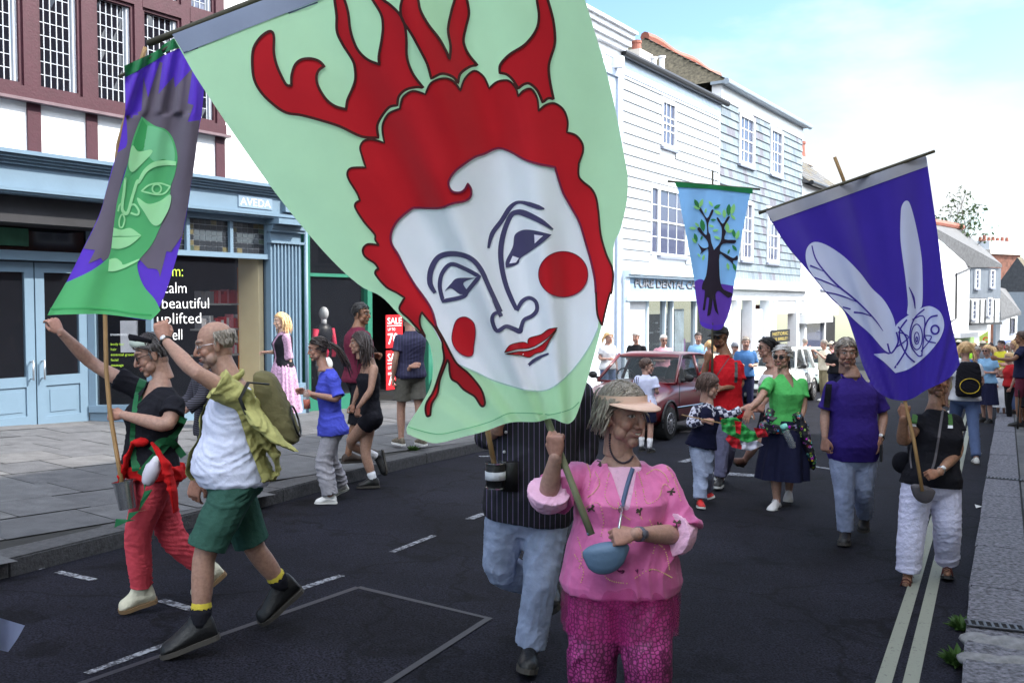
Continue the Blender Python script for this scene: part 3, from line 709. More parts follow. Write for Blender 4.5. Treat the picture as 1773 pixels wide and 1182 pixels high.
def roof(fr,u0,u1,v0,rise,run,name,parent,mi,n0=.2,seg=.45,step=.35,hip=0):
 """slated slope going back from the eaves"""
 m=M();k=0;L_=math.hypot(rise,run);nrow=int(L_/step)
 P=fr.P
 m.add([P(u0,v0,n0),P(u1,v0,n0),P(u1,v0+rise,n0-run),P(u0+hip,v0+rise,n0-run),P(u1,v0,n0-2*run),P(u0,v0,n0-2*run)],[(0,1,2,3),(3,2,4,5),(0,3,5),(1,4,2)])
 rnd=random.Random(int(u0*7))
 for r in range(nrow):
  f0,f1=r/nrow,(r+1)/nrow;x=u0-(seg/2 if r%2 else 0)
  while x<u1:
   p,q=max(u0+hip*f0,x),min(u1,x+seg)
   if q-p>.03:
    h=.03;lift=rnd.uniform(0,.015);g=.005
    m.add([P(p+g,v0+rise*f0+h+lift,n0-run*f0),P(q-g,v0+rise*f0+h+lift,n0-run*f0),P(q-g,v0+rise*f1+.012,n0-run*f1),P(p+g,v0+rise*f1+.012,n0-run*f1),P(p+g,v0+rise*f0,n0-run*f0),P(q-g,v0+rise*f0,n0-run*f0)],[(0,1,2,3),(4,5,1,0)],rnd.randrange(len(mi)))
   x+=seg
 return m.build(name,mi,parent)
SL=[SLR,mat('roof_slate_pale',s(94,92,90),.7,n=.3),mat('roof_slate_lichen',s(98,90,74),.8,n=.6,ns=9)]
roof(F1,a0,a1,vg+.12,1.3,3.2,'roof',WB,SL)
PIPE=mat('white_flue',(.7,.7,.72),.5,n=.1);TERR=mat('terracotta',s(136,80,66),.7,n=.15,ns=5)
m=M()
for px,py in((1132,103),(1146,101)):
 u_,v_=F1.uv(px,py,-.6);m.tube([F1.P(u_,vg,-.6),F1.P(u_,v_,-.6)],.09,10);m.tube([F1.P(u_,v_,-.6),F1.P(u_,v_+.06,-.6)],.12,10)
m.build('flue',PIPE,WB)
u_,v_=F1.uv(1105,92,-1.6);m=M();F1.box(m,u_-.5,u_+.5,vg,v_,-2.0,-1.3);m.build('chimney',STONE,WB)
ch=M();ch.tube([F1.P(u_-.12,v_-.02,-1.6),F1.P(u_-.12,v_+.34,-1.6)],[.17,.14],12);ch.tube([F1.P(u_-.12,v_+.28,-1.6),F1.P(u_-.12,v_+.36,-1.6)],.17,12);ch.build('chimney_pot',TERR,WB)
DB=mat('dental_fascia_blue',s(140,165,190),.5,n=.06)
m=M();b=lambda*a:F1.box(m,*a)
e1=F1.u(1245)
b(a0,e1,vf-.12,vf-.02,-.1,.45);b(a0,e1,vf-.2,vf-.12,-.1,.36)
vs0=vz(1075,512);b(a0,e1,vs0-.14,vs0,-.1,.34)
b(a0-.05,a0+.25,-2,vf-.2,-.1,.28);b(e1-.2,e1,-2,vf-.2,-.1,.28)
vdr=vz(1100,668)
b(a0+.25,e1-.2,-2.2,vdr,-.1,.16)
for px in(1120,1150,1163,1203):x=F1.u(px,.1);b(x-.04,x+.04,vdr,vs0-.14,-.02,.15)
m.build('shop_front',mat('pale_shop_paint',s(200,214,224),.5,n=.05),WB)
m=M();b(a0+.3,e1-.25,vs0,vf-.2,-.1,.2);fa=m.build('fascia',DB,WB)
m=M();u_,v_=F1.uv(1098,496,.21)
F1.text(m,'PURE DENTAL CARE',u_,v_,.235,.34,0,width=F1.u(1216,.21)-u_,bold=.025)
F1.text(m,'PURE DENTAL CARE',u_+.03,v_-.03,.205,.34,1,width=F1.u(1216,.21)-u_,bold=.025);m.build('lettering',[mat('grey_sign_letter',s(120,122,130),.5,n=0),BLK],fa)
m=M();b(F1.u(1121,.1),e1-.2,vdr,vs0-.14,.05,.06);m.build('shop_window',glassmat('pale_shop_glass',(.05,.06,.07),.03,.3),WB)
m=M();b(a0+.25,F1.u(1120,.1),vdr-.6,vs0-.14,-.0,.08);m.build('side_panel',WHP,WB)
m=M();b(a0,e1,-2,vf,-3.6,-3.5,0);b(a0,e1,vs0-.1,vs0+.1,-3.5,-.11,0);b(a0+.3,e1-.3,vdr-.3,vdr,-3.5,-.11,0);b(F1.u(1123,-1),F1.u(1200,-1),vdr,vz(1125,545,-1),-1.6,-1.5,1)
rnd=random.Random(6)
for k in range(26):x=F1.u(rnd.uniform(1125,1198),-1.2);y=vz(1150,rnd.uniform(560,640),-1.2);b(x,x+rnd.uniform(.1,.3),y,y+.05,-1.49,-1.4,2)
m.build('interior',[mat('surgery_wall',(.5,.52,.54),.8,n=.05),BLK,WHP],WB)
m=M();b(F1.u(1170,.05),F1.u(1186,.05),vz(1170,618,.05),vz(1170,535,.05),.0,.02,0);b(F1.u(1170,.05),F1.u(1190,.05),vz(1170,650,.05),vz(1170,588,.05),-.03,-.005,1);m.build('window_poster',[mat('pale_poster',s(190,210,220),.6,n=.3,ns=3),mat('purple_poster',s(150,90,160),.6,n=.3,ns=3)],WB)
# ---------- slate hung building ----------
SH=thing('slate_hung_building','slate hung building with tall white sash windows and grey gutter','building',F1.P(29,-1.8,0))
a0,a1=F1.u(1243)+.01,F1.u(1385);vg=vz(1257,152);vf=vz(1250,483)
HW=[(F1.u(a),F1.u(b_),vz(a,y1),vz(a,y0))for a,b_,y0,y1 in((1275,1301,192,282),(1329,1350,217,300),(1280,1300,345,450),(1325,1345,358,454))]
m=M();F1.wall(m,a0,a1,vf,vg+.1,-.3,0,HW);m.build('wall',PLAST,SH)
SLH=[mat('hung_slate_%s'%k,c,.6,n=.12,ns=4)for k,c in(('pale',s(112,122,129)),('grey',s(103,114,121)),('blue',s(92,102,111)),('lilac',s(95,94,104)))]
m=M();clad(F1,m,a0,a1,vf+.05,vg-.5,HW,.3,0,mi=(0,0,0,0,0,1,1,1,2,3),rnd=random.Random(9),seg=.42);m.build('slate_hanging',SLH,SH)
for h in HW:sash(F1,*h,.03,3,4,SH,bw=.04,fw=.13,sill=True,proud=.05)
m=M();F1.box(m,a0,a1,vg-.5,vg,.001,.05);m.build('frieze',WHP,SH)
m=M();m.tube([F1.P(a0-.2,vg+.05,.3),F1.P(a1+.2,vg+.05,.3)],.11,10);F1.box(m,a0-.15,a1+.15,vg,vg+.1,-.3,.25);m.build('gutter',mat('grey_gutter',s(140,150,160),.5,n=.1),SH)
roof(F1,a0-.1,a1+.15,vg+.1,2.6,4.2,'roof',SH,[SL[2],SL[0],SL[1]],n0=.3,hip=2.2)
m=M();m.tube([F1.P(a0+2.1+(a1-a0-2.1)*k/12,vg+2.75+.06*math.sin(k*1.1),-3.9)for k in range(13)],.2,8);m.build('ridge_tiles',TERR,SH)
u_,v_=F1.uv(1295,163,-2);m=M();m.tube([F1.P(u_,vg,-2),F1.P(u_,v_,-2)],.25,10);m.build('chimney_pot',TERR,SH)
m=M();b=lambda*a:F1.box(m,*a);vf2=vz(1250,480)
b(a0,a1,vf-.35,vf,-.1,.5);b(a0,a1,vf-.75,vf-.35,-.1,.25)
for px in(1250,1266,1292,1322,1330,1370,1384):x=F1.u(px);b(x-.15,x+.15,-2.6,vf-.75,-.1,.3)
b(a0,F1.u(1270),-2.6,vf-1.0,-.15,.1);b(F1.u(1292),F1.u(1330),-2.6,vf-1.1,-.2,.05);b(F1.u(1332),F1.u(1384),vf-1.3,vf-.75,-.3,.2)
m.build('shop_front',mat('white_shop_front',s(226,228,230),.6,n=.05),SH)
m=M();b(F1.u(1270),F1.u(1292),-2.6,vz(1270,572),-.3,-.2,0);b(F1.u(1272),F1.u(1290),vz(1270,568),vz(1270,535),-.28,-.2,1);m.build('door',[mat('brown_door',s(120,74,62),.5,n=.1),GLASSB],SH)
BR=mat('old_brick',s(108,66,52),.85,n=.4,ns=7,bump=.6,bs=18)
m=M();b(F1.u(1335),F1.u(1368),-2.6,vz(1335,528),-1.2,-.6);m.build('brick_pier',BR,SH);m=M();b(F1.u(1330),F1.u(1384),-2.6,vf-.76,-3,-2.9);m.build('interior',INT,SH)
m=M();u_,v_=F1.uv(1333,592,.3);b(u_,F1.u(1366,.3),vz(1333,594,.3),vz(1333,572,.3),.32,.36,0);F1.text(m,'HISTORIC',u_+.12,vz(1333,582,.36),.362,.2,1,width=F1.u(1362,.3)-u_-.12);F1.text(m,'SUE BIRELEY',u_+.12,vz(1333,591,.36),.362,.18,1,width=F1.u(1362,.3)-u_-.12);m.build('hanging_sign',[BLK,mat('gold_letter',s(190,170,90),.5,n=0)],SH)
# ---------- lower white building with dark gate ----------
LW=thing('low_white_building','lower white building with slate roof and chimney beyond the slate hung one','building',F1.P(38,-2,0))
a0,a1=F1.u(1386)+.02,F1.u(1452);vg=vz(1392,318)
HW=[(F1.u(1392),F1.u(1402),vz(1392,420),vz(1392,350)),(F1.u(1420),F1.u(1434),vz(1420,500),vz(1420,460))]
m=M();F1.wall(m,a0,a1,-3,vg,-.3,0,HW+[(F1.u(1430),F1.u(1452),-3,vz(1430,545))]);m.build('wall',PLAST,LW)
for h in HW:sash(F1,*h,0,2,4,LW,fw=.1)
roof(F1,a0,a1+1,vg,3.4,4.2,'roof',LW,SL,n0=.35)
m=M();m.tube([F1.P(a0,vg,.4),F1.P(a1+1,vg,.4)],.11,8);m.build('gutter',BLK,LW)
u_,v_=F1.uv(1395,275,-3);m=M();F1.box(m,u_-1.1,u_+1.1,vg,v_-.3,-4.2,-3);F1.box(m,u_-1.25,u_+1.25,v_-.3,v_,-4.35,-2.85);m.build('chimney',STONE,LW)
m=M()
for dx in(-.6,.5):m.tube([F1.P(u_+dx,v_,-3.5),F1.P(u_+dx,v_+1.0,-3.5)],[.36,.28],10);m.tube([F1.P(u_+dx,v_+.9,-3.5),F1.P(u_+dx,v_+1.05,-3.5)],.34,10)
m.build('chimney_pot',TERR,LW)
m=M();b=lambda*a:F1.box(m,*a);b(F1.u(1430),F1.u(1452),-3,vz(1430,548),-.35,-.2);
for k in range(14):x=F1.u(1430+k*1.6);b(x,x+.12,-3,vz(1430,550),-.2,-.15)
m.build('gate',mat('black_timber',(.03,.03,.032),.6,n=.3),LW)
m=M();b(F1.u(1376),F1.u(1424),vz(1376,560),vz(1376,545),-.05,.5);b(F1.u(1376),F1.u(1380),-3,vz(1376,560),0,.15);b(F1.u(1422),F1.u(1425),-3,vz(1376,560),0,.15);m.build('shop_front',WHP,LW)
m=M();b(F1.u(1380),F1.u(1422),vz(1380,640),vz(1380,560),.03,.06);m.build('shop_window',GLASSB,LW)
# ---------- houses beyond, facing up the street ----------
D1=58.0
def frame_at(px0,px1,D0_,D1_):
 a,c=at(px0,522,D0_),at(px1,522,D1_);return Fr((a.x,a.y),(c.x-a.x,c.y-a.y)),(V((c.x,c.y,0))-V((a.x,a.y,0))).length
def zz(py,D):return EYE.z+ray(886,py).z*D
JH=thing('jettied_house','white jettied house with slate hung upper bay and steep slate roof','house',(at(1680,600,D1).x,at(1680,600,D1).y,-2.4))
FG,LG=frame_at(1560,1678,49,D1);FF,LF=frame_at(1679,1732,D1,D1+2.5)
ev=zz(462,D1);rg=zz(384,53)
m=M();P=FG.P;u2=FG.u(1628)
u3,v3=FG.uv(1598,391);m.prism([P(-.5,-4,0),P(LG,-4,0),P(LG,ev,0),P(u3,v3,0),P(-.5,v3-1.4,0)],-FG.N*.3);m.build('gable_wall',PLAST,JH)
m=M();FF.wall(m,0,LF,zz(516,D1),ev,-.3,.0,[]);m.build('bay_wall',mat('slate_hung_grey',s(92,99,108),.7,n=.15,ns=3,bump=.4,bs=10),JH)
m=M();FF.box(m,0,LF,zz(560,D1),zz(516,D1)-.02,-.3,-.05);FF.box(m,0,LF,zz(620,D1),zz(560,D1),-.9,-.6);m.build('lower_wall',PLAST,JH)
m=M();r0,r1,e1,back=at(1598,383,53.5),at(1680,458,57.6),at(1735,458,60.2),at(1665,396,62)
m.add([r0,r1,e1,back],[(0,1,2,3)]);m.add([r0-ZV*.18,r1-ZV*.18,e1-ZV*.18,back-ZV*.18,r0,r1,e1,back],[(0,1,2,3),(4,5,1,0),(5,6,2,1),(6,7,3,2)]);m.build('roof',SLR,JH)
m=M();m.tube([r0+ZV*.05,back+ZV*.1],.22,8);m.build('ridge_tiles',TERR,JH)
for(x0,x1,y0,y1,nn)in((1686,1693,467,500,.02),(1712,1719,467,498,.02),(1683,1691,520,553,-.05),(1710,1717,515,548,-.05)):
 sash(FF,FF.u(x0),FF.u(x1),zz(y1,D1+1),zz(y0,D1+1),nn+.04,1,4,JH,fw=.07,proud=.06)
m=M();gp=[(1679,465),(1656,474),(1655,552),(1644,558)];m.tube([V(tuple(FG.P(FG.uv(x,y,.1)[0],FG.uv(x,y,.1)[1],.1)))for x,y in gp],.06,6);m.build('downpipe',BLK,JH)
m=M()
for x in(1680,1697,1706,1722):q=FF.u(x);FF.box(m,q,q+.18,zz(560,D1),zz(517,D1)-.05,-.05,-.02)
FF.box(m,0,LF,zz(563,D1),zz(559,D1),-.1,.15);m.build('timber_frame',BLK,JH)
m=M();FG.box(m,FG.u(1626),FG.u(1672),zz(583,55),zz(575,55),.05,1.2);m.build('awning',WHP,JH)
m=M();u_=FG.u(1634);FG.box(m,u_-.5,u_+.5,rg,rg+1.2,-3,-2.2);m.build('chimney',STONE,JH)
NH=thing('small_white_house','small white house with long sloping slate roof beside the brick chimney stack','house',(at(1745,600,66).x,at(1745,600,66).y,-2.6))
FN,LN=frame_at(1733,1762,64,66)
m=M();FN.wall(m,0,LN,-4,zz(545,64),-.3,0,[]);m.build('wall',PLAST,NH)
m=M();q=[at(1728,497,63),at(1733,550,62.5),at(1768,540,64),at(1742,500,70)];m.add([x for x in q]+[x-ZV*.2 for x in q],[(0,1,2,3),(4,5,1,0),(5,6,2,1)]);m.build('roof',SLR,NH)
sash(FN,FN.u(1749),FN.u(1757),zz(578,64),zz(551,64),.03,2,4,NH,frame=BLK)
m=M();FN.box(m,0,LN,zz(596,64),zz(590,64),0,.12);m.build('fascia',mat('blue_fascia',s(80,100,170),.6,n=.1),NH)
BH=thing('brick_chimney_house','brick house with a long white chimney stack and a row of red pots','house',(at(1740,600,75).x,at(1740,600,75).y,-3))
FB,LB=frame_at(1712,1765,74,76)
m=M();FB.wall(m,0,LB,-4,zz(440,74),-5,0,[]);m.build('wall',mat('flemish_brick',s(112,72,58),.85,n=.5,ns=3,bump=.5,bs=12),BH)
m=M();FB.box(m,-.2,LB+.1,zz(440,74),zz(432,74),-5.2,.2,0);FB.box(m,-.1,LB,zz(432,74),zz(417,74),-1.5,.05,1);m.build('chimney',[STONE,WHP],BH)
rnd=random.Random(1)
for k,px in enumerate((1709,1716,1724,1731,1739,1747,1755)):
 m=M();q=FB.u(px);hh=rnd.choice((.34,.4,.5));m.tube([FB.P(q,zz(417,74),-.7),FB.P(q,zz(417,74)+hh,-.7)],[.16,.12],8);m.build('chimney_pot',TERR,BH)
for(x,y0,y1)in((1731,518,533),(1718,470,480)):m=M();q=FB.u(x);FB.box(m,q,q+.6,zz(y1,74),zz(y0,74),.0,.06);m.build('window',GLASSD,BH)
RH=thing('grey_gabled_house','grey slate roofed house at the right picture edge beyond the crowd','house',(at(1785,600,70).x,at(1785,600,70).y,-3))
FZ,LZ=frame_at(1800,1896,68,70)
m=M();FZ.wall(m,0,LZ,-4,zz(505,68),-4,0,[]);m.build('wall',mat('grey_render',s(160,166,172),.8,n=.1),RH)
roof(FZ,0,LZ,zz(505,68),2.6,2.2,'roof',RH,SL)
sash(FZ,FZ.u(1806),FZ.u(1818),zz(560,68),zz(525,68),.02,2,3,RH)
CS=thing('projecting_shop_sign','yellow green projecting shop sign with red letters above the far crowd','sign',(at(1703,620,50).x,at(1703,620,50).y,zz(606,50)))
m=M();c=[at(1696,582,50),at(1711,573,50),at(1711,607,50),at(1696,603,50)];m.prism([c[3],c[2],c[1],c[0]],V((0.05,.12,0)));m.build('panel',mat('lime_sign',s(190,215,110),.5,n=.1),CS)
fs_=Fr((c[3].x,c[3].y),(c[2].x-c[3].x,c[2].y-c[3].y));m=M()
for k,t_ in enumerate('CR'):fs_.text(m,t_,.12,zz(592.5+k*12,50),.06,.42,0,bold=.03)
m.build('lettering',mat('red_letter',s(225,60,40),.5,n=0),CS)
GA_=M();FG.box(GA_,FG.u(1626),LG,-3.5,zz(583,55),-.0,.35)
tag(GA_.build('shop_front_panel',mat('green_shop_panel',s(120,150,90),.6,n=.4,ns=2)),'green and yellow shop front below the white jettied house','shop front')
# ---------- buildings on the right, outside the frame: they shade the street ----------
for k,(y0,y1,hgt,off)in enumerate(((-16,-6.5,12.0,3.2),(-6.5,4,12.0,3.2),(4,16,12.3,3.0),(16,27,6.0,3.0),(27,60,6.0,3.0))):
 dR=(KR[5]-KR[1]).normalized();nR=V((dR.y,-dR.x,0));A_=KR[1]+dR*y0+nR*off;Ln=y1-y0
 fr=Fr((A_.x,A_.y),(dR.x,dR.y),(-nR.x,-nR.y))
 hs=[(1+i*2.6,2.1+i*2.6,z_,z_+1.6)for i in range(int((Ln-1)/2.6))for z_ in((3.4,6.6)if hgt>8 else(3.0,))]
 r_=thing('street_building',['plain rendered building behind the viewer','cream building beside the viewer on the right pavement','tall brick building along the right pavement','low white building down the right pavement','long low terrace far down the right pavement'][k],'building',fr.P(Ln/2,-1,0))
 m=M();fr.wall(m,0,Ln,-3.2,hgt-1.2,-.3,0,hs);m.build('wall',[PLAST,CREAM,BR,PLAST,STONE][k],r_)
 for h in hs:sash(fr,*h,0,2,4,r_)
 m=M();fr.box(m,0,Ln,-3.2,hgt-1.3,-8,-7.8);fr.box(m,0,.2,-3.2,hgt-1.3,-7.8,-.3);fr.box(m,Ln-.2,Ln,-3.2,hgt-1.3,-7.8,-.3);m.build('rear_wall',PLAST,r_)
 roof(fr,0,Ln,hgt-1.2,1.6,4,'roof',r_,[SLR],seg=1.5,step=.8)
 # ================= banners: sewn cloth on poles =================
from mathutils.geometry import delaunay_2d_cdt
Z={'1':(420,0,4.378),'2':(680,0,3.752),'3':(580,240,3.94),'4':(800,240,3.94),'5':(660,480,3.94),'6':(80,60,4.378),'7':(80,300,4.378),'8':(1360,340,3.282),'9':(1150,300,3.94),'p':(0,0,1)}
def C(*parts):
 """'4', (x,y), (x,y,1), '5', ...  -> points in photograph pixels, third value 1 marks a corner"""
 out=[];z=Z['p']
 for p in parts:
  if isinstance(p,str):z=Z[p];continue
  out.append((z[0]+p[0]/z[2],z[1]+p[1]/z[2])+((1,)if len(p)>2 else()))
 return out
class Cloth:
 def __init__(self,Dfun,step=8):self.D=Dfun;self.step=step;self.m=M();self.mats=[]
 def mi(self,m):
  if m not in self.mats:self.mats.append(m)
  return self.mats.index(m)
 def p3(self,x,y,lay):return at(x,y,self.D(x,y)-lay)
 def fill(self,pts,m,lay,smooth=True,sub=5,step=None,backlay=None):
  poly=crom(pts,True,sub)if smooth else[tuple(p[:2])for p in pts]
  q=[poly[0]]
  for p in poly[1:]:
   if math.hypot(p[0]-q[-1][0],p[1]-q[-1][1])>.35:q.append(p)
  if math.hypot(q[0][0]-q[-1][0],q[0][1]-q[-1][1])<.35:q.pop()
  st=step or self.step
  dense=[]
  for i in range(len(q)):
   a,b=q[i],q[(i+1)%len(q)];L_=math.hypot(a[0]-b[0],a[1]-b[1]);k=max(1,int(L_/st))
   dense+=[(a[0]+(b[0]-a[0])*t/k,a[1]+(b[1]-a[1])*t/k)for t in range(k)]
  n=len(dense);A=np.array(dense);vs=[V((x,y))for x,y in dense];ed=[(i,(i+1)%n)for i in range(n)]
  gx=np.arange(math.floor(A[:,0].min()/st)*st,A[:,0].max(),st);gy=np.arange(math.floor(A[:,1].min()/st)*st,A[:,1].max(),st)
  B=np.roll(A,-1,0)
  for yy in gy:
   cond=(A[:,1]>yy)!=(B[:,1]>yy)
   if not cond.any():continue
   xi=np.sort(A[cond,0]+(yy-A[cond,1])/(B[cond,1]-A[cond,1])*(B[cond,0]-A[cond,0]))
   for xx in gx:
    if np.searchsorted(xi,xx)%2==1:
     vs.append(V((xx,yy)))
  r=delaunay_2d_cdt(vs,ed,[],1,1e-4)
  self.m.add([self.p3(v.x,v.y,lay)for v in r[0]],[tuple(f)for f in r[2]],self.mi(m))
  return poly
 def line(self,pts,w,m,lay,closed=False,smooth=True,sub=5):
  """strip of width w (pixels; a number or one per point, tapered)"""
  poly=crom(pts,closed,sub)if smooth else[p[:2]for p in pts]
  n=len(poly);W_=[w]*n if not hasattr(w,'__len__')else list(np.interp(np.linspace(0,1,n),np.linspace(0,1,len(w)),w))
  vs=[]
  for i,p in enumerate(poly):
   a=poly[i-1]if(closed or i>0)else p;b=poly[(i+1)%n]if(closed or i<n-1)else p
   dx,dy=b[0]-a[0],b[1]-a[1];L_=math.hypot(dx,dy)or 1;nx,ny=-dy/L_*W_[i]/2,dx/L_*W_[i]/2
   vs+=[self.p3(p[0]+nx,p[1]+ny,lay),self.p3(p[0]-nx,p[1]-ny,lay)]
  fs=[(2*i,2*i+1,(2*((i+1)%n))+1,2*((i+1)%n))for i in range(n if closed else n-1)]
  self.m.add(vs,fs,self.mi(m))
 def build(self,parent,name='cloth'):return self.m.build(name,self.mats,parent,True)
def fabric(name,c,tr=.3,n=.10):return mat(name,c,.75,n=n,ns=3,bump=.25,bs=350,spec=.2,trans=tr,sheen=.2,bdist=.002)
WOOD=mat('bamboo_pole',s(150,118,78),.55,n=.25,ns=14,stretch=(1,1,.2))
DWOOD=mat('dark_wood_pole',s(70,66,52),.6,n=.25,ns=14)
# ---------- 1: the big pale green banner ----------
LG=fabric('pale_green_cloth',s(204,250,202),.55,.05);RD=fabric('red_cloth',s(206,26,40),.35,.08);BRN=fabric('dark_brown_cloth',s(66,22,18),.05);WHC=fabric('white_cloth',s(242,240,252),.25,.04)
IND=fabric('indigo_cloth',s(66,62,98),.05,.06);PLUM=fabric('plum_binding',s(116,22,60),.05);GREY=fabric('grey_hem_cloth',s(138,146,168),.1,.1);LGD=fabric('green_seam',s(128,205,145),.2)
gx0,gy0=985,860
def D1f(x,y):
 th=math.atan2(x-gx0,gy0-y);r=math.hypot(x-gx0,y-gy0)/900.0
 fold=math.sin(th*21+.6*math.sin(r*5))*.045+math.sin(th*43+1.3+r*3)*.014
 core=math.exp(-((x-(968-(760-y)*.36))/130.0)**2)
 fold*=(.22+1.15*core)*min(1,.25+r*1.1)
 seam=-.02*math.exp(-((x-(972-(740-y)*.375))/20.0)**2)
 belly=-.10*math.sin((x-300)/760.0*math.pi)*min(1,max(0,(800-y)/500.0))-.04*math.sin(y/160.0+x/300)
 corner=.06*math.exp(-((x-740)**2+(y-740)**2)/9000.0)
 return 3.47+(x-960)*2.0e-4*-1+fold+seam+belly+corner
BN=thing('banner','huge pale green banner with a white clown face and flaming red hair','banner',G(975,1290),'painted cloth banners carried in the parade')
c=Cloth(D1f,7)
out1=C('p',(301,66,1),(330,118),(350,150),(400,225),(480,338),(560,435),(620,492),'5',(0,132),(130,262),(300,412),(345,520),(352,640),(330,760),(250,900),(178,1015),(178,1068,1),(270,1105),(380,1130),(560,1087),(700,1052),(880,990),(1060,985),(1160,962),(1240,992),(1290,992),(1340,920),(1420,650),(1500,350),(1580,10),'4',(1032,880),(1037,720),(1080,620),(1125,420),(1130,260),'2',(1520,1100),(1440,680),(1370,400),(1250,0),'p',(985,-100),(958,-188,1))
c.fill(out1,LG,0)
c.fill([(298,60,1),(958,-190,1),(966,-160,1),(318,92,1)],GREY,.004,smooth=False)
c.line([(318,92),(540,8),(966,-158)],3,mat('seam_thread',s(70,88,100),.8,n=0),.006,smooth=False)
face=C('4',(560,190),(640,200),(690,380),(790,560),(860,760),(900,950),'5',(1462,30),(1480,240),(1475,350),(1420,470),(1330,600),(1220,712),(1120,768),(1000,768),(900,742),(760,698),(640,640),(520,585),(440,500),(330,300),'3',(560,1100),(430,850),(350,700),(380,560),(500,440),(700,440),(740,330),(770,250),(860,150),(1000,80),(1140,55),'4',(330,80))
c.fill(face,WHC,.003)
hair=C('1',(1075,1085,1),(1060,960),(1105,865),(1192,825,1),(1215,740),(1290,692),(1385,716,1),'2',(250,540),(330,510),(395,530),(440,590,1),(470,510),(530,462),(590,500),(626,575,1),(680,532),(750,525),(797,570),(815,627,1),(850,590),(900,580),(938,640),(948,722,1),(990,685),(1050,672),(1110,715),(1136,790),(1131,860,1),(1190,880),(1230,930),(1236,985),(1210,1060),'4',(796,180),(795,250),(820,290),(880,340),(913,400),(930,500),(945,650),(980,780),(1029,905),(1020,1050),'5',(1560,110),(1530,225),(1507,330,1),(1475,250),(1465,100),'4',(912,1050),(905,960),(880,840),(840,700),(800,570),(740,460),(690,370),(650,250),(635,195,1),(530,175),(430,145),(340,95),(270,68),(220,72),(150,105),(90,125),(20,170),'3',(820,222),(780,280),(776,320),(800,360),(850,368),(885,347),(906,307,1),(930,350),(922,400),(880,428),(800,443),(720,472),(640,475),(560,472),(520,480),(440,545),(400,600),(380,660),(387,720),(430,790),(475,880),(540,990),(620,1100),'5',(350,235),(375,330),(430,430),(480,530),(520,592),(600,660),(680,760),(706,840),(702,874),(680,874),(640,815),(600,788),(560,762),(520,718),(480,692),(466,640),(464,590),(453,560,1),(430,620),(400,700),(385,790),(345,862),(335,940,1),(312,945),(302,900),(312,850),(350,790),(370,740),(400,650),(428,560),(420,480),(413,430),(370,350),(320,290),(277,237,1),(263,280),(268,335),(304,408,1),(235,335),(190,285),(135,235),(126,200),'3',(475,1085,1),(420,1050),(350,1012),(282,935),(276,905),(296,885,1),(270,850),(205,805),(190,755),(225,720),(300,727,1),(275,690),(270,652),(200,570),(140,475),(142,440),(170,422,1),(150,370),(100,290),(84,240),(110,202),(210,197,1),(185,120),(172,60),(200,15),(260,8))
hp=c.fill(hair,RD,.006)
c.line([(x,y)for x,y in hp],3.6,BRN,.009,closed=True,smooth=False)
fA=C('1',(1030,1045,1),(900,1035),(740,960),(600,915),(450,875),(330,855),(230,790),(140,700),(87,600),(73,480),(82,370),(130,290),(190,243),(225,245),(238,290),(237,400),(260,500),(310,610),(338,648),(370,648,1),(372,570),(400,490),(450,452),(520,446),(580,465),(620,505,1),(577,535),(560,590),(575,660),(630,750),(700,805),(785,830,1),(795,760),(830,680),(855,600),(850,510),(830,450),(760,340),(715,240),(712,120),(697,0),(700,-60),(660,-170,1),(735,-90),(772,0),(800,100),(815,220),(840,310),(880,390),(950,455),(1037,490,1),(1032,430),(1055,300),(1064,200),(1050,110),(985,0),(925,-110,1),(1010,-60),(1065,0),(1120,40),(1190,110),(1228,190),(1242,300),(1247,440),(1290,560),(1370,667,1),(1320,662),(1240,680),(1185,730),(1172,800,1),(1110,815),(1050,890),(1020,960))
fB=C('2',(250,512,1),(225,420),(180,330),(120,220),(62,130),(50,60),(60,0),(70,-60),(90,-150,1),(145,-60),(165,0),(180,70),(230,160),(300,250),(345,330),(370,388,1),(376,300),(360,190),(385,60),(402,0),(415,-110,1),(465,-60),(482,0),(495,90),(475,180),(460,270),(490,350),(550,425,1),(500,435),(440,480),(424,542,1),(390,500),(320,480))
fC=C('2',(695,475,1),(700,420),(760,355),(860,290),(930,200),(950,110),(937,0),(930,-110,1),(990,-60),(1007,0),(1040,120),(1053,220),(1050,300),(1015,420),(1020,520),(1045,645,1),(1010,640),(974,667,1),(940,590),(890,545),(850,550),(815,577,1),(780,520),(740,485))
for f_ in(fA,fB,fC):
 q=c.fill(f_,RD,.005);c.line(q,4.6,BRN,.009,closed=True,smooth=False)
c.line(C('4',(912,1050),(905,960),(880,840),(840,700),(800,570),(740,460),(690,370),(650,250),(635,195,1),(530,175),(430,145),(340,95),(270,68),(220,72),(150,105),(90,125),(20,170),'3',(820,222),(780,280),(776,320),(800,360),(850,368),(885,347),(906,307,1),(930,350),(922,400),(880,428),(800,443),(720,472),(640,475),(560,472),(520,480),(440,545),(400,600),(380,660),(387,720),(430,790),(475,880),(540,990),(620,1100),'5',(350,235),(375,330)),3.8,PLUM,.011)
L2=.006
def dark(z_,pts,w,closed=False):c.line(C(z_,*pts),w,IND,L2,closed)
c.line(C('3',(683,1052),(648,985),(655,895),(700,815),(770,787),(860,792),(940,827),(1000,900),(1050,1010),(1130,1182),'5',(770,150),(818,268)),[6,9.5,10,9.5,9.5,9,8.5,8.5,8,8,7.5,7],IND,L2)
c.line(C('4',(622,620),(540,565),(430,512),(370,503),(330,530),(285,640),(264,760),(272,880),(300,1000),(340,1100),(372,1165)),[2,9,11,9,8,9,9.5,9,8.5,8,7],IND,L2)
c.line(C('4',(180,748),(205,650),(270,560),(320,480),(360,443),(400,434),(460,448),(520,468),(562,480)),[4,8,8,8,6,5,8,8,2],IND,L2)
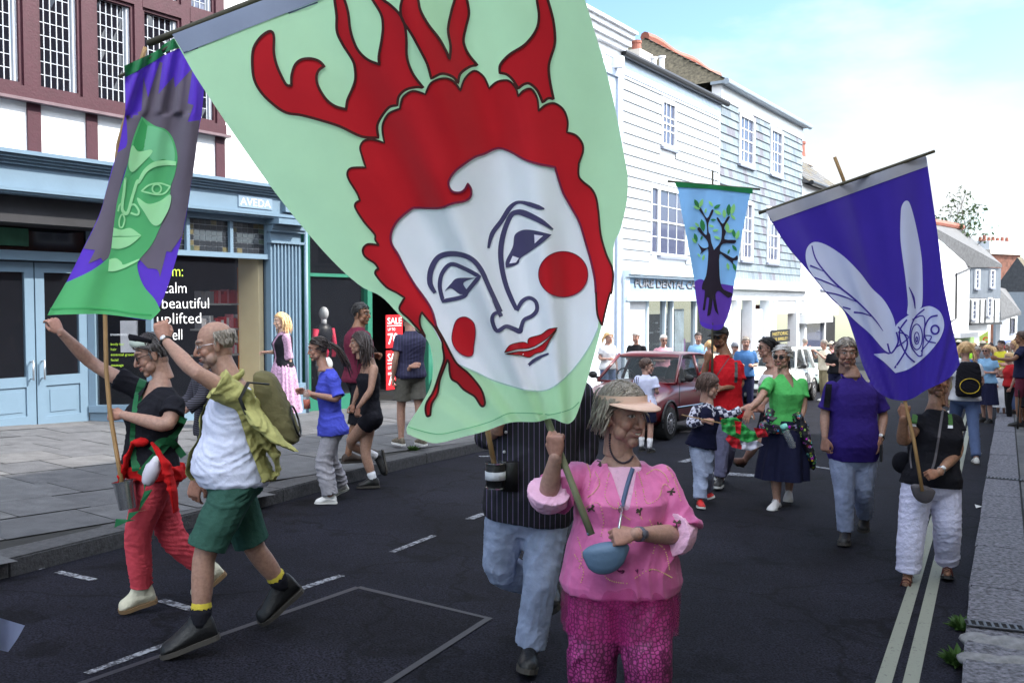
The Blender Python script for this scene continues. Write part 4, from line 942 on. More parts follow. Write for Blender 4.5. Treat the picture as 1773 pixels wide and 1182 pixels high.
c.line(C('5',(925,228,1),(960,165),(1010,140),(1055,168),(1062,222),(1030,262),(975,290),(955,340),(945,368),(900,350),(850,335),(790,365),(758,300),(765,255),(800,240),(822,262)),[6,7,6.5,6.5,7,7,6.5,7,9,8,7,7,7,6,6,6],IND,L2)
c.line(C('3',(737,1108,1),(715,1010),(730,920),(790,857),(880,885),(985,940,1),(905,1038),(872,1078)),7.2,IND,L2,closed=True)
c.fill(C('3',(750,1040),(790,990),(835,952),(960,950,1),(900,968),(875,990),(900,1035),(895,1055),(850,1060),(790,1020)),IND,L2)
eyer=C('4',(298,880,1),(300,830),(345,740),(358,660),(400,628),(450,621),(520,632),(612,655,1),(560,700),(480,760),(400,815),(385,850),(340,872))
c.fill(eyer,IND,L2)
c.fill(C('4',(492,655,1),(552,663,1),(495,716,1)),WHC,L2+.003,smooth=False);c.fill(C('4',(345,800,1),(388,815,1),(368,845,1),(322,852,1)),WHC,L2+.003,smooth=False)
q=c.fill(C('4',*[(690+168*math.cos(a*math.pi/12),925+155*math.sin(a*math.pi/12))for a in range(24)]),RD,L2);c.line(q,1.6,PLUM,L2+.003,closed=True,smooth=False)
q=c.fill(C('5',(500,320),(530,280),(580,272),(630,310),(642,380),(632,460),(622,530),(570,535),(510,490),(482,420)),RD,L2);c.line(q,1.6,PLUM,L2+.003,closed=True,smooth=False)
for lp in(C('5',(840,513,1),(880,462),(960,442),(1000,452,1),(1010,415),(1090,390),(1140,355),(1203,343,1),(1150,400),(1080,450),(1010,482),(930,490)),C('5',(845,524,1),(930,507),(1010,500),(1100,457),(1200,356,1),(1150,430),(1110,500),(1050,520),(1010,545),(940,530))):
 q=c.fill(lp,RD,L2);c.line(q,1.4,BRN,L2+.003,closed=True,smooth=False)
c.line(C('5',(1005,600),(1040,568),(1090,540),(1142,520)),[5,6,5,3],IND,L2)
c.line(C('5',(185,1020),(380,1068),(560,1035),(740,985),(860,930),(960,925),(1100,930),(1160,935),(1290,900),(1350,850)),1.6,LGD,.004)
c.line(C('5',(520,592),(640,642),(760,700),(900,745),(1000,770),(1120,770),(1222,713),(1330,602),(1420,472),(1480,345)),2,mat('pale_seam',s(176,206,200),.8,n=0),.005)
c.build(BN)
def pole3(px0,py0,D0_,px1,py1,D1_,r0,r1,parent,mt,name='pole',seg=10):
 m=M();a,b=at(px0,py0,D0_),at(px1,py1,D1_);n_=14;pts=[a+(b-a)*k/n_ for k in range(n_+1)]
 m.tube(pts,[r0+(r1-r0)*k/n_+(.0012 if k%3==0 else 0)for k in range(n_+1)],seg);return m.build(name,mt,parent,True)
pole3(1024,925,3.43,640,-75,3.72,.0135,.012,BN,mat('grey_green_pole',s(120,122,96),.5,n=.2,ns=10))
pole3(256,76,3.69,985,-212,3.55,.013,.013,BN,DWOOD,'crossbar')
# ---------- 2: green face banner on the left ----------
PU=fabric('purple_cloth',s(96,58,196),.25,.12);CH=fabric('charcoal_cloth',s(108,98,112),.15,.12);GN=fabric('mid_green_cloth',s(104,206,128),.4,.06);GN2=fabric('light_green_cloth',s(186,246,186),.35,.05);GN3=fabric('pale_forehead_green',s(136,214,160),.3,.05);DG=fabric('dark_green_band',s(22,110,62),.1,.1)
GNS=fabric('deep_green_cloth',s(70,172,100),.25,.05)
def D2f(x,y):
 r=max(0.0,min(1.0,(560-y)/480.0));cx=190+(y-545)*-.20;w=60+(y-70)*.17
 u_=(x-cx)/w;k=34 if y<200 else 22
 f=math.sin(u_*k*.5+y*.006)*(.012+.016*r*r)+math.sin(u_*9+2+y*.01)*.012
 return 5.25+.05*math.cos(u_*1.5)+f-.04*math.sin(y/90.)
BN2=thing('banner','narrow purple and grey banner with a green half face held by the left couple','banner',G(205,1035),'painted cloth banners carried in the parade')
c=Cloth(D2f,5)
out2=C('6',(597,318,1),(600,560),(580,700),(545,880),(500,1010),'7',(455,130),(400,320),(280,570),(150,830),(20,1050,1),(20,1075,1),(130,1070),(300,1064),(400,1066),(550,1080),(700,1105),(795,1112,1),(860,1012),(940,800),(1030,480),(1075,250),(1105,40),'6',(1112,1060),(1160,700),(1180,600),(1195,330),(1140,235),(1040,90,1),(860,175))
c.fill(out2,PU,0)
c.fill(C('6',(590,238,1),(830,128),(890,76),(985,20,1),(1042,92,1),(910,132),(860,177),(700,272),(598,325,1)),DG,.006)
c.fill(C('6',(607,612,1),(648,612),(722,575,1),(737,320,1),(772,480,1),(860,208,1),(882,215,1),(850,452,1),(966,320,1),(976,402,1),(1112,250,1),(1072,522,1),(1117,535,1),(1072,662,1),(1165,648,1),(1112,1060),'7',(1103,50),(1072,250),(1030,472,1),(945,597,1),(912,590,1),(862,787,1),(840,730),(770,720,1),(705,650,1),(800,540),(870,390),(930,230),(945,100),'6',(975,1060),(995,930),(965,800),(910,722),(820,690),(750,642),(722,618,1),(690,700),(650,820),(620,970),'7',(590,0),(540,200),(510,420),(490,580),(470,642,1),(430,667,1),(415,640,1),(318,686,1),(372,582,1),(283,570,1),(400,330),(457,128),'6',(540,895,1),(602,855,1),(615,800)),CH,.003)
c.fill(C('6',(724,622,1),(820,690),(910,722),(965,800),(995,930),(975,1060),'7',(945,100),(930,230),(870,390),(800,540),(706,652,1),(690,700),(710,790),(750,870),(820,950),(857,1020),(860,1045),(795,1112,1),(550,1080),(400,1066),(130,1070),(20,1075,1),(20,1052),(150,828,1),(300,760),(400,700),(470,642,1),(490,580),(510,420),(540,200),'6',(595,1060),(620,970),(650,820),(690,700)),GN,.006)
c.fill(C('6',(770,690,1),(820,700),(905,735),(950,800),(975,900),(960,1000),(900,945),(820,960),(760,900),(740,860)),GN3,.009)
c.fill(C('6',(728,640,1),(765,690,1),(745,850),(700,880),(662,830)),GNS,.009)
c.fill(C('6',(655,840),(700,887),(790,872),(800,900),(720,985),(655,1042),(625,1000),(632,920)),GN2,.011)
c.line(C('6',(985,978),(900,972),(820,985),(750,1035),(700,1120),'7',(690,60),(655,170),(622,288),(597,304),(575,260),(590,140),(600,40),'6',(600,1110)),[7,9,9,7,5,5,5,5,6,5,5,4,3],GN2,.012)
c.line(C('7',(640,240),(672,240),(702,285),(690,315),(640,300)),3.4,GN2,.012)
c.line(C('7',(582,315),(595,350),(580,405),(557,405),(553,360),(568,318)),2.6,GN2,.012,closed=True)
c.line(C('7',(545,290),(555,245),(575,225)),3,GN2,.012)
c.fill(C('7',(510,412,1),(570,428),(640,416),(722,472,1),(640,476),(505,476,1)),GN2,.012);c.fill(C('7',(502,484,1),(640,482),(720,474,1),(640,542),(560,572),(495,568,1)),GN2,.012)
c.fill(C('7',(478,652,1),(530,644),(570,672),(590,692),(700,650),(690,668),(600,715),(520,742),(470,742,1)),GN2,.012)
c.fill(C('7',(694,185),(770,232),(860,212),(940,162),(942,230),(910,312),(855,392),(800,382),(740,290),(700,230)),GN2,.012)
c.line(C('7',(722,135,1),(780,90),(860,76),(940,100,1),(900,150),(840,162),(780,150)),2.8,GN2,.012,closed=True)
c.line(C('7',*[(838+34*math.cos(a*.524),118+34*math.sin(a*.524))for a in range(12)]),2.6,GN2,.012,closed=True)
c.line(C('7',(30,1028),(200,1022),(440,1028),(640,1058),(800,1075)),3,GNS,.009)
c.build(BN2)
m=M();pts=[at(*q)for q in((216,868,5.2),(203,790,5.23),(190,712,5.26),(184,640,5.29),(182,545,5.33),(186,420,5.37),(205,250,5.38),(245,105,5.36),(252,82,5.36))]
m.tube(pts,.0125,10);m.build('pole',WOOD,BN2,True)
pole3(206,134,5.3,318,66,5.27,.009,.009,BN2,DWOOD,'crossbar')
# ---------- 3: purple banner with the winged insect ----------
VI=fabric('violet_cloth',s(60,40,156),.2,.1);WC=fabric('pale_insect_cloth',s(204,210,240),.15,.05);GH=fabric('pale_grey_hem',s(168,168,182),.1,.15)
def D3f(x,y):
 t=max(0.0,min(1.0,(690-y)/380.0));cx=1560-t*75;u_=(x-cx)/(60+190*t)
 f=math.sin(u_*13+t*2)*.036*(.3+t*.7)+.03*math.exp(-((u_+.06)/.06)**2)+math.sin(u_*34)*.012*(1-t)
 return 6.25+f+.10*math.cos(u_*1.6)-.1
BN3=thing('banner','purple banner with a pale winged insect held high on the right','banner',G(1570,1020),'painted cloth banners carried in the parade')
c=Cloth(D3f,5)
c.fill(C('p',(1330,374,1),(1360,422),(1393,462),(1436,514),(1462,540),(1479,584),(1494,632),(1512,669),(1534,687),(1558,693),(1579,690),(1604,675),(1640,657),(1659,635),(1660,620),(1646,553),(1634,492),(1625,416),(1614,340),(1604,272,1),(1465,318)),VI,0)
c.fill([(1326,366,1),(1603,270,1),(1606,288,1),(1338,384,1)],GH,.005,smooth=False)
c.fill(C('8',(120,300),(160,260),(230,275),(330,340),(420,430),(490,520),(560,590),(610,680),(627,760),(620,830),(600,892,1),(560,870),(480,780),(400,710),(330,640),(230,540),(150,440),(118,370)),WC,.004)
c.fill(C('8',(655,100),(663,50),(685,25),(708,45),(740,160),(770,320),(779,450),(778,600),(760,640),(695,670),(696,600),(680,450),(654,250)),WC,.004)
c.fill(C('8',(622,745),(690,680),(760,640),(820,623),(880,658),(902,730),(882,800),(840,860),(780,922),(700,980),(625,1003,1),(560,940),(498,895,1),(560,890),(600,885)),WC,.004)
for pts,w in(([(150,280),(180,370),(280,490),(400,590),(500,690),(555,765)],[2,2.6,3,3,2.6,1]),([(140,393),(180,408),(215,425)],[3,2,1]),([(165,460),(240,490),(320,525)],[2,2.6,1]),([(232,543),(320,565),(412,602)],[2,2.6,1]),([(325,628),(370,640)],[2.4,2.4]),([(388,658),(440,664),(495,684)],[3.4,2.6,1]),([(702,515),(728,575),(737,638)],[1,4,1.5]),([(790,640),(735,690),(708,770),(715,850),(755,905),(780,900)],2.4),([(865,676),(820,690),(790,750),(800,815),(855,832)],[3,2.8,2.6,2.6,2]),([(690,700),(650,760),(655,830),(690,900),(735,942)],2.8),([(640,740),(690,810),(680,880),(620,975)],2.8),([(630,770),(640,830),(600,890),(580,835)],3),([(720,700),(790,690),(775,900)],2),([(625,860),(700,800),(640,770)],2),([(790,790),(830,800),(770,880)],2)):
 c.line(C('8',*pts),w,VI,.007)
for(cx,cy,rx,ry,w)in((850,757,22,24,3.2),(746,798,32,72,2),(746,805,14,34,1.8),(746,812,5,14,2)):
 c.line(C('8',*[(cx+rx*math.cos(a*.524),cy+ry*math.sin(a*.524))for a in range(12)]),w,VI,.007,closed=True)
c.build(BN3)
m=M();m.tube([at(*q)for q in((1597,850,6.16),(1582,760,6.22),(1568,700,6.27),(1540,560,6.38),(1495,420,6.42),(1460,310,6.42),(1445,272,6.42))],.012,10);m.build('pole',WOOD,BN3,True)
pole3(1314,369,6.3,1618,262,6.22,.011,.011,BN3,DWOOD,'crossbar')
# ---------- 4: tree banner ----------
SB=fabric('sky_blue_cloth',s(136,188,238),.25,.05);PL=fabric('violet_ground_cloth',s(106,66,176),.25,.06);TB=fabric('tree_black_cloth',s(32,22,38),.02,.1)
def D4f(x,y):
 u_=(x-1237)/60.0;return 10.3+math.sin(u_*7+y*.01)*.02+.03*math.cos(u_*2)
BN4=thing('banner','tapering sky blue banner with a dark leafy tree above the man in red','banner',G(1236,850),'painted cloth banners carried in the parade')
c=Cloth(D4f,4)
c.fill(C('9',(85,62,1),(603,108,1),(585,150),(535,400),(482,730),(462,860),(447,935),(400,1050),(370,1068),(330,1066),(270,1050),(245,1020),(235,950),(215,840),(205,735),(160,470),(120,270)),SB,0)
c.fill(C('9',(207,737,1),(250,722),(320,752),(400,755),(474,768,1),(462,860),(447,935),(400,1050),(370,1068),(330,1066),(270,1050),(245,1020),(235,950),(215,840)),PL,.006)
c.fill(C('9',(245,1010),(330,1035),(402,1028),(395,1055),(370,1068),(330,1066),(270,1050)),PU,.010)
c.fill(C('9',(72,58,1),(606,104,1),(603,140,1),(330,108),(84,95,1)),DG,.012,smooth=False)
tr=[(300,520),(296,620),(285,700),(262,750),(258,790),(278,805),(262,930,1),(278,930),(290,850),(308,850,1),(293,972,1),(318,955),(332,850,1),(345,930),(372,966,1),(362,915),(350,825),(372,800),(400,822),(440,848),(466,820),(410,795),(388,760),(378,690),(378,555),(415,575),(450,600),(478,640,1),(470,598),(502,590),(498,560),(470,578),(415,548),(380,525),(402,480),(478,478),(486,455),(412,450),(422,400),(410,368),(448,300),(430,300),(400,345),(368,302),(358,312),(388,360),(393,410),(383,470),(340,522,1),(322,470),(315,420),(304,400),(302,340),(337,258),(322,252),(292,308),(252,238),(236,246),(274,300),(290,350),(290,418),(268,405),(243,368),(226,382),(258,420),(293,460),(300,503),(262,508),(228,478),(252,528),(245,552),(272,532)]
c.fill(C('9',*tr),TB,.013,sub=3)
l1=fabric('leaf_green_cloth',s(150,215,130),.2,.05);l2=fabric('leaf_dark_cloth',s(50,130,70),.2,.05)
for(x,y,a,L_,mm)in((222,208,1.1,34,1),(252,205,-1.2,32,0),(222,235,.4,25,0),(283,255,-1.3,18,0),(318,208,.9,24,0),(360,228,-.5,28,1),(365,268,.5,30,0),(440,250,-1.5,42,1),(468,245,-1.3,40,0),(410,275,1.5,32,0),(470,300,.8,24,0),(335,318,0,20,1),(262,355,1.4,44,1),(195,375,.1,26,0),(225,352,.8,22,0),(215,440,1.3,32,1),(205,460,.9,24,0),(255,440,-1.2,18,1),(322,360,.3,20,0),(350,390,-.2,22,0),(362,440,.4,26,0),(430,370,1.5,36,0),(455,395,-.4,24,0),(475,410,1.4,30,1),(500,420,-1.3,34,0),(480,510,.9,26,1),(440,535,-1.2,18,1),(435,635,1.4,26,0),(480,640,1.3,28,1),(268,575,-1.3,22,0),(238,560,.8,16,0)):
 p_=[]
 for k,(f,w_)in enumerate(((-1,0),(-.5,.32),(.1,.4),(.6,.26),(1,0),(.6,-.26),(.1,-.4),(-.5,-.32))):p_.append((x+L_*(f*math.cos(a)-w_*math.sin(a)),y+L_*(f*math.sin(a)+w_*math.cos(a))))
 c.fill(C('9',*p_),(l1,l2)[mm],.016,smooth=False)
c.build(BN4)
pole3(1233,745,10.25,1234,296,10.42,.014,.011,BN4,DWOOD)
pole3(1156,314,10.36,1316,328,10.36,.012,.012,BN4,DWOOD,'crossbar')
# ---------- pale cloth corner at the lower left edge ----------
m=M();
def Dc(x,y):return 2.2+.02*math.sin(x/12.)
c=Cloth(Dc,6);c.fill([(-90,1040,1),(-10,1066,1),(43,1082,1),(30,1105),(14,1128,1),(-60,1110),(-100,1100)],fabric('pale_blue_cloth',s(120,128,158),.2),0)
c.fill([(-90,1030,1),(-88,1120),(-110,1110),(-112,1030,1)],GREY,.002)
tag(c.m.build('cloth_corner',c.mats,smooth=True),'pale blue corner of cloth poking in at the lower left picture edge','cloth')
# ================= people: continuous bodies grown from posed joints =================
from mathutils.bvhtree import BVHTree
def lerp(a,b,t):return a+(b-a)*t
def remesh(m,voxel,it=3,fac=.5):
 me=bpy.data.meshes.new('tmp');me.from_pydata([tuple(v)for v in m.v],[],m.f);o=bpy.data.objects.new('tmp',me);COL.objects.link(o)
 md=o.modifiers.new('r','REMESH');md.mode='VOXEL';md.voxel_size=voxel;md.adaptivity=0
 if it:sm=o.modifiers.new('s','SMOOTH');sm.factor=fac;sm.iterations=it
 dg=bpy.context.evaluated_depsgraph_get();dg.update();ev=o.evaluated_get(dg);em=ev.to_mesh()
 n=len(em.vertices);v=np.empty(n*3);em.vertices.foreach_get('co',v);v=v.reshape(-1,3)
 nl=len(em.loops);li=np.empty(nl,dtype=np.int32);em.loops.foreach_get('vertex_index',li)
 ls=np.empty(len(em.polygons),dtype=np.int32);em.polygons.foreach_get('loop_start',ls)
 vn=np.empty(n*3);em.vertices.foreach_get('normal',vn);vn=vn.reshape(-1,3)
 f=[tuple(x)for x in np.split(li,ls[1:])]if len(ls)else[]
 if len(ls)and nl==4*len(ls):f=li.reshape(-1,4)
 ev.to_mesh_clear();bpy.data.objects.remove(o);bpy.data.meshes.remove(me)
 return v,f,vn
def folds(p,amp,freq,dirv,seed,sharp=1.6):
 """ridged wrinkles that run across dirv"""
 r=np.random.RandomState(seed);d=np.array(dirv,float);d/=np.linalg.norm(d)
 w=p.copy()
 for k in range(3):
  a=r.normal(size=3);w=w+.022*np.sin(p@(a*16)+r.uniform(0,6))[:,None]*r.normal(size=3)
 out=np.zeros(len(p));amt=0
 for k in range(4):
  a=d*freq*(.7+.6*k)+r.normal(size=3)*freq*.75;s_=np.sin(w@a+r.uniform(0,6));wt_=1/(1+.8*k)
  mask=.5+.5*np.sin(p@(r.normal(size=3)*9)+r.uniform(0,6))
  out+=wt_*mask*(1-np.abs(s_))**sharp;amt+=wt_*.5
 return amp*(out/amt-.6)
def attr_color(me,cols):
 a=me.color_attributes.new('Col','FLOAT_COLOR','POINT');c=np.ones((len(me.vertices),4));c[:,:3]=cols;a.data.foreach_set('color',c.ravel())
def skin_mat():
 if 'skin' in _mats:return _mats['skin']
 m=bpy.data.materials.new('skin');m.use_nodes=True;t=m.node_tree;P=t.nodes['Principled BSDF'];L=t.links.new
 a=t.nodes.new('ShaderNodeVertexColor');a.layer_name='Col';co=t.nodes.new('ShaderNodeTexCoord')
 n=t.nodes.new('ShaderNodeTexNoise');n.inputs['Scale'].default_value=60;n.inputs['Detail'].default_value=5;L(co.outputs['Object'],n.inputs[0])
 r=t.nodes.new('ShaderNodeMapRange');r.inputs[1].default_value=.3;r.inputs[2].default_value=.7;r.inputs[3].default_value=.82;r.inputs[4].default_value=1.14;L(n.outputs[0],r.inputs[0])
 s_=t.nodes.new('ShaderNodeVectorMath');s_.operation='SCALE';L(a.outputs[0],s_.inputs[0]);L(r.outputs[0],s_.inputs['Scale']);L(s_.outputs[0],P.inputs['Base Color'])
 P.inputs['Roughness'].default_value=.52;P.inputs['Specular IOR Level'].default_value=.35;P.inputs['Subsurface Weight'].default_value=.15;P.inputs['Subsurface Radius'].default_value=(.02,.008,.004);P.inputs['Subsurface Scale'].default_value=.4
 b=t.nodes.new('ShaderNodeBump');b.inputs['Strength'].default_value=.35;b.inputs['Distance'].default_value=.003;n2=t.nodes.new('ShaderNodeTexNoise');n2.inputs['Scale'].default_value=160;L(co.outputs['Object'],n2.inputs[0]);L(n2.outputs[0],b.inputs['Height']);L(b.outputs[0],P.inputs['Normal'])
 _mats['skin']=m;return m
def hair_mat(name,c,var=.45):
 if name in _mats:return _mats[name]
 m=bpy.data.materials.new(name);m.use_nodes=True;t=m.node_tree;P=t.nodes['Principled BSDF'];L=t.links.new
 co=t.nodes.new('ShaderNodeTexCoord');mp_=t.nodes.new('ShaderNodeMapping');mp_.inputs['Scale'].default_value=(140,140,16);L(co.outputs['Object'],mp_.inputs[0])
 n=t.nodes.new('ShaderNodeTexNoise');n.inputs['Scale'].default_value=1;n.inputs['Detail'].default_value=4;L(mp_.outputs[0],n.inputs[0])
 r=t.nodes.new('ShaderNodeMapRange');r.inputs[1].default_value=.3;r.inputs[2].default_value=.7;r.inputs[3].default_value=1-var;r.inputs[4].default_value=1+var;L(n.outputs[0],r.inputs[0])
 s_=t.nodes.new('ShaderNodeVectorMath');s_.operation='SCALE';s_.inputs[0].default_value=c;L(r.outputs[0],s_.inputs['Scale']);L(s_.outputs[0],P.inputs['Base Color'])
 P.inputs['Roughness'].default_value=.5
 b=t.nodes.new('ShaderNodeBump');b.inputs['Strength'].default_value=.8;b.inputs['Distance'].default_value=.006;L(n.outputs[0],b.inputs['Height']);L(b.outputs[0],P.inputs['Normal'])
 _mats[name]=m;return m
 # ---- head, in its own axes: x to the person's left, y forward, z up; origin between the ears at eye height
_heads={}
def head_base(kind,vox):
 key=(kind,vox)
 if key in _heads:return _heads[key]
 m=M();E=lambda c,r,ax=None:m.ell(c,r,ax,18,12)
 wj={'m':1.08,'f':.94,'c':.9,'o':1.04}[kind];ns={'m':1.12,'f':.88,'c':.7,'o':1.1}[kind]
 E((0,-.014,.034),(.073,.094,.086));E((0,.022,.005),(.064,.064,.088));
 E((0,.024,-.066),(.050*wj,.050,.046));E((0,.060,-.100),(.022*wj,.018,.018))
 E((0,-.02,-.04),(.058*wj,.066,.06))
 for sx in(-1,1):
  E((sx*.035,.050,-.032),(.027,.027,.027));E((sx*.045,.03,-.065),(.022*wj,.03,.03))
  m.tube([(sx*.050,.060,.030),(sx*.030,.079,.034),(sx*.012,.085,.026)],[.007,.009,.008],8,dome=True)
  ax=(V((math.cos(.35),-sx*math.sin(.35)*1,0)).normalized(),V((sx*math.sin(.35),math.cos(.35),0)).normalized(),V((0,0,1)))
  E((sx*.077,-.008,-.008),(.006,.019,.031),ax);E((sx*.073,.000,-.028),(.007,.010,.012))
  E((sx*.0315,.0655,.004),(.0145,.013,.0125));E((sx*.0115*ns,.085,-.040),(.0085*ns,.010,.0075))
 m.tube([(0,.079,.020),(0,.087,.0),(0,.094+.005*ns,-.024),(0,.096+.005*ns,-.035)],[.0075,.0085*ns,.0105*ns,.0105*ns],10,dome=True)
 E((0,.082,-.0615),(.023,.009,.0062));E((0,.080,-.0735),(.020,.0095,.0070));E((0,.072,-.066),(.03,.014,.016))
 m.tube([(0,-.018,-.05),(0,-.022,-.17)],[.055*wj,.056*wj],16)
 v,f,n=remesh(m,vox,2,.5)
 _heads[key]=(v,f,n);return _heads[key]
def smoothstep(a,b,x):t=np.clip((x-a)/(b-a),0,1);return t*t*(3-2*t)
def make_head(kind,vox,skin,o):
 v,f,n=head_base(kind,vox);v=v.copy();x,y,z=v[:,0],v[:,1],v[:,2];front=y>.03
 old=o.get('old',0)
 ax=np.abs(x)
 def g(cx,cz,rx,rz):return np.exp(-((ax-cx)/rx)**2-((z-cz)/rz)**2)*front
 d=-.0045*g(.016,.008,.008,.010)-.003*g(.045,.0,.01,.009)
 zl=-.0665+o.get('smile',.3)*.9*(ax/.025)**2*.006
 d-=.0035*np.exp(-((z-zl)/.0022)**2)*(ax<.027)*front
 nl=.018+(-.035-z)*.55;d-=(.0012+.003*old)*np.exp(-((ax-nl)/.0035)**2)*((z<-.035)&(z>-.078))*front
 if old>.3:
  d-=.0016*old*np.exp(-((np.sin(z*420))/.35)**2)*((z>.045)&(z<.085)&front&(ax<.045));d-=.002*old*g(.034,-.014,.016,.0025)
  d+=.006*old*np.exp(-((z+.115)/.014)**2-(ax/.035)**2)*(y>.0)*(y<.07)
 v+=n*d[:,None]
 col=np.tile(np.array(skin),(len(v),1))
 def mixc(c,w):
  nonlocal col;w=np.clip(w,0,1)[:,None];col=col*(1-w)+np.array(c)*w
 sk=np.array(skin)
 mixc(sk*(1.05,.70,.62),.5*g(.040,-.036,.020,.018));mixc(sk*(1.02,.68,.6),.45*np.exp(-(ax/.016)**2-((z+.036)/.014)**2)*(y>.085));mixc(sk*(.62,.52,.5),.55*g(.031,.002,.020,.014))
 if o.get('stubble'):mixc(o['stubble'],.28*smoothstep(-.04,-.055,z)*(y>.0)*((z<-.058)|(ax>.024)|True)*smoothstep(-.13,-.115,z))
 bc=np.array(o.get('brow',(.05,.035,.025)));bz=.029+.004*np.cos((ax-.03)*60)
 mixc(bc,.85*(np.abs(z-bz)<.0038)*((ax>.014)&(ax<.050))*front)
 lc=np.array(o.get('lip',(sk*(.95,.48,.48)).tolist()))
 lip=((ax/.0255)**2+((z-zl)/.0095)**2<1)&(y>.055);mixc(lc,.8*lip)
 if o.get('teeth'):mixc((.62,.6,.55),.9*(((ax/.018)**2+((z-zl+.0005)/.0042)**2<1)&(y>.06)))
 mixc((.05,.02,.02),.85*((np.abs(z-zl-(.004 if o.get('teeth')else 0))<.0014)&(ax<.024)&(y>.055)))
 if not o.get('shut'):
  ez=.0035;ew,eh=.0140,.0062
  e=((ax-.0315)/ew)**2+((z-ez)/eh)**2;ew_=(e<1)&front
  mixc((.50,.49,.48),.9*ew_);mixc((.035,.03,.028),.97*(((ax-.0315)**2+(z-ez)**2<.0054**2)&ew_));mixc((.03,.02,.02),.85*((e>.8)&(e<1.45)&(z>ez)&front))
 else:mixc((.05,.03,.03),.8*((np.abs(z-.002+12*(ax-.0315)**2)<.0018)&(np.abs(ax-.0315)<.014)&front))
 mixc(sk*(.4,.25,.22),.9*(((ax-.0075)**2+(z+.0475)**2<.0042**2)&(y>.085)))
 sc_=o.get('scalp')
 if sc_ is not None:mixc(sc_,.8*smoothstep(.055,.08,z)*(y<.07)+.7*smoothstep(.0,-.03,y)*(z>-.04))
 return v,f,col
 # ---- hand: wrist at origin, x to the fingers, y to the thumb, z out of the back of the hand
_hands={}
def hand_base(pose,vox):
 key=(pose,vox)
 if key in _hands:return _hands[key]
 m=M()
 curl={'grip':(68,78,52),'relax':(26,34,22),'open':(8,12,8),'pinch':(48,42,22),'soft':(42,50,30)}[pose]
 m.loft([[V((x,w*math.cos(a),h*math.sin(a)+zc))for a in[2*math.pi*k/14 for k in range(14)]]for x,w,h,zc in((-.03,.026,.019,0),(0,.026,.019,0),(.02,.033,.019,-.002),(.05,.041,.017,-.003),(.078,.042,.014,-.001),(.092,.036,.010,0))])
 m.ell((.035,.022,-.010),(.028,.016,.013));m.ell((.04,-.022,-.009),(.03,.013,.011))
 for i,(y0,L_,sp)in enumerate(((.030,.072,.10),(.0105,.080,.03),(-.009,.074,-.04),(-.027,.058,-.12))):
  p=V((.086-.004*abs(i-1),y0,.001));a=0;pts=[p-V((.012,0,0)),p];rr=[.0092,.0098];jit=(1+.13*math.sin(i*2.3+len(pose)))
  for k,(fr_,r_)in enumerate(((.46,.0086),(.30,.0080),(.24,.0066))):
   a+=math.radians(curl[k]*jit*(1+(.12*i if pose in('relax','soft','open')else 0)))
   dv=V((math.cos(a),sp*math.cos(a),-math.sin(a)));q=p+dv*(L_*fr_*.5);pts.append(q);rr.append(r_);p=p+dv*(L_*fr_);pts.append(p);rr.append(r_*(1.04 if k<2 else.82))
  m.tube(pts,rr,10,dome=True)
 T={'grip':[(.012,.020,-.008),(.045,.040,-.020),(.068,.036,-.040),(.080,.016,-.050)],'relax':[(.012,.020,-.006),(.042,.046,-.014),(.068,.054,-.022),(.090,.050,-.030)],'open':[(.012,.020,-.004),(.040,.052,-.008),(.062,.070,-.010),(.082,.082,-.012)],'pinch':[(.012,.020,-.008),(.044,.042,-.022),(.072,.040,-.036),(.092,.026,-.044)],'soft':[(.012,.020,-.006),(.042,.044,-.018),(.068,.048,-.030),(.088,.038,-.040)]}[pose]
 m.tube(T,[.015,.0125,.0105,.0085],10,dome=True)
 v,f,n=remesh(m,vox,2,.45)
 _hands[key]=(v,f);return _hands[key]
 # ---- hair, in head axes
def lock(m,p0,d0,L_,r,seed,grav=1.0,curl=0.0,hug=True,seg=7):
 rnd=random.Random(seed);p=V(p0);d=V(d0).normalized();pts=[p.copy()];st=L_/seg;ph=rnd.uniform(0,6)
 for k in range(seg):
  d=(d+V((0,0,-1))*grav*.35+V((math.sin(ph+k*1.9),math.cos(ph+k*1.6),0))*curl).normalized();p=p+d*st
  if hug:
   c=V((0,-.014,.03));q=p-c;e=V((q.x/.083,q.y/.103,q.z/.098)).length
   if e<1.0:p=c+q/e
   if p.y>.015 and p.z<.062:p.y-=.013;p.x+=math.copysign(.007,p.x or 1)
   if p.z<-.04 and abs(p.x)<.062 and p.y>-.06:p.y-=.004;p.x+=math.copysign(.004,p.x or 1)
  pts.append(p.copy())
 m.tube(pts,[r*(.75+.5*math.sin(math.pi*min(1,(k+.6)/seg)))*(1 if k<seg-1 else.45)for k in range(seg+1)],6,flat=.6,cap=True)
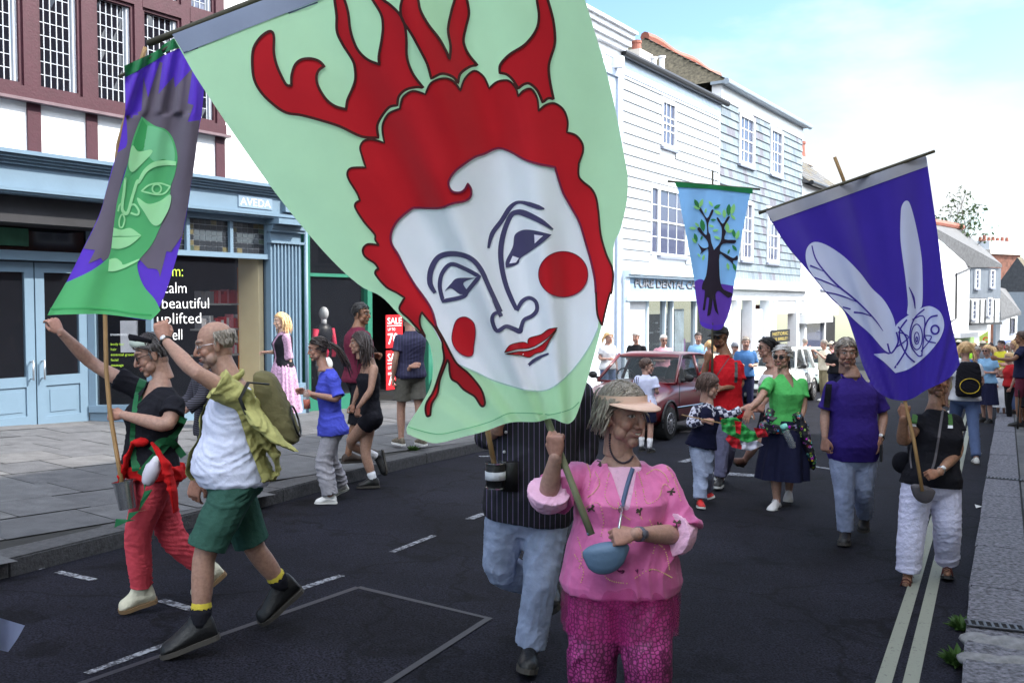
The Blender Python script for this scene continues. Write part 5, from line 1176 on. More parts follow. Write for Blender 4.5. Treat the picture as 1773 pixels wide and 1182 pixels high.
def make_hair(style,seed,L_=.1,vol=0.0,n=150,part=0.0,fringe=.3):
 m=M();rnd=random.Random(seed)
 cap=M();cap.ell((0,-.017,.036),(.078+vol,.098+vol,.089+vol*1.2),seg=40,rings=26)
 hl_={'short':(.052,.030),'bald':(.9,.0),'bob':(.055,.04),'long':(.06,.05),'tied':(.06,.045),'boy':(.045,.035)}[style]
 keep=[]
 for v in cap.v:
  if style=='bald':k=(v.y<.012 and v.z<.072 and v.z>-.055 and(abs(v.x)>.035 or v.y<-.03))and not(abs(v.x)>.06 and v.z<-.005 and v.y>-.03)
  else:
   lim=-.055 if v.y<-.02 else(-.022 if v.y<.006 else.052+(v.y-.04)*.45);k=v.z>lim and not(v.y>.055 and v.z<hl_[0]+.012)
   if abs(v.x)>.05 and-.03<v.y<.02 and v.z<.008 and style in('short',):k=False
  keep.append(k)
 idx={};vs=[]
 for i,k in enumerate(keep):
  if k:
   v=cap.v[i];idx[i]=len(vs);w=mnoise.noise(V((v.x*30,v.y*12,v.z*30))+V((seed,0,0)))*.006;nrm=(v-V((0,-.017,.036))).normalized();vs.append(v+nrm*w)
 m.add(vs,[tuple(idx[i]for i in f)for f in cap.f if all(keep[i]for i in f)])
 c=V((0,-.017,.036))
 for k in range(n):
  th=rnd.uniform(0,2*math.pi);ph=math.acos(rnd.uniform(-.35,1));d=V((math.sin(ph)*math.cos(th),math.sin(ph)*math.sin(th),math.cos(ph)))
  p=c+V((d.x*(.079+vol),d.y*(.099+vol),d.z*(.090+vol*1.2)))
  if style=='bald':
   if not(p.y<.0 and-.05<p.z<.07 and(abs(p.x)>.04 or p.y<-.05)):continue
  elif(p.y>.045 and p.z<.062)or(p.z<-.03 and p.y>-.03)or(style in('long','bob')and p.y>.012 and p.z<.055):continue
  side=1 if p.x>part else-1
  fl=V((side*.8,-.15 if p.y<.03 else fringe,-.2))if style in('bob','long')else(V((side*.45,-.7,-.2))if style=='tied' else V((side*.5,.1 if p.y>0 else-.2,-.6)))
  if style in('bob','long')and p.y>.02:fl=V((side*1.2,-.6,.05))
  fl=fl-d*fl.dot(d);
  if style in('short','bald'):lock(m,p,fl+d*.25,L_*rnd.uniform(.5,1),.004,k+seed,.4,.25)
  elif style=='boy':lock(m,p,fl+d*.2,L_*rnd.uniform(.6,1.1),.005,k+seed,.8,.15)
  elif style=='tied':lock(m,p,fl,L_*rnd.uniform(.6,1),.006,k+seed,.2,.05)
  else:lock(m,p,fl,L_*rnd.uniform(.65,1.1)*(.7 if p.y>.04 else 1),.0065,k+seed,1.0,.12 if style=='bob' else.2)
 return m
 # ---------------------------------------------------------------
class Person:
 def __init__(self,label,D,J,h=1.7,sex='m',skin=(.52,.30,.21),vox=.011,w=1.0,belly=0.0,bust=0.0,group=None,arm=1.0,leg=1.0,hv=None,seed=1,ground=None):
  self.D=D;self.sex=sex;self.skin=skin;self.vox=vox;self.w=w;self.belly=belly;self.bust=bust;self.k=h/1.7;self.arm=arm;self.leg=leg;self.seed=seed;self.hv=hv or max(.0032,vox*.42)
  self.J={k:(v.copy()if isinstance(v,Vector)else at(v[0],v[1],D+(v[2]if len(v)>2 else 0)))for k,v in J.items()}
  j=self.J
  self.pc=(j['hL']+j['hR'])/2;self.sc=(j['sL']+j['sR'])/2
  zf=min(j['aL'].z,j['aR'].z)-.08*self.k
  self.root=thing('person',label,'person',(self.pc.x,self.pc.y,zf),group)
  self.up=(self.sc-self.pc).normalized()
  self.skin_m=M();self.extra=[]
 def frame(self,t):
  j=self.J;lh=(j['hL']-j['hR']).normalized();ls=(j['sL']-j['sR']).normalized();l=lerp(lh,ls,max(0,min(1,t))).normalized()
  u=self.up;l=(l-u*l.dot(u)).normalized();f=l.cross(u)
  return self.pc+(self.sc-self.pc)*t,l,f,u
 PROF={'m':[(-.20,.09,.085,0),(-.13,.140,.108,-.005),(-.02,.162,.118,-.008),(.12,.156,.112,0),(.32,.146,.106,.005),(.52,.155,.112,.006),(.72,.168,.120,.002),(.86,.168,.108,-.004),(.94,.150,.092,-.010),(1.0,.118,.078,-.010),(1.06,.085,.066,-.010),(1.13,.060,.058,-.008)],'f':[(-.20,.09,.085,0),(-.13,.150,.112,-.006),(-.02,.170,.122,-.010),(.12,.158,.112,0),(.32,.130,.096,.005),(.52,.140,.100,.006),(.72,.150,.108,.004),(.86,.148,.098,-.002),(.94,.132,.084,-.008),(1.0,.104,.070,-.010),(1.06,.074,.058,-.010),(1.13,.052,.050,-.008)]}
 def torso(self,m,infl=0.0,t0=-.20,t1=1.13,flare=0.0,wob=0.0,seg=24,drop=None):
  P=self.PROF['m' if self.sex in 'mo' else 'f'];rings=[];ts=sorted({t0,t1,*[p[0]for p in P if t0<p[0]<t1],*([t0+.05,t1-.04])})
  for t in ts:
   rx=np.interp(t,[p[0]for p in P],[p[1]for p in P])*self.k*self.w;ry=np.interp(t,[p[0]for p in P],[p[2]for p in P])*self.k*self.w;yo=np.interp(t,[p[0]for p in P],[p[3]for p in P])*self.k
   bl=self.belly*math.exp(-((t-.22)/.22)**2);bu=self.bust*math.exp(-((t-.66)/.13)**2)
   e=infl*float(np.interp(t,[.93,1.09],[1,.3]))+flare*max(0,1-(t-t0)/.4)
   o,l,f,u=self.frame(t);rg=[]
   for k in range(seg):
    a=2*math.pi*k/seg;ca,sa=math.cos(a),math.sin(a);sx=math.copysign(abs(ca)**.85,ca);sy=math.copysign(abs(sa)**.85,sa)
    fwd=(bl*.9+bu*(1+.35*math.cos(a*4+math.pi))*(1 if sa>0 else 0))*max(0,sa)**1.2
    rg.append(o+l*(sx*(rx+e+bl*.35))+f*(sy*(ry+e)+fwd+yo))
   rings.append(rg)
  m.loft(rings);return m
 def limb(self,m,a,b,c,ra,f0=0.0,f1=1.0,infl=0.0,seg=14,up=None,flat=1.0,flare=0.0,n=9):
  """two-bone limb; ra = radii along 0..1 (shoulder/hip 0, elbow/knee .5, wrist/ankle 1)"""
  arm_=a[0]=='s';a,b,c=self.J[a],self.J[b],self.J[c];pts=[];rr=[]
  if arm_:a=a-self.up*.040*self.k-(a-self.sc).normalized()*.012*self.k
  for k in range(n+1):
   t=f0+(f1-f0)*k/n
   p=a+(b-a)*(t*2)if t<.5 else b+(c-b)*(t*2-1)
   if abs(t-.5)<.08:q0=a+(b-a)*.84;q1=b+(c-b)*.16;s_=(t-.42)/.16;p=(q0*(1-s_)**2+b*2*s_*(1-s_)+q1*s_**2)
   pts.append(p);rr.append(np.interp(t,np.linspace(0,1,len(ra)),ra)*self.k+infl+flare*max(0,(t-(f1-.12))/.12)if True else 0)
  m.tube(pts,rr,seg,dome=False,flat=flat,up=up);m.ell(pts[0],rr[0]*.98,seg=12,rings=8)
  if infl==0:m.ell(pts[-1],rr[-1]*.98,seg=12,rings=8)
  return pts,rr
 ARM=[.050,.048,.043,.039,.036,.040,.036,.029,.024]
 LEG=[.088,.086,.078,.064,.054,.056,.054,.042,.036]
 def body(self,feet=True):
  m=self.skin_m;self.torso(m,-.012)
  for s_ in 'LR':
   self.limb(m,'s'+s_,'e'+s_,'w'+s_,[r*self.arm for r in self.ARM]);self.limb(m,'h'+s_,'k'+s_,'a'+s_,[r*self.leg for r in self.LEG])
   if feet:
    o,e,n_,l,L_=self.foot(s_);k=self.k
    m.tube([o+n_*.075*k,o+e*.05*k+n_*.05*k,o+e*.11*k+n_*.032*k,o+e*(L_-.062*k)+n_*.022*k],[.036*k,.034*k,.032*k,.020*k],10,dome=True);m.ell(o-e*.025*k+n_*.035*k,.03*k)
 def foot(self,s_):
  a,t,kn=self.J['a'+s_],self.J['t'+s_],self.J['k'+s_];v=t-a;h=.085*self.k;shin=(kn-a).normalized()
  lat=v.cross(shin)
  if lat.length<1e-4:lat=V((1,0,0))
  lat.normalize();al=math.asin(max(-.9,min(.9,h/max(v.length,h*1.2))));e=Matrix.Rotation(al,3,lat)@v.normalized();n_=lat.cross(e)
  if n_.dot(shin)<0:n_=-n_
  if abs((a-t).dot(n_)-h)>.02*self.k:e=Matrix.Rotation(-al,3,lat)@v.normalized();n_=lat.cross(e);n_=n_ if n_.dot(shin)>0 else-n_
  o=a-n_*h;return o,e,n_,n_.cross(e),min(.245*self.k,(t-o).dot(e))
 def head(self,f,up=(0,0,1),size=1.0,**o):
  f=V(f).normalized();u=V(up);u=(u-f*u.dot(f)).normalized();l=u.cross(f)
  self.hM=Matrix(((l.x,f.x,u.x),(l.y,f.y,u.y),(l.z,f.z,u.z)));self.hs=size*(self.k**.35);self.hc=self.J['head'];self.ho=o
  v,fc,col=make_head(o.get('kind',self.sex),self.hv,self.skin,o)
  self.extra.append((self.h2w(v),fc,col))
  nb=self.J.get('neck',self.sc+self.up*.05*self.k);nr=(.053 if self.sex in 'mo' else.046)*self.k*o.get('neck',1)
  self.skin_m.tube([nb-self.up*.05,nb,lerp(nb,self.h1(0,-.018,-.06),.6),self.h1(0,-.016,-.04)],[nr*1.5,nr*1.12,nr,nr*.95],14)
 def h2w(self,v):return(np.asarray(v)*self.hs)@np.array(self.hM).T+np.array(self.hc)
 def h1(self,x,y,z):return V(tuple(self.h2w(np.array([[x,y,z]]))[0]))
 def hand(self,s_,d,dorsal,pose='relax',scale=1.0):
  """d: wrist to knuckles; dorsal: out of the back of the hand"""
  v,f=hand_base(pose,max(.0035,self.vox*.42));d=V(d).normalized();z=V(dorsal);z=(z-d*z.dot(d)).normalized();y=z.cross(d)
  if s_=='L':y=-y
  R_=np.array(((d.x,y.x,z.x),(d.y,y.y,z.y),(d.z,y.z,z.z)));k=scale*self.k**.5*(1.0 if self.sex in 'mo' else.9)
  vv=(v*k)@R_.T+np.array(self.J['w'+s_])
  ff=f[:,::-1]if(s_=='L' and isinstance(f,np.ndarray))else f
  col=np.tile(np.array(self.skin)*(1.0,.88,.85),(len(vv),1));self.extra.append((vv,ff,col))
 def finish(self):
  v,f,n=remesh(self.skin_m,self.vox,4,.5)
  vs=[v];fs=[np.asarray(f)];cs=[np.tile(np.array(self.skin),(len(v),1))];b=len(v)
  for(v2,f2,c2)in self.extra:vs.append(v2);fs.append(np.asarray(f2)+b);cs.append(c2);b+=len(v2)
  V_=np.vstack(vs);F_=[tuple(x)for q in fs for x in q.tolist()]
  o=me_obj('body',V_,F_,skin_mat(),self.root,True);attr_color(o.data,np.vstack(cs));self.bodyo=o
  return o
 def cloth(self,name,m,mt,amp=.006,freq=38,dirv=(.3,.1,1),it=3,vox=None,cut=None,seed=None,label=None,push=0.0):
  v,f,n=remesh(m,vox or self.vox,it,.5);v=v+n*(folds(v,amp,freq,dirv,seed or self.seed)+push)[:,None]
  f=np.asarray(f)
  if cut is not None:
   kill=cut(v);f=f[~kill[f].any(1)];used=np.unique(f);mp_=-np.ones(len(v),int);mp_[used]=np.arange(len(used));v=v[used];f=mp_[f]
   e=np.vstack([f[:,[0,1]],f[:,[1,2]],f[:,[2,3]],f[:,[3,0]]])if f.shape[1]==4 else np.zeros((0,2),int)
   es=np.sort(e,1);uq,cnt=np.unique(es,axis=0,return_counts=True);be=uq[cnt==1]
   for _ in range(12):
    acc=np.zeros_like(v);num=np.zeros(len(v));np.add.at(acc,be[:,0],v[be[:,1]]);np.add.at(acc,be[:,1],v[be[:,0]]);np.add.at(num,be[:,0],1);np.add.at(num,be[:,1],1)
    b_=num>0;v[b_]=v[b_]*.5+.5*acc[b_]/num[b_][:,None]
  o=me_obj(name,v,f.tolist(),mt,self.root,True)
  if label:o['label']=label
  return o
 def top(self,mt,name='tshirt',sleeve=.25,infl=.018,hem=-.02,flare=.02,sf=.016,neck=None,v_neck=0.0,amp=.006,freq=36,dirv=(.5,.2,1),sleeveR=None,t1=1.13,**kw):
  t1=t1 if self.sex in 'mo' else t1-.015
  m=M();self.torso(m,infl,hem,t1,flare)
  for s_ in 'LR':
   sl=sleeve if(s_=='L' or sleeveR is None)else sleeveR
   if sl>0:self.limb(m,'s'+s_,'e'+s_,'w'+s_,[r*self.arm for r in self.ARM],0,sl,infl*.9,flare=sf)
   else:m.ell(self.J['s'+s_],(.05+infl)*self.k)
  self.t1=t1;o,l,f,u=self.frame(1.0);nb=self.J.get('neck',o);nr=(neck if neck is not None else.058)*self.k
  oa,la,fa,ua=np.array(nb),np.array(l),np.array(f),np.array(u)
  def cut(v):
   q=v-oa;x,y,z=q@la,q@fa,q@ua;r=(x/nr)**2+((y-.01)/(nr*1.1))**2<1;k=r&(z>-.012)
   if v_neck:k=k|((y>0)&(z>-v_neck)&(z<.1)&(np.abs(x)<nr*.85*np.clip((z+v_neck)/v_neck,0,1.0)))
   if sleeve==0:pass
   return k
  return self.cloth(name,m,mt,amp,freq,dirv,cut=cut,**kw)
 def trousers(self,mt,name='trousers',radii=None,top=.14,f1=.96,infl=.012,amp=.007,freq=42,dirv=(.4,.3,1),flare=0.0,**kw):
  m=M();self.torso(m,infl,-.22,top)
  R_=radii or[.095,.095,.088,.078,.072,.070,.068,.064,.062]
  for s_ in 'LR':self.limb(m,'h'+s_,'k'+s_,'a'+s_,R_,0,f1,.004,flare=flare,n=13)
  return self.cloth(name,m,mt,amp,freq,dirv,**kw)
 def shoes(self,mt,sole,name='shoe',boot=0.0,wd=1.0,ln=1.0,hk=1.0,laces=None,pair='LR'):
  out=[]
  for s_ in pair:
   o,e,n_,l,L_=self.foot(s_);k=self.k;L_=max(.15*k,L_)*ln;m=M();rings=[]
   for(x,w,h)in((-.068,.016,.046),(-.060,.031,.084),(-.035,.038,.104),(0,.040,.118),(.25*L_/k+.0,.042,.108),(.48*L_/k,.047,.086),(.70*L_/k,.050,.068),(.88*L_/k,.044,.058),(.97*L_/k,.030,.042),(1.0*L_/k,.012,.022)):
    c=o+e*(x*k);w=w*k*wd;h=h*k*hk+(boot*k*.3 if x<.05 else 0);rg=[]
    for q in range(16):
     a=2*math.pi*q/16;ca,sa=math.cos(a),math.sin(a)
     rg.append(c+l*(w*ca*(1 if sa<0 else(1-.25*sa)))+n_*((h*.45+h*.55*sa)if sa>0 else(h*.45+(h*.45-.006)*sa)))
    rings.append(rg)
   m.loft(rings)
   if boot:kn=self.J['k'+s_];a_=self.J['a'+s_];m.tube([a_-n_*.03*k,a_,lerp(a_,kn,boot)],[.046*k,.044*k,.048*k],14)
   v,f,nn=remesh(m,.006 if self.vox<.009 else.009,2,.5);sh=me_obj(name,v,np.asarray(f).tolist(),mt,self.root,True)
   m=M();rings=[]
   for(x,w)in((-.072,.020),(-.060,.035),(-.02,.041),(.25*L_/k,.041),(.55*L_/k,.051),(.8*L_/k,.049),(.95*L_/k,.034),(1.03*L_/k,.012)):
    c=o+e*(x*k);rings.append([c+l*(w*k*wd)+n_*.020*k,c-l*(w*k*wd)+n_*.020*k,c-l*(w*k*wd)-n_*.003,c+l*(w*k*wd)-n_*.003])
   m.loft(rings);m.build('sole',sole,sh)
   if laces:
    m=M()
    for q in range(4):
     x=(.22+.09*q)*L_;hh=(.112-.012*q)*k;c=o+e*x;sg=1 if q%2 else-1
     m.tube([c-l*.022*k+n_*(hh-.012),c+n_*(hh+.004)+e*.006*sg,c+l*.022*k+n_*(hh-.012)],.0028,5)
    c=o+e*.16*L_+n_*.1*k
    for sg in(-1,1):m.tube([c,c+l*.025*sg+n_*.012,c+l*.035*sg-n_*.015+e*.01],.0026,5)
    m.build('laces',laces,sh,True)
   out.append(sh)
  return out
 def sock(self,mt,f0=.86,f1=1.0,infl=.006,pair='LR',name='sock'):
  for s_ in pair:
   m=M();self.limb(m,'h'+s_,'k'+s_,'a'+s_,[r*self.leg for r in self.LEG],f0,f1,infl,n=4);v=m.build(name,mt,self.root,True)
 def hair(self,style,mt,L_=.09,vol=.004,n=150,part=.0,seed=None,extra=None,fringe=-.05):
  m=make_hair(style,seed or self.seed,L_,vol,n,part,fringe)
  if extra:extra(m)
  v=self.h2w([tuple(q)for q in m.v]);self.hairo=me_obj('hair',v,m.f,mt,self.root,True);return self.hairo
 def headpart(self,name,m,mt,smooth=True,parent=None):
  v=self.h2w([tuple(q)for q in m.v]);return me_obj(name,v,m.f,mt,parent or self.root,smooth,m.m)
 def glasses(self,mt,lens=None,w=.019,h=.014,r=.0016,sun=False):
  m=M()
  for sx in(-1,1):
   pts=[(sx*.032+w*math.cos(a),.088-.25*abs(sx*.032+w*math.cos(a))**1.5,.002+h*math.sin(a))for a in[2*math.pi*k/14 for k in range(15)]]
   m.tube(pts,r,6);m.tube([(sx*.050,.080,.006),(sx*.077,.060,.008),(sx*.080,.0,.008),(sx*.080,-.015,-.005)],r,6)
  m.tube([(-.014,.089,.005),(.014,.089,.005)],r,6);fr_=self.headpart('glasses',m,mt)
  m=M()
  for sx in(-1,1):
   c=[(sx*.032+w*.96*math.cos(a),.0875-.25*abs(sx*.032+w*math.cos(a))**1.5,.002+h*.96*math.sin(a))for a in[2*math.pi*k/14 for k in range(14)]]
   m.add(c,[tuple(range(14))])
  self.headpart('lens',m,lens or glassmat('clear_lens',(.1,.1,.1),.02,.25),False,fr_)
 def watch(self,s_,strap,face,t=.93):
  a,b=self.J['e'+s_],self.J['w'+s_];p=lerp(a,b,t);d=(b-a).normalized();k=self.k;m=M();m.tube([p-d*.009,p+d*.009],.0315*k,16);w=m.build('watch',strap,self.root,True)
  out=(EYE-p);out=(out-d*out.dot(d)).normalized();m=M();m.tube([p+out*.028*k,p+out*.036*k],.0155,16);m.build('watch_face',face,w,True)
 def bvh(self,*objs):
  vs=[];fs=[]
  for o in objs:
   b=len(vs);wo=ORG[o.name]if o.name in ORG else V((0,0,0));vs+=[v.co+wo for v in o.data.vertices];fs+=[tuple(i+b for i in p.vertices)for p in o.data.polygons]
  return BVHTree.FromPolygons(vs,fs)
def on(bv,px,py,lift=.003):
 r=ray(px,py);n=r.normalized();h=bv.ray_cast(EYE,n)
 if h[0]is None:return None
 return h[0]-n*lift
def surf_line(m,bv,pts,r,mi=0,sub=6,lift=.002,seg=5,beads=None,flat=1.0):
 poly=crom(pts,False,sub)if len(pts)>2 else[tuple(np.array(pts[0][:2])+(np.array(pts[1][:2])-np.array(pts[0][:2]))*k/sub)for k in range(sub+1)]
 q=[on(bv,x,y,lift)for x,y in poly];run=[]
 for p in q+[None]:
  if p is None or(run and(p-run[-1]).length>.045):
   if len(run)>1:
    if beads:
     for i in range(len(run)-1):
      n_=max(1,int((run[i+1]-run[i]).length/beads))
      for k in range(n_):m.ell(lerp(run[i],run[i+1],k/n_),r,seg=5,rings=4,m=mi)
    else:m.tube(run,r,seg,mi)
   run=[]
  if p is not None:run.append(p)
def surf_band(m,bv,pts,w,mi=0,sub=6,lift=.004,wdir=None):
 """flat strap lying on a surface along photograph pixels, width w metres"""
 poly=crom(pts,False,sub)if len(pts)>2 else[tuple(np.array(pts[0][:2])+(np.array(pts[1][:2])-np.array(pts[0][:2]))*k/sub)for k in range(sub+1)]
 q=[]
 for x,y in poly:
  p=on(bv,x,y,lift)
  if p is None:p=at(x,y,depth(q[-1]))if q else None
  if p is not None:q.append(p)
 vs=[]
 for i,p in enumerate(q):
  t=(q[min(i+1,len(q)-1)]-q[max(i-1,0)]).normalized();v=(p-EYE).normalized();n_=t.cross(v).normalized()*w/2;th=v*.003
  vs+=[p+n_,p-n_,p-n_+th,p+n_+th]
 fs=[]
 for i in range(len(q)-1):
  a=4*i;fs+=[(a,a+1,a+5,a+4),(a+1,a+2,a+6,a+5),(a+2,a+3,a+7,a+6),(a+3,a,a+4,a+7)]
 m.add(vs,fs,mi)
def skirt(P,name,mt,prof,nf=16,amp=.02,seg=96,seed=1,t=None,label=None,open_=None,th=True):
 """cloth tube through centres (point, rx, ry, fold amount); lateral axis from the hips"""
 o,l,f,u=P.frame(0.0);rnd=random.Random(seed);ph=[rnd.uniform(0,6)for _ in range(4)];vs=[];fs=[];n=len(prof)*4-3
 for i in range(n):
  k=i/4;a_,b_=prof[int(k)],prof[min(int(k)+1,len(prof)-1)];w=k-int(k);c=lerp(V(a_[0]),V(b_[0]),w);rx,ry,fa=[a_[j]+(b_[j]-a_[j])*w for j in(1,2,3)]
  for q in range(seg):
   a=2*math.pi*q/seg;fo=(math.sin(a*nf+ph[0]+1.4*math.sin(a*3+ph[1]))*.6+math.sin(a*(nf*.53)+ph[2]+i*.12)*.5)*fa*amp
   vs.append(c+l*((rx+fo)*math.cos(a))+f*((ry+fo)*math.sin(a)))
 for i in range(n-1):
  for q in range(seg):q2=(q+1)%seg;fs.append((i*seg+q,i*seg+q2,(i+1)*seg+q2,(i+1)*seg+q))
 ob=me_obj(name,vs,fs,mt,P.root,True)
 if label:ob['label']=label
 return ob
 # ================= the people =================
SKf=(.40,.235,.185);SKm=(.35,.20,.15);SKpale=(.55,.33,.25);SKtan=(.25,.125,.075)
CL=lambda name,c,**k:mat(name,c,k.pop('rough',.85),n=k.pop('n',.16),ns=k.pop('ns',7),bump=k.pop('bump',.55),bs=k.pop('bs',19),spec=.12,bdist=.02,**k)
BLACKC=CL('black_cloth',(.012,.012,.017));WHITEC=CL('white_cotton',(.70,.70,.74));JEANS=CL('pale_denim',s(150,160,186),n=.3,ns=9);NAVY=CL('navy_cloth',s(24,26,50));SOLE=mat('rubber_sole',(.05,.045,.04),.8,n=.1);SOLEW=mat('white_sole',(.6,.6,.58),.7,n=.1)
BLEA=mat('black_leather',(.012,.012,.013),.45,n=.2,bump=.3,bs=60);CANV=CL('cream_canvas',s(200,196,176));STEEL=mat('steel',(.55,.55,.57),.25,.95,n=0);WFACE=mat('watch_dial',(.7,.7,.72),.3,n=0)
GREYH=hair_mat('grey_hair',s(142,132,122));WHITEH=hair_mat('silver_hair',s(190,186,182),.3);DARKH=hair_mat('dark_brown_hair',s(44,32,30));BROWNH=hair_mat('brown_hair',s(78,58,50));BLONDEH=hair_mat('blonde_hair',s(210,172,124),.3)
# ---- woman in the pink tunic, at the front ----
PW=Person('short elderly woman in sun visor and pink embroidered tunic gripping the big green banner pole',3.68,dict(head=(1080,716,-.02),neck=(1078,796),sL=(1150,812),sR=(1000,808),eL=(1180,925,-.06),wL=(1098,924,-.28),eR=(948,862,-.14),wR=(962,790,-.24),hL=(1118,1000),hR=(1030,1000),kL=(1122,1140,-.10),kR=(1026,1145,-.03),aL=(1122,1275,-.02),aR=(1028,1268,.08),tL=(1130,1345,-.2),tR=(1020,1330,-.1)),h=1.55,sex='f',skin=(.36,.21,.165),vox=.0072,hv=.0029,w=1.22,belly=.06,bust=.05,arm=1.12,leg=1.05)
PW.PROF={'f':[(a,b if a!=.32 else.158,c if a!=.32 else.118,d)for a,b,c,d in Person.PROF['f']]}
PW.body();PW.head((.62,-.78,-.06),(.02,0,1),size=1.03,kind='o',old=1.0,smile=1.0,brow=(.25,.2,.17),lip=(.30,.12,.10),teeth=True)
PW.hand('R',(-.05,-.15,1),(-.35,-.9,.1),'grip');PW.hand('L',(-1,-.12,-.12),(-.05,-.85,.5),'grip')
PW.finish()
def pinkmat():
 m=bpy.data.materials.new('pink_embroidered_silk');m.use_nodes=True;t=m.node_tree;P=t.nodes['Principled BSDF'];L=t.links.new;co=t.nodes.new('ShaderNodeTexCoord')
 n=t.nodes.new('ShaderNodeTexNoise');n.inputs['Scale'].default_value=5;n.inputs['Detail'].default_value=6;L(co.outputs['Object'],n.inputs[0])
 r=t.nodes.new('ShaderNodeValToRGB');e=r.color_ramp.elements;e[0].position=.3;e[0].color=(*s(150,40,100),1);e[1].position=.66;e[1].color=(*s(222,116,174),1);L(n.outputs[0],r.inputs[0]);L(r.outputs[0],P.inputs['Base Color'])
 P.inputs['Roughness'].default_value=.55;P.inputs['Sheen Weight'].default_value=.1
 b=t.nodes.new('ShaderNodeBump');b.inputs['Strength'].default_value=.4;b.inputs['Distance'].default_value=.02;n2=t.nodes.new('ShaderNodeTexNoise');n2.inputs['Scale'].default_value=16;n2.inputs['Detail'].default_value=6;L(co.outputs['Object'],n2.inputs[0]);L(n2.outputs[0],b.inputs['Height']);L(b.outputs[0],P.inputs['Normal'])
 return m
def scalemat():
 m=bpy.data.materials.new('scale_pattern_silk');m.use_nodes=True;t=m.node_tree;P=t.nodes['Principled BSDF'];L=t.links.new;co=t.nodes.new('ShaderNodeTexCoord')
 mp_=t.nodes.new('ShaderNodeMapping');mp_.inputs['Rotation'].default_value=(math.pi/2,.5,.0);mp_.inputs['Scale'].default_value=(34,22,30);L(co.outputs['Object'],mp_.inputs[0])
 nz_=t.nodes.new('ShaderNodeTexNoise');nz_.inputs['Scale'].default_value=6;L(co.outputs['Object'],nz_.inputs[0]);ad=t.nodes.new('ShaderNodeVectorMath');ad.operation='MULTIPLY_ADD';ad.inputs[1].default_value=(1.2,1.2,1.2);L(nz_.outputs[1],ad.inputs[0]);L(mp_.outputs[0],ad.inputs[2])
 bk=t.nodes.new('ShaderNodeTexVoronoi');bk.feature='DISTANCE_TO_EDGE';bk.inputs['Scale'].default_value=2.0;bk.inputs['Randomness'].default_value=.6;L(ad.outputs[0],bk.inputs['Vector'])
 bk2=t.nodes.new('ShaderNodeValToRGB');e=bk2.color_ramp.elements;e[0].position=.04;e[0].color=(*s(84,18,62),1);e[1].position=.22;e[1].color=(*s(172,62,130),1);L(bk.outputs[0],bk2.inputs[0]);bk=bk2
 n=t.nodes.new('ShaderNodeTexNoise');n.inputs['Scale'].default_value=7;n.inputs['Detail'].default_value=5;L(co.outputs['Object'],n.inputs[0]);r=t.nodes.new('ShaderNodeMapRange');r.inputs[1].default_value=.3;r.inputs[2].default_value=.7;r.inputs[3].default_value=.45;r.inputs[4].default_value=1.25;L(n.outputs[0],r.inputs[0])
 sc_=t.nodes.new('ShaderNodeVectorMath');sc_.operation='SCALE';L(bk.outputs[0],sc_.inputs[0]);L(r.outputs[0],sc_.inputs['Scale']);L(sc_.outputs[0],P.inputs['Base Color']);P.inputs['Roughness'].default_value=.6
 return m
PINK=pinkmat();SCALE=scalemat();LPINK=CL('pale_pink_linen',s(226,178,206),bump=.8,bs=24);GOLD=mat('gold_thread',(.62,.45,.2),.35,.8,n=0);SPRIG=mat('dark_green_sprig',s(70,62,52),.7,n=.2)
PW.limb(m_:=M(),'sL','eL','wL',[.05]*3,0,.1)
m=M();PW.torso(m,.012,.35,1.03);inn=PW.cloth('inner_top',m,LPINK,.004,30)
m=M();PW.torso(m,.022,-.10,1.05,.035)
for s_ in 'LR':
 PW.limb(m,'s'+s_,'e'+s_,'w'+s_,[.052,.060,.070,.078,.07],0,.47 if s_=='L' else.40,.012,flare=.02)
o_,l_,f_,u_=PW.frame(1.0);nb=np.array(PW.J['neck']);la,fa,ua=np.array(l_),np.array(f_),np.array(u_)
def cutp(v):
 q=v-nb;x,y,z=q@la,q@fa,q@ua
 return((np.abs(x)<.062)&(z>-.03))|((y>0)&(np.abs(x+.006)<.055*np.clip((z+.19)/.19,0,1))&(z>-.17))
tun=PW.cloth('tunic',m,PINK,.011,20,(1,.2,.25),cut=cutp,vox=.007,push=.005)
for s_,f0,f1 in(('L',.44,.62),('R',.40,.60)):
 m=M();PW.limb(m,'s'+s_,'e'+s_,'w'+s_,[.066,.066,.066,.070,.066,.062,.06],f0,f1,.01,flare=.016,n=8);PW.cloth('cuff',m,LPINK,.005,60,(1,.3,.3),vox=.006)
k_=PW.pc
PW.trousers(SCALE,radii=[.118,.122,.118,.112,.108,.104,.098,.09,.08],f1=.97,amp=.013,freq=22,dirv=(1,.2,.3),infl=.03,top=.2)
veil=mat('magenta_veil',s(170,30,110),.6,n=.35,ns=8,alpha=.30)
skirt(PW,'overlay',veil,[(at(1078,968,3.68),.17,.13,.1),(at(1076,1000,3.68),.222,.195,.5),(at(1074,1035,3.68),.228,.21,.9),(at(1072,1085,3.68),.226,.21,1)],nf=13,amp=.02,seed=4)
bv=PW.bvh(tun);m=M()
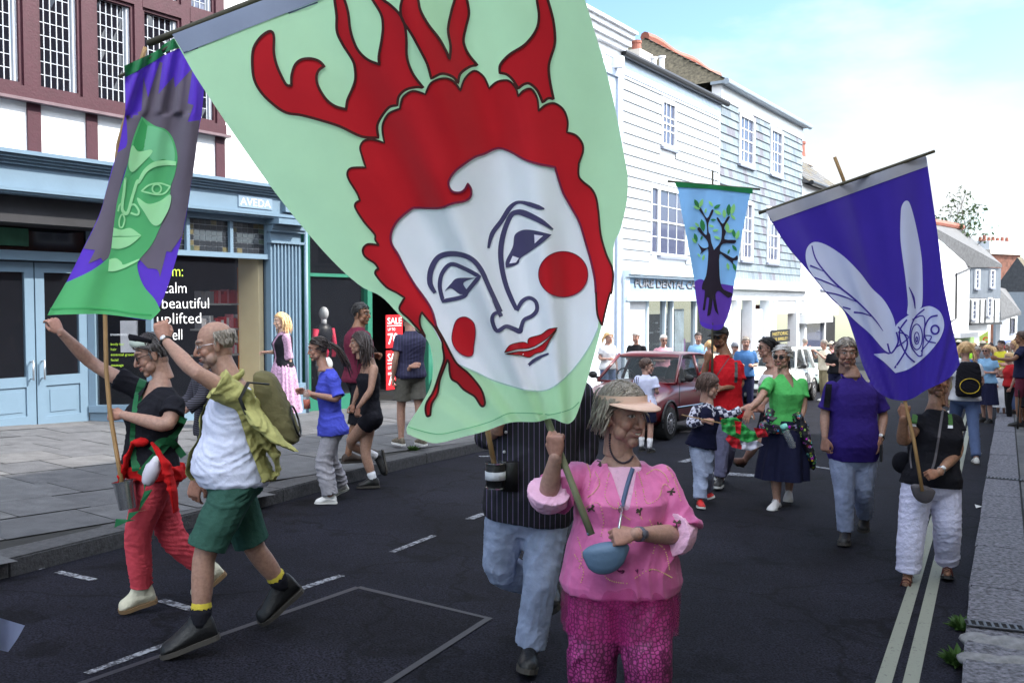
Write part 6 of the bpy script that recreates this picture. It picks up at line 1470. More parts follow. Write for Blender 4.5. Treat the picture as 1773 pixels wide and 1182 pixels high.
for pts in([(1060,800),(1052,830),(1048,860),(1065,880),(1090,870)],[(1100,800),(1112,840),(1120,870),(1140,862),(1150,838),(1165,850)],[(1010,790),(1022,820),(1018,850)],[(1110,780),(1140,790),(1160,815)],[(1010,880),(1035,870),(1045,900),(1040,930)],[(1100,850),(1104,880),(1112,900)],[(1150,800),(1168,830),(1180,870)],[(1090,940),(1120,935),(1150,950),(1160,990)],[(1000,930),(1008,960),(1002,985)],[(990,830),(1000,850),(1004,880)],[(1125,900),(1135,930),(1130,960)],[(1030,950),(1050,1000),(1090,1010)],[(1100,1000),(1130,985),(1165,1000)],[(1120,820),(1135,812),(1150,820),(1158,835)],[(1018,860),(1030,850),(1038,835),(1030,815)],[(1070,870),(1078,890),(1092,900)],[(995,960),(1010,985),(1005,1010)],[(1140,920),(1160,910),(1172,930)]):
 surf_line(m,bv,pts,.0027,lift=.002,beads=.0075)
m.build('embroidery',GOLD,tun);m=M()
for(x,y)in((1120,793),(1108,885),(1162,850),(1010,770),(1024,880),(1140,910),(1172,905),(1040,800)):
 rnd=random.Random(int(x))
 for k in range(6):a=rnd.uniform(0,6.3);surf_line(m,bv,[(x,y),(x+7*math.cos(a),y+7*math.sin(a))],.003,sub=3)
m.build('sprig',SPRIG,tun)
def bobextra(m):
 for k in range(90):
  rnd=random.Random(k+5);sx=rnd.choice((-1,1));lock(m,(sx*rnd.uniform(.03,.075),rnd.uniform(-.09,.03),rnd.uniform(.0,.1)),(sx*.8,.1 if rnd.random()<.5 else-.6,-.3),rnd.uniform(.07,.12),.005,k,.8,.2)
PW.hair('bob',GREYH,.120,.007,420,part=-.02,fringe=.1,extra=bobextra)
VIS=mat('peach_visor',s(226,190,172),.7,n=.06,bump=.2,bs=90)
m=M();rg=[]
for(a0_,z0,r0,y_)in((0,.040,0,0),(1,.072,0,0)):pass
seg_=40;vs=[];fs=[]
for k in range(seg_):
 a=2*math.pi*k/seg_;
 for z_,e_ in((.046,.004),(.074,.001)):vs.append((math.cos(a)*(.087+e_),-.014+math.sin(a)*(.106+e_),z_+.010*math.sin(a)))
for k in range(seg_):q=(k+1)%seg_;fs.append((2*k,2*q,2*q+1,2*k+1))
m.add(vs,fs);vo=PW.headpart('sun_visor',m,VIS)
m=M();vs=[];fs=[];n_=22
for k in range(n_+1):
 a=math.radians(8)+math.radians(164)*k/n_
 for i_,(ro,dz)in enumerate(((0,0),(.035,-.006),(.072,-.020),(.072,-.026),(.035,-.012),(0,-.006))):
  e_=math.sin(a)**.6*ro;vs.append((math.cos(a)*(.089+e_*.55),-.014+math.sin(a)*(.109+e_),.048+.010*math.sin(a)+dz*math.sin(a)))
for k in range(n_):
 for i_ in range(6):a=k*6;fs.append((a+i_,a+6+i_,a+6+(i_+1)%6,a+(i_+1)%6))
m.add(vs,fs);PW.headpart('peak',m,VIS,True,vo)
PW.watch('L',mat('grey_strap',s(90,92,108),.6,n=0),mat('watch_dark',(.08,.08,.1),.3,n=0),.90)
bvb=PW.bvh(PW.bodyo,tun);m=M();surf_line(m,bvb,[(1056,752),(1056,775),(1064,793),(1078,801),(1092,795),(1100,780)],.0048,lift=.004,beads=.0095);m.build('bead_necklace',mat('dark_beads',s(60,48,60),.3,n=.5,ns=60),PW.root,True)
m=M();m.ell(PW.h1(-.080,-.002,-.042),.005);m.build('earring',GOLD,PW.root,True)
BAGM=mat('grey_blue_leather',s(92,116,142),.5,n=.1,bump=.15,bs=80);p=at(1048,955,3.42)
HB=thing('shoulder_bag','small grey blue half moon bag hanging in front of the woman in pink','bag',p)
m=M();rings=[]
for k in range(9):
 t=-1+k/4;w=math.sqrt(max(.02,1-t*t));rings.append([p+V((.088*t+.002,0,.012*t+.01))+V((0,.036*w*math.cos(a),(.055*w)*math.sin(a)*(1.75 if math.sin(a)<0 else.5)))for a in[2*math.pi*q/16 for q in range(16)]])
m.loft(rings);v,f,n=remesh(m,.006,3);me_obj('pouch',v,np.asarray(f).tolist(),BAGM,HB,True)
m=M();bt=PW.bvh(tun,inn);surf_band(m,bt,[(1101,792),(1094,815),(1086,840),(1077,876)],.017,lift=.006);m.build('strap',mat('blue_grey_strap',s(76,92,124),.6,n=.1),HB,True)
m=M();a_,b_=on(bt,1077,876,.006),at(1072,915,3.40);m.tube([a_,lerp(a_,b_,.5),b_],.005,8);m.tube([on(bt,1075,882,.006)+V((0.008*math.cos(q),0,.012*math.sin(q)))for q in[i*.7 for i in range(10)]],.0022,5);m.build('clasp',STEEL,HB,True)
m=M();a_,b_=at(1018,925,3.42),at(1012,900,3.50);m.tube([a_,b_],.004,6);m.build('strap',BAGM,HB,True)
# ---- striped shirt man behind the banner ----
def stripemat(name,base,line,sc_=55,thr=.93,vec=(1,0,0)):
 m=bpy.data.materials.new(name);m.use_nodes=True;t=m.node_tree;P=t.nodes['Principled BSDF'];L=t.links.new;co=t.nodes.new('ShaderNodeTexCoord')
 mp_=t.nodes.new('ShaderNodeVectorMath');mp_.operation='DOT_PRODUCT';mp_.inputs[1].default_value=vec;L(co.outputs['Object'],mp_.inputs[0])
 mu=t.nodes.new('ShaderNodeMath');mu.operation='MULTIPLY';mu.inputs[1].default_value=sc_;L(mp_.outputs['Value'],mu.inputs[0]);fr_=t.nodes.new('ShaderNodeMath');fr_.operation='FRACT';L(mu.outputs[0],fr_.inputs[0])
 gt_=t.nodes.new('ShaderNodeMath');gt_.operation='GREATER_THAN';gt_.inputs[1].default_value=thr;L(fr_.outputs[0],gt_.inputs[0]);mx=t.nodes.new('ShaderNodeMixRGB');mx.inputs[1].default_value=(*base,1);mx.inputs[2].default_value=(*line,1);L(gt_.outputs[0],mx.inputs[0]);L(mx.outputs[0],P.inputs['Base Color']);P.inputs['Roughness'].default_value=.8
 _mats[name]=m;return m
STR=stripemat('pinstripe_shirt_cloth',(.010,.010,.016),s(110,96,130),38,.88)
SM=Person('tall man in black pinstripe shirt and pale jeans walking behind the big green banner',4.75,dict(head=(940,585),neck=(940,640),sL=(1010,668),sR=(866,668),eL=(1018,775,.05),wL=(978,846,-.02),eR=(838,760,.1),wR=(862,742,-.2),hL=(948,880),hR=(882,880),kL=(936,1005,-.12),kR=(862,985,.02),aL=(918,1118,-.05),aR=(948,1012,.42),tL=(912,1165,-.28),tR=(965,1045,.35)),h=1.82,skin=SKm,vox=.009,w=1.12,belly=.07,seed=3)
SM.body();SM.head((-.1,-1,0));SM.hand('L',(.02,-.15,-1),(.5,-.8,0),'relax');SM.hand('R',(0,-.3,1),(-.5,-.8,0),'grip');SM.finish()
SM.hair('short',GREYH,.04,n=90)
shm=SM.top(STR,'shirt',.80,.026,-.10,.02,amp=.007,freq=30)
SM.trousers(JEANS,f1=.98,radii=[.108,.108,.10,.088,.080,.080,.078,.076,.076],amp=.010,freq=44,infl=.01)
SM.shoes(BLEA,SOLE,boot=.08,ln=1.05,laces=BLACKC)
bv=SM.bvh(shm);m=M()
for q in((876,748),(873,782),(880,808),(884,842)):
 p_=on(bv,*q,.004)
 if p_:m.ell(p_,(.008,.004,.008),seg=10,rings=6)
m.build('button',WHITEC,shm,True)
r_=thing('camera_bag','black and white pole cup and camera strapped at the belt of the pinstripe shirt man','camera',at(862,825,4.5))
c0=at(858,822,4.52);m=M();m.tube([c0+V((0,0,-.06)),c0+V((0,0,.06))],[.045,.05],16,m=0);m.tube([c0+V((0,0,-.02)),c0+V((0,0,.02))],.0515,16,m=1);m.box(c0+V((.07,.02,-.01)),(.04,0,0),(0,.03,0),(0,0,.07));m.build('pole_cup',[BLEA,WHITEC],r_,True);m=M();m.tube([c0+V((0,0,.058)),c0+V((0,0,.064))],.052,16);m.tube([c0+V((0,0,-.064)),c0+V((0,0,-.058))],.048,16);m.build('rim',STEEL,r_)
m=M();m.tube([at(842,735,4.45),at(850,775,4.48),at(859,818,4.52)],.013,10);p4=m.build('pole',WOOD,None,True);tag(p4,'short bamboo pole standing in the belt cup of the man in pinstripes','pole')
# ---- left woman ----
LW_=Person('woman in black top and coral trousers reaching up to hold the green face banner',5.45,dict(head=(262,614),neck=(281,664),sL=(304,692,-.16),sR=(243,664,.16),eL=(291,738,-.24),wL=(212,718,-.16),eR=(160,630,.12),wR=(104,574,-.02),hL=(272,822,-.09),hR=(258,822,.09),kL=(237,925,-.08),aL=(246,1024,.0),tL=(203,1060,-.03),kR=(300,935,.12),aR=(362,988,.26),tR=(333,1040,.22)),h=1.66,sex='f',skin=(.37,.215,.165),vox=.009,hv=.0036,w=1.12,belly=.05,bust=.05,arm=1.08,seed=5)
LW_.body();LW_.head((-.86,-.42,-.30),(-.1,0,1),kind='o',old=.5,smile=.8,brow=(.1,.08,.07),shut=True);LW_.hand('L',(-1,-.05,.05),(-.1,-.9,.3),'grip');LW_.hand('R',(-.55,0,.9),(.6,-.6,.4),'pinch');LW_.finish()
tlw=LW_.top(BLACKC,'tshirt',.24,.016,-.02,.01,v_neck=.12,neck=.062,amp=.005)
LW_.trousers(CL('coral_denim',s(196,72,84),n=.22),radii=[.11,.108,.098,.086,.078,.074,.070,.064,.062],f1=.95,amp=.009,freq=46)
LW_.shoes(CANV,mat('gum_sole',s(120,96,70),.7,n=.1),'sneaker',boot=.10,ln=.92,hk=1.15,laces=mat('white_lace',(.7,.7,.68),.8,n=0))
LW_.hair('short',hair_mat('dark_grey_hair',s(72,66,66)),.06,.006,140);LW_.glasses(BLEA,r=.0024)
m=M();m.tube([(-.075,-.03,.05),(-.06,.06,.085),(0,.085,.098),(.06,.06,.085),(.075,-.03,.05)],[.012,.02,.022,.02,.012],10,flat=.55,up=(0,0,1));m.tube([(-.08,-.02,.075),(-.06,.05,.115),(0,.075,.13),(.06,.05,.115),(.08,-.02,.075)],[.012,.022,.026,.022,.012],10,m=1,flat=.55,up=(0,0,1));LW_.headpart('headscarf',m,[mat('pale_band',s(190,200,190),.7,n=.1),BLACKC])
RJ=CL('red_jersey',s(178,26,28));m=M();LW_.torso(m,.040,-.02,.16);v,f,n=remesh(m,.009,3);v=v+n*folds(v,.016,24,(0,0,1),3)[:,None];jm=me_obj('tied_jumper',v,np.asarray(f).tolist(),RJ,LW_.root,True)
m=M();P5=lambda x,y,d=-.2:at(x,y,5.45+d)
m.tube([P5(232,762),P5(222,790),P5(210,830),P5(206,850)],[.03,.045,.05,.035],10,flat=.4,dome=True);m.tube([P5(262,765,-.28),P5(285,800,-.28),P5(300,850,-.27),P5(304,885,-.26)],[.03,.05,.06,.04],10,flat=.4,dome=True);m.ell(P5(245,765,-.2),(.05,.04,.035));v,f,n=remesh(m,.009,3);v=v+n*folds(v,.014,30,(1,0,.3),4)[:,None];me_obj('jumper_sleeve',v,np.asarray(f).tolist(),RJ,LW_.root,True)
GS_=mat('green_webbing',s(18,92,54),.7,n=.1)
r_=thing('banner_harness','green webbing harness with steel pole cup worn by the woman in coral trousers','harness',P5(225,860))
bv=LW_.bvh(tlw,jm);m=M();surf_band(m,bv,[(249,655),(243,670),(237,700),(233,740),(232,775),(236,815)],.045,lift=.008);surf_band(m,bv,[(318,722),(306,745),(285,772),(262,798),(243,822)],.045,lift=.010);surf_band(m,bv,[(262,780),(280,764),(300,768),(318,790)],.04,lift=.03);m.build('strap',GS_,r_)
m=M();q_=[P5(246,815,-.3),P5(250,850,-.33),P5(240,885,-.33),P5(220,903,-.3),P5(198,913,-.28)]
for i in range(4):a,b_=q_[i],q_[i+1];m.prism([a,b_,b_+V((.01,0,.05)),a+V((.045,0,.01))],V((0,.004,0)))
m.build('strap_tail',GS_,r_)
m=M();c0,c1=P5(222,880,-.25),P5(214,832,-.25);m.tube([c0,lerp(c0,c1,.5),c1],[.048,.054,.06],20,cap=False);m.tube([c0,c0+(c1-c0).normalized()*.006],.048,20);m.tube([c1-(c1-c0).normalized()*.01,c1],[.0635,.0645],20,cap=False);m.build('pole_cup',STEEL,r_,True)
r_=thing('water_bottle','white squeeze bottle tucked at the waist of the woman in coral trousers','bottle',P5(262,830));m=M();a,b_=P5(257,830,-.3),P5(268,802,-.3);m.tube([a,lerp(a,b_,.2),lerp(a,b_,.8),b_],[.036,.042,.042,.03],16,dome=True);m.build('bottle_body',mat('milky_plastic',(.55,.52,.6),.35,n=.05),r_,True);m=M();m.tube([b_,lerp(a,b_,1.25)],[.03,.022],14,dome=True);m.build('cap',WHITEC,r_,True)
# ---- left man ----
LM=Person('older man in open yellow shirt and green shorts reaching up to the banner corner',4.92,dict(head=(371,597,.0),neck=(397,652),sL=(418,676,-.17),sR=(388,682,.17),eL=(334,641,-.26),wL=(285,588,.06),eR=(354,768,.26),wR=(339,830,.18),hL=(414,830,-.10),hR=(398,830,.09),kL=(353,955,-.16),aL=(347,1083,-.18),tL=(270,1143,-.24),kR=(438,946,.16),aR=(491,1015,.30),tR=(443,1086,.26)),h=1.78,skin=(.35,.20,.15),vox=.0085,hv=.0034,w=1.06,belly=.10,seed=8)
LM.body();LM.head((-.93,-.36,-.18),(-.12,0,1),kind='o',old=1.0,smile=.2,stubble=(.30,.28,.27),brow=(.25,.22,.2));LM.hand('L',(-.3,.2,.95),(.2,-.9,.3),'pinch');LM.hand('R',(-.15,0,-1),(-.2,-.9,0),'relax');LM.finish()
LM.hair('bald',GREYH,.035,.0,420);LM.glasses(STEEL,w=.017,h=.011);LM.watch('L',BLEA,WFACE,.93)
m=M();LM.torso(m,.014,-.06,1.06,.025);tee=LM.cloth('tshirt',m,CL('white_tshirt_cotton',s(206,210,232)),.010,26,(.6,.1,1))
YS=CL('yellow_linen',s(166,162,104),n=.12,bump=.7,bs=22);m=M();LM.torso(m,.030,-.0,1.05,.04)
for s_ in 'LR':LM.limb(m,'s'+s_,'e'+s_,'w'+s_,[.058,.062,.066],0,.27,.014,flare=.02)
Q=lambda x,y,d=0:at(x,y,4.92+d)
m.tube([Q(430,700,-.12),Q(455,735,-.18),Q(485,765,-.2),Q(518,782,-.16)],[.10,.11,.075,.018],16,flat=.32,up=(0,1,0));m.tube([Q(450,740,-.05),Q(478,790,-.05),Q(482,826,-.05)],[.09,.06,.018],14,flat=.35,up=(0,1,0));m.tube([Q(420,690,.0),Q(405,660,.0),Q(384,652,-.06)],[.05,.045,.02],12)
o_,l_,f_,u_=LM.frame(1.0);nb=np.array(LM.J['neck']);la,fa,ua=np.array(l_),np.array(f_),np.array(u_);
def cuty(v):
 q=v-nb;x,y,z=q@la,q@fa,q@ua
 a_,b_=np.array(LM.J['sL']),np.array(LM.J['eL']);ab=b_-a_;tt=np.clip((v-a_)@ab/(ab@ab),0,1);near=np.linalg.norm(v-a_-tt[:,None]*ab,axis=1)<.105
 return(~near&(y>.045-.30*np.clip(-z-.08,0,1))&(x>-.08)&(z<.02))|((np.abs(x)<.06)&(y<.05)&(y>-.05)&(z>-.0))
ys=LM.cloth('shirt',m,YS,.016,20,(.5,.1,1),cut=cuty);m=M();nb_=LM.J['neck'];m.tube([nb_+l_*(.072*math.cos(a))+f_*(.062*math.sin(a)-.008)+u_*(-.012-.035*math.sin(a))for a in[math.radians(x)for x in range(120,430,15)]],.019,8,flat=.5,up=u_);m.build('collar',YS,ys,True)
LM.trousers(CL('green_shorts_cotton',s(54,88,78),n=.15),'shorts',radii=[.104,.104,.098,.092,.088,.09,.09],f1=.475,top=.10,amp=.010,freq=26,flare=.004,infl=.016)
LM.sock(mat('yellow_sock',s(190,172,60),.8,n=.1),.865,.885,.008);LM.sock(BLACKC,.885,1.0,.011)
LM.shoes(BLEA,SOLE,'walking_boot',boot=.12,ln=.88,wd=1.15,hk=1.2,laces=BLACKC)
def backpack(label,c,f,u,sx,sy,sz,mt,strapm=None,pts=(),group=None):
 """f points away from the wearer's back"""
 f=V(f).normalized();u=V(u).normalized();l=u.cross(f);r_=thing('backpack',label,'backpack',c-u*sz);m=M();rings=[]
 for(z,w,d_)in((-1,.75,.55),(-.92,.95,.85),(-.5,1,1.0),(0,.98,.9),(.5,.92,.75),(.85,.8,.6),(1,.55,.35)):
  rings.append([c+u*(z*sz)+l*(sx*w*math.copysign(abs(math.cos(a))**.6,math.cos(a)))+f*(sy*d_*math.copysign(abs(math.sin(a))**.6,math.sin(a)))for a in[2*math.pi*k/20 for k in range(20)]])
 m.loft(rings);v,n_=None,None;v,fc,n=remesh(m,.011,3);v=v+n*folds(v,.008,26,(.3,.1,1),5)[:,None];me_obj('pack',v,np.asarray(fc).tolist(),mt,r_,True)
 m=M();rg=[c+u*(-.35*sz)+f*(sy*.98)+l*(sx*.75*math.cos(a))+u*(sz*.42*math.sin(a))for a in[2*math.pi*k/18 for k in range(18)]];m.tube(rg+[rg[0]],.006,5);m.build('pocket',strapm or mt,r_,True)
 if pts:
  m=M()
  for q in pts:m.tube(q,.018,8,flat=.3)
  m.build('strap',strapm or mt,r_,True)
 return r_
OL=CL('olive_canvas',s(104,98,70),n=.15)
backpack('olive canvas backpack with open yellow lined top on the back of the yellow shirt man',Q(474,704,.03),(.96,.1,-.1),(-.28,0,1),.14,.10,.20,OL,BLEA,[[Q(464,665,-.12),Q(430,662,-.2),Q(415,690,-.24),Q(432,730,-.2)]])
# ---- person behind the left couple ----
BH_=Person('woman in black striped top walking behind the left couple mostly hidden by them',7.2,dict(head=(376,596),neck=(384,632),sL=(368,632,-.16),sR=(352,628,.16),eL=(350,690,-.2),wL=(318,712,-.25),eR=(330,690,.2),wR=(308,705,.15),hL=(372,745,-.08),hR=(366,745,.08),kL=(372,840,-.08),kR=(385,840,.1),aL=(380,950,-.1),aR=(398,925,.12),tL=(355,970,-.1),tR=(388,955,.1)),h=1.68,sex='f',skin=SKf,vox=.012)
BH_.body();BH_.head((-.95,-.2,-.1));BH_.hand('L',(-1,0,-.2),(0,-.6,.8),'grip');BH_.hand('R',(-1,0,-.2),(0,.6,.8),'grip');BH_.finish();BH_.hair('short',BLONDEH,.05,.003,90);BH_.top(stripemat('grey_stripe_cloth',s(28,28,36),s(90,86,104),60,.75,(0,0,1)),'top',.9,.018,-.05);BH_.trousers(BLACKC);BH_.shoes(BLEA,SOLE)
# ---- two girls on the road's edge ----
GBL=Person('girl in blue tshirt and pale cargo trousers with a dark ponytail walking left',9.15,dict(head=(550,604),neck=(560,634),sL=(575,650,-.13),sR=(562,646,.13),eL=(588,692,-.18),wL=(540,682,-.2),eR=(556,690,.2),wR=(530,678,.12),hL=(578,742,-.07),hR=(572,742,.07),kL=(560,800,-.05),aL=(572,858,-.05),tL=(545,873,-.07),kR=(570,795,.1),aR=(590,838,.3),tR=(574,856,.3)),h=1.60,sex='f',skin=(.34,.18,.13),vox=.010,hv=.0042,w=.92,bust=.015,seed=11)
GBL.body();GBL.head((-.9,-.38,-.12),kind='c',smile=-.2,brow=(.05,.03,.02),scalp=(.04,.03,.03));GBL.hand('L',(-1,0,.1),(0,-.9,.3),'grip');GBL.hand('R',(-1,0,.1),(0,.9,.3),'soft');GBL.finish()
GBL.top(CL('blue_cotton',s(70,78,182)),'tshirt',.44,.026,-.12,.03,amp=.010,freq=30,sf=.02);GBL.trousers(CL('pale_cargo_cotton',s(158,156,164),n=.2),radii=[.092,.1,.098,.094,.092,.094,.094,.09,.086],f1=.985,amp=.014,freq=38)
def pony(m,p=(0,-.108,.045),L_=.34,r=.02,seed=3,d=(0,-.8,-.3),n=16):
 rnd=random.Random(seed)
 for k in range(n):lock(m,(p[0]+rnd.uniform(-.012,.012),p[1]+rnd.uniform(-.01,.01),p[2]+rnd.uniform(-.012,.012)),(d[0]+rnd.uniform(-.25,.25),d[1],d[2]+rnd.uniform(-.2,.2)),L_*rnd.uniform(.7,1.05),r*.62,k+seed,.75,.12,hug=False,seg=9)
GBL.hair('tied',DARKH,.10,.001,150,extra=lambda m:pony(m,L_=.42));GBL.shoes(mat('white_trainer',(.6,.6,.6),.6,n=.1),SOLEW,'trainer',laces=WHITEC)
r_=thing('juice_bottle','clear bottle of orange red juice carried by the girl in blue tshirt','bottle',at(531,700,8.9));m=M();a,b_=at(532,708,8.93),at(529,668,8.93);m.tube([a,lerp(a,b_,.6),lerp(a,b_,.8),b_],[.034,.034,.016,.014],14);m.build('glass',glassmat('clear_bottle',(.4,.4,.4),.05,.3),r_,True);m=M();m.tube([lerp(a,b_,.02),lerp(a,b_,.42)],.032,14);m.build('juice',mat('red_juice',s(205,90,60),.2,n=0),r_,True)
GK=Person('teenage girl in black strappy top and shorts with long wavy dark hair walking left',10.05,dict(head=(622,594),neck=(635,622),sL=(648,632,-.13),sR=(632,630,.13),eL=(642,676,-.2),wL=(620,706,-.24),eR=(622,672,.2),wR=(612,700,.2),hL=(645,722,-.08),hR=(638,722,.07),kL=(603,768,.05),aL=(652,790,.25),tL=(668,822,.25),kR=(632,785,.0),aR=(646,830,-.02),tR=(618,845,-.05)),h=1.70,sex='f',skin=(.33,.19,.135),vox=.0105,hv=.0045,w=.92,bust=.04,seed=14)
GK.body();GK.head((-.93,-.3,.02),smile=.6,brow=(.04,.03,.02));GK.hand('L',(-.2,0,-1),(-.6,-.8,0),'soft');GK.hand('R',(-.2,0,-1),(.6,.8,0),'soft');GK.finish()
m=M();GK.torso(m,.012,-.05,.84);GK.cloth('camisole',m,BLACKC,.005,30);GK.trousers(BLACKC,'shorts',radii=[.10,.102,.1],f1=.17,top=.1,amp=.005)
GK.hair('long',DARKH,.34,.008,190);GK.sock(WHITEC,.88,1.0);GK.shoes(BLEA,SOLE,'boot',boot=.04)
# ---- two men on the left pavement ----
def std(pos,h,yaw,arms=('down','down'),stride=.0,lean=0.0,ground=None):
 """world joints for someone standing at pos, facing yaw (degrees, 0 = towards +X)"""
 k=h/1.7;p=V(pos);f=V((math.cos(math.radians(yaw)),math.sin(math.radians(yaw)),0));l=V((-f.y,f.x,0));z=V((0,0,1));J={}
 def at_(x,y,zz_):return p+l*(x*k)+f*(y*k)+z*(zz_*k)
 J['head']=at_(0,.04+lean,1.585);J['neck']=at_(0,-.01+lean*.9,1.44)
 for s_,q in(('L',1),('R',-1)):
  J['s'+s_]=at_(.175*q,lean*.85,1.385);J['h'+s_]=at_(.09*q,0,.90);st=stride*q
  J['k'+s_]=at_(.095*q,st*.6+.03,.49);J['a'+s_]=at_(.10*q,st-.02,.085+(.05*abs(stride)if st<0 else 0));J['t'+s_]=at_(.115*q,st+.17,.005)
 for s_,q,a in(('L',1,arms[0]),('R',-1,arms[1])):
  sh=(.175*q,lean*.85,1.385)
  e,w={'down':((.235*q,-.03,1.10),(.225*q,.06,.85)),'bent':((.225*q,-.02,1.11),(.13*q,.22,1.12)),'up':((.26*q,.18,1.25),(.17*q,.30,1.48)),'hip':((.34*q,-.06,1.14),(.17*q,.05,.99)),'fold':((.23*q,.06,1.12),(-.02*q,.20,1.15)),'phone':((.22*q,.14,1.18),(.09*q,.33,1.38)),'wave':((.38*q,.1,1.50),(.42*q,.15,1.75)),'out':((.33*q,.15,1.2),(.40*q,.38,1.22))}[a]
  J['e'+s_]=at_(*e);J['w'+s_]=at_(*w)
 J['_f']=f;J['_l']=l;J['_arms']=arms
 return J
def hands(P,J,pose='soft'):
 for s_,q,a in(('L',1,J['_arms'][0]),('R',-1,J['_arms'][1])):
  d=(J['w'+s_]-J['e'+s_]).normalized();P.hand(s_,d,(J['_l']*q*.8-J['_f']*.3+V((0,0,.4 if a in('bent','fold')else 0))),'grip' if a=='phone' else pose)
def gp(px,py,h=0.0):p=G(px,py,h);return p
GM=SKm
BM_p=G(622,797,.24);J=std(BM_p,1.78,35,('bent','down'),.16)
BM=Person('man in burgundy shirt and glasses walking right along the left pavement',depth(BM_p),{k:v for k,v in J.items()if k[0]!='_'},h=1.78,skin=SKtan,vox=.012,w=1.03,belly=.04,seed=17)
BM.body();BM.head((.85,-.3,.0),brow=(.02,.02,.02));hands(BM,J);BM.finish();BM.hair('short',hair_mat('black_hair',(.012,.011,.012)),.045,.005,130);BM.glasses(BLEA);BM.top(CL('burgundy_cotton',s(104,40,60)),'shirt',.3,.024,-.1,.02);BM.trousers(BLACKC,'shorts',f1=.62,radii=[.1,.1,.095,.085,.082,.08]);BM.shoes(mat('brown_clog',s(70,58,52),.7,n=.2),SOLE)
SP_p=G(712,770,.20);J=std(SP_p,1.80,125,('down','hip'),.10)
J['eR']=at(700,650,depth(SP_p)-.1);J['wR']=at(712,634,depth(SP_p)-.25)
SP_=Person('man in navy polo and grey shorts with hand on hip beside the sale posters',depth(SP_p),{k:v for k,v in J.items()if k[0]!='_'},h=1.80,skin=SKm,vox=.012,w=1.05,seed=19)
SP_.body();SP_.head((-.3,.9,0));SP_.hand('R',(.9,-.2,.2),(0,-.8,.5),'soft');SP_.hand('L',(0,0,-1),(-1,0,0),'soft');SP_.finish();SP_.hair('short',BROWNH,.04,n=90)
SP_.top(stripemat('navy_stripe_cloth',s(28,28,58),s(60,56,92),26,.9),'polo',.32,.022,-.1,.02);SP_.trousers(CL('grey_shorts_cotton',s(92,90,84)),'shorts',f1=.40,radii=[.1,.1,.098,.095,.09],flare=.01);SP_.shoes(mat('patterned_slipper',s(104,96,84),.8,n=.6,ns=40),SOLEW,'slipper')
# ---- blonde woman against the salon ----
BW_p=G(492,738,.30);J=std(BW_p,1.66,-150,('down','bent'),.05);J['wL']=at(470,660,depth(BW_p)-.2);J['eL']=at(503,645,depth(BW_p)-.1)
DRS=mat('patterned_dress',s(176,140,168),.8,n=.6,ns=38,bump=.2)
BW=Person('smiling blonde woman in patterned dress and black waistcoat beside the fluted pilaster',depth(BW_p),{k:v for k,v in J.items()if k[0]!='_'},h=1.66,sex='f',skin=(.52,.34,.26),vox=.012,hv=.0048,w=1.0,bust=.04,seed=21)
BW.body();BW.head((-.8,-.6,-.05),smile=1,teeth=True,brow=(.3,.2,.12));BW.hand('L',(-.8,-.3,-.4),(0,-.8,.4),'soft');BW.hand('R',(-.6,-.2,0),(0,.5,.8),'soft');BW.finish();BW.hair('long',BLONDEH,.30,.008,170)
BW.top(DRS,'blouse',.3,.018,.0,.01);o_,l_,f_,u_=BW.frame(0)
skirt(BW,'skirt',DRS,[(BW.frame(.25)[0],.15,.12,.1),(BW.frame(-.1)[0],.21,.17,.4),(V((o_.x,o_.y,lerp(o_,BW_p,.75).z)),.30,.25,1)],amp=.03)
m=M();BW.torso(m,.030,.0,1.0);nb=np.array(BW.J['neck']);la,fa,ua=np.array(BW.frame(1)[1]),np.array(BW.frame(1)[2]),np.array(BW.frame(1)[3])
BW.cloth('waistcoat',m,BLACKC,.006,cut=lambda v:(((v-nb)@fa>0)&(np.abs((v-nb)@la)<.05))|(((v-nb)@ua>-.06)&(np.abs((v-nb)@la)<.07)))
BW.shoes(BLEA,SOLE)
# ---- boy in the white football shirt by the red car ----
FB_p=G(1118,782);J=std(FB_p,1.36,60,('down','bent'),.05)
FBY=Person('boy in white football shirt and navy shorts seen from behind beside the red car',depth(FB_p),{k:v for k,v in J.items()if k[0]!='_'},h=1.36,sex='c',skin=SKf,vox=.011,w=.95,seed=23)
FBY.body();FBY.head((.8,-.1,.0),size=1.08,kind='c');hands(FBY,J);FBY.finish();FBY.hair('short',BROWNH,.04,.003,130);FBY.top(CL('white_football_cloth',s(205,208,235)),'football_shirt',.32,.022,-.12,.02);FBY.trousers(NAVY,'shorts',f1=.42,radii=[.1,.102,.1,.1,.1]);FBY.sock(WHITEC,.8);FBY.shoes(BLEA,SOLE)
m=M();bv=FBY.bvh(*[c for c in FBY.root.children if c.name.startswith('football')])
for k in range(3):surf_line(m,bv,[(1100+k*3,647+k),(1098+k*3.2,665)],.006,sub=4)
if m.v:m.build('shoulder_stripe',NAVY,FBY.root,True)
m=M();surf_line(m,bv,[(1112,642),(1122,670),(1127,700)],.006,lift=.004)
if m.v:m.build('lanyard',mat('orange_ribbon',s(200,120,60),.6,n=0),FBY.root,True)
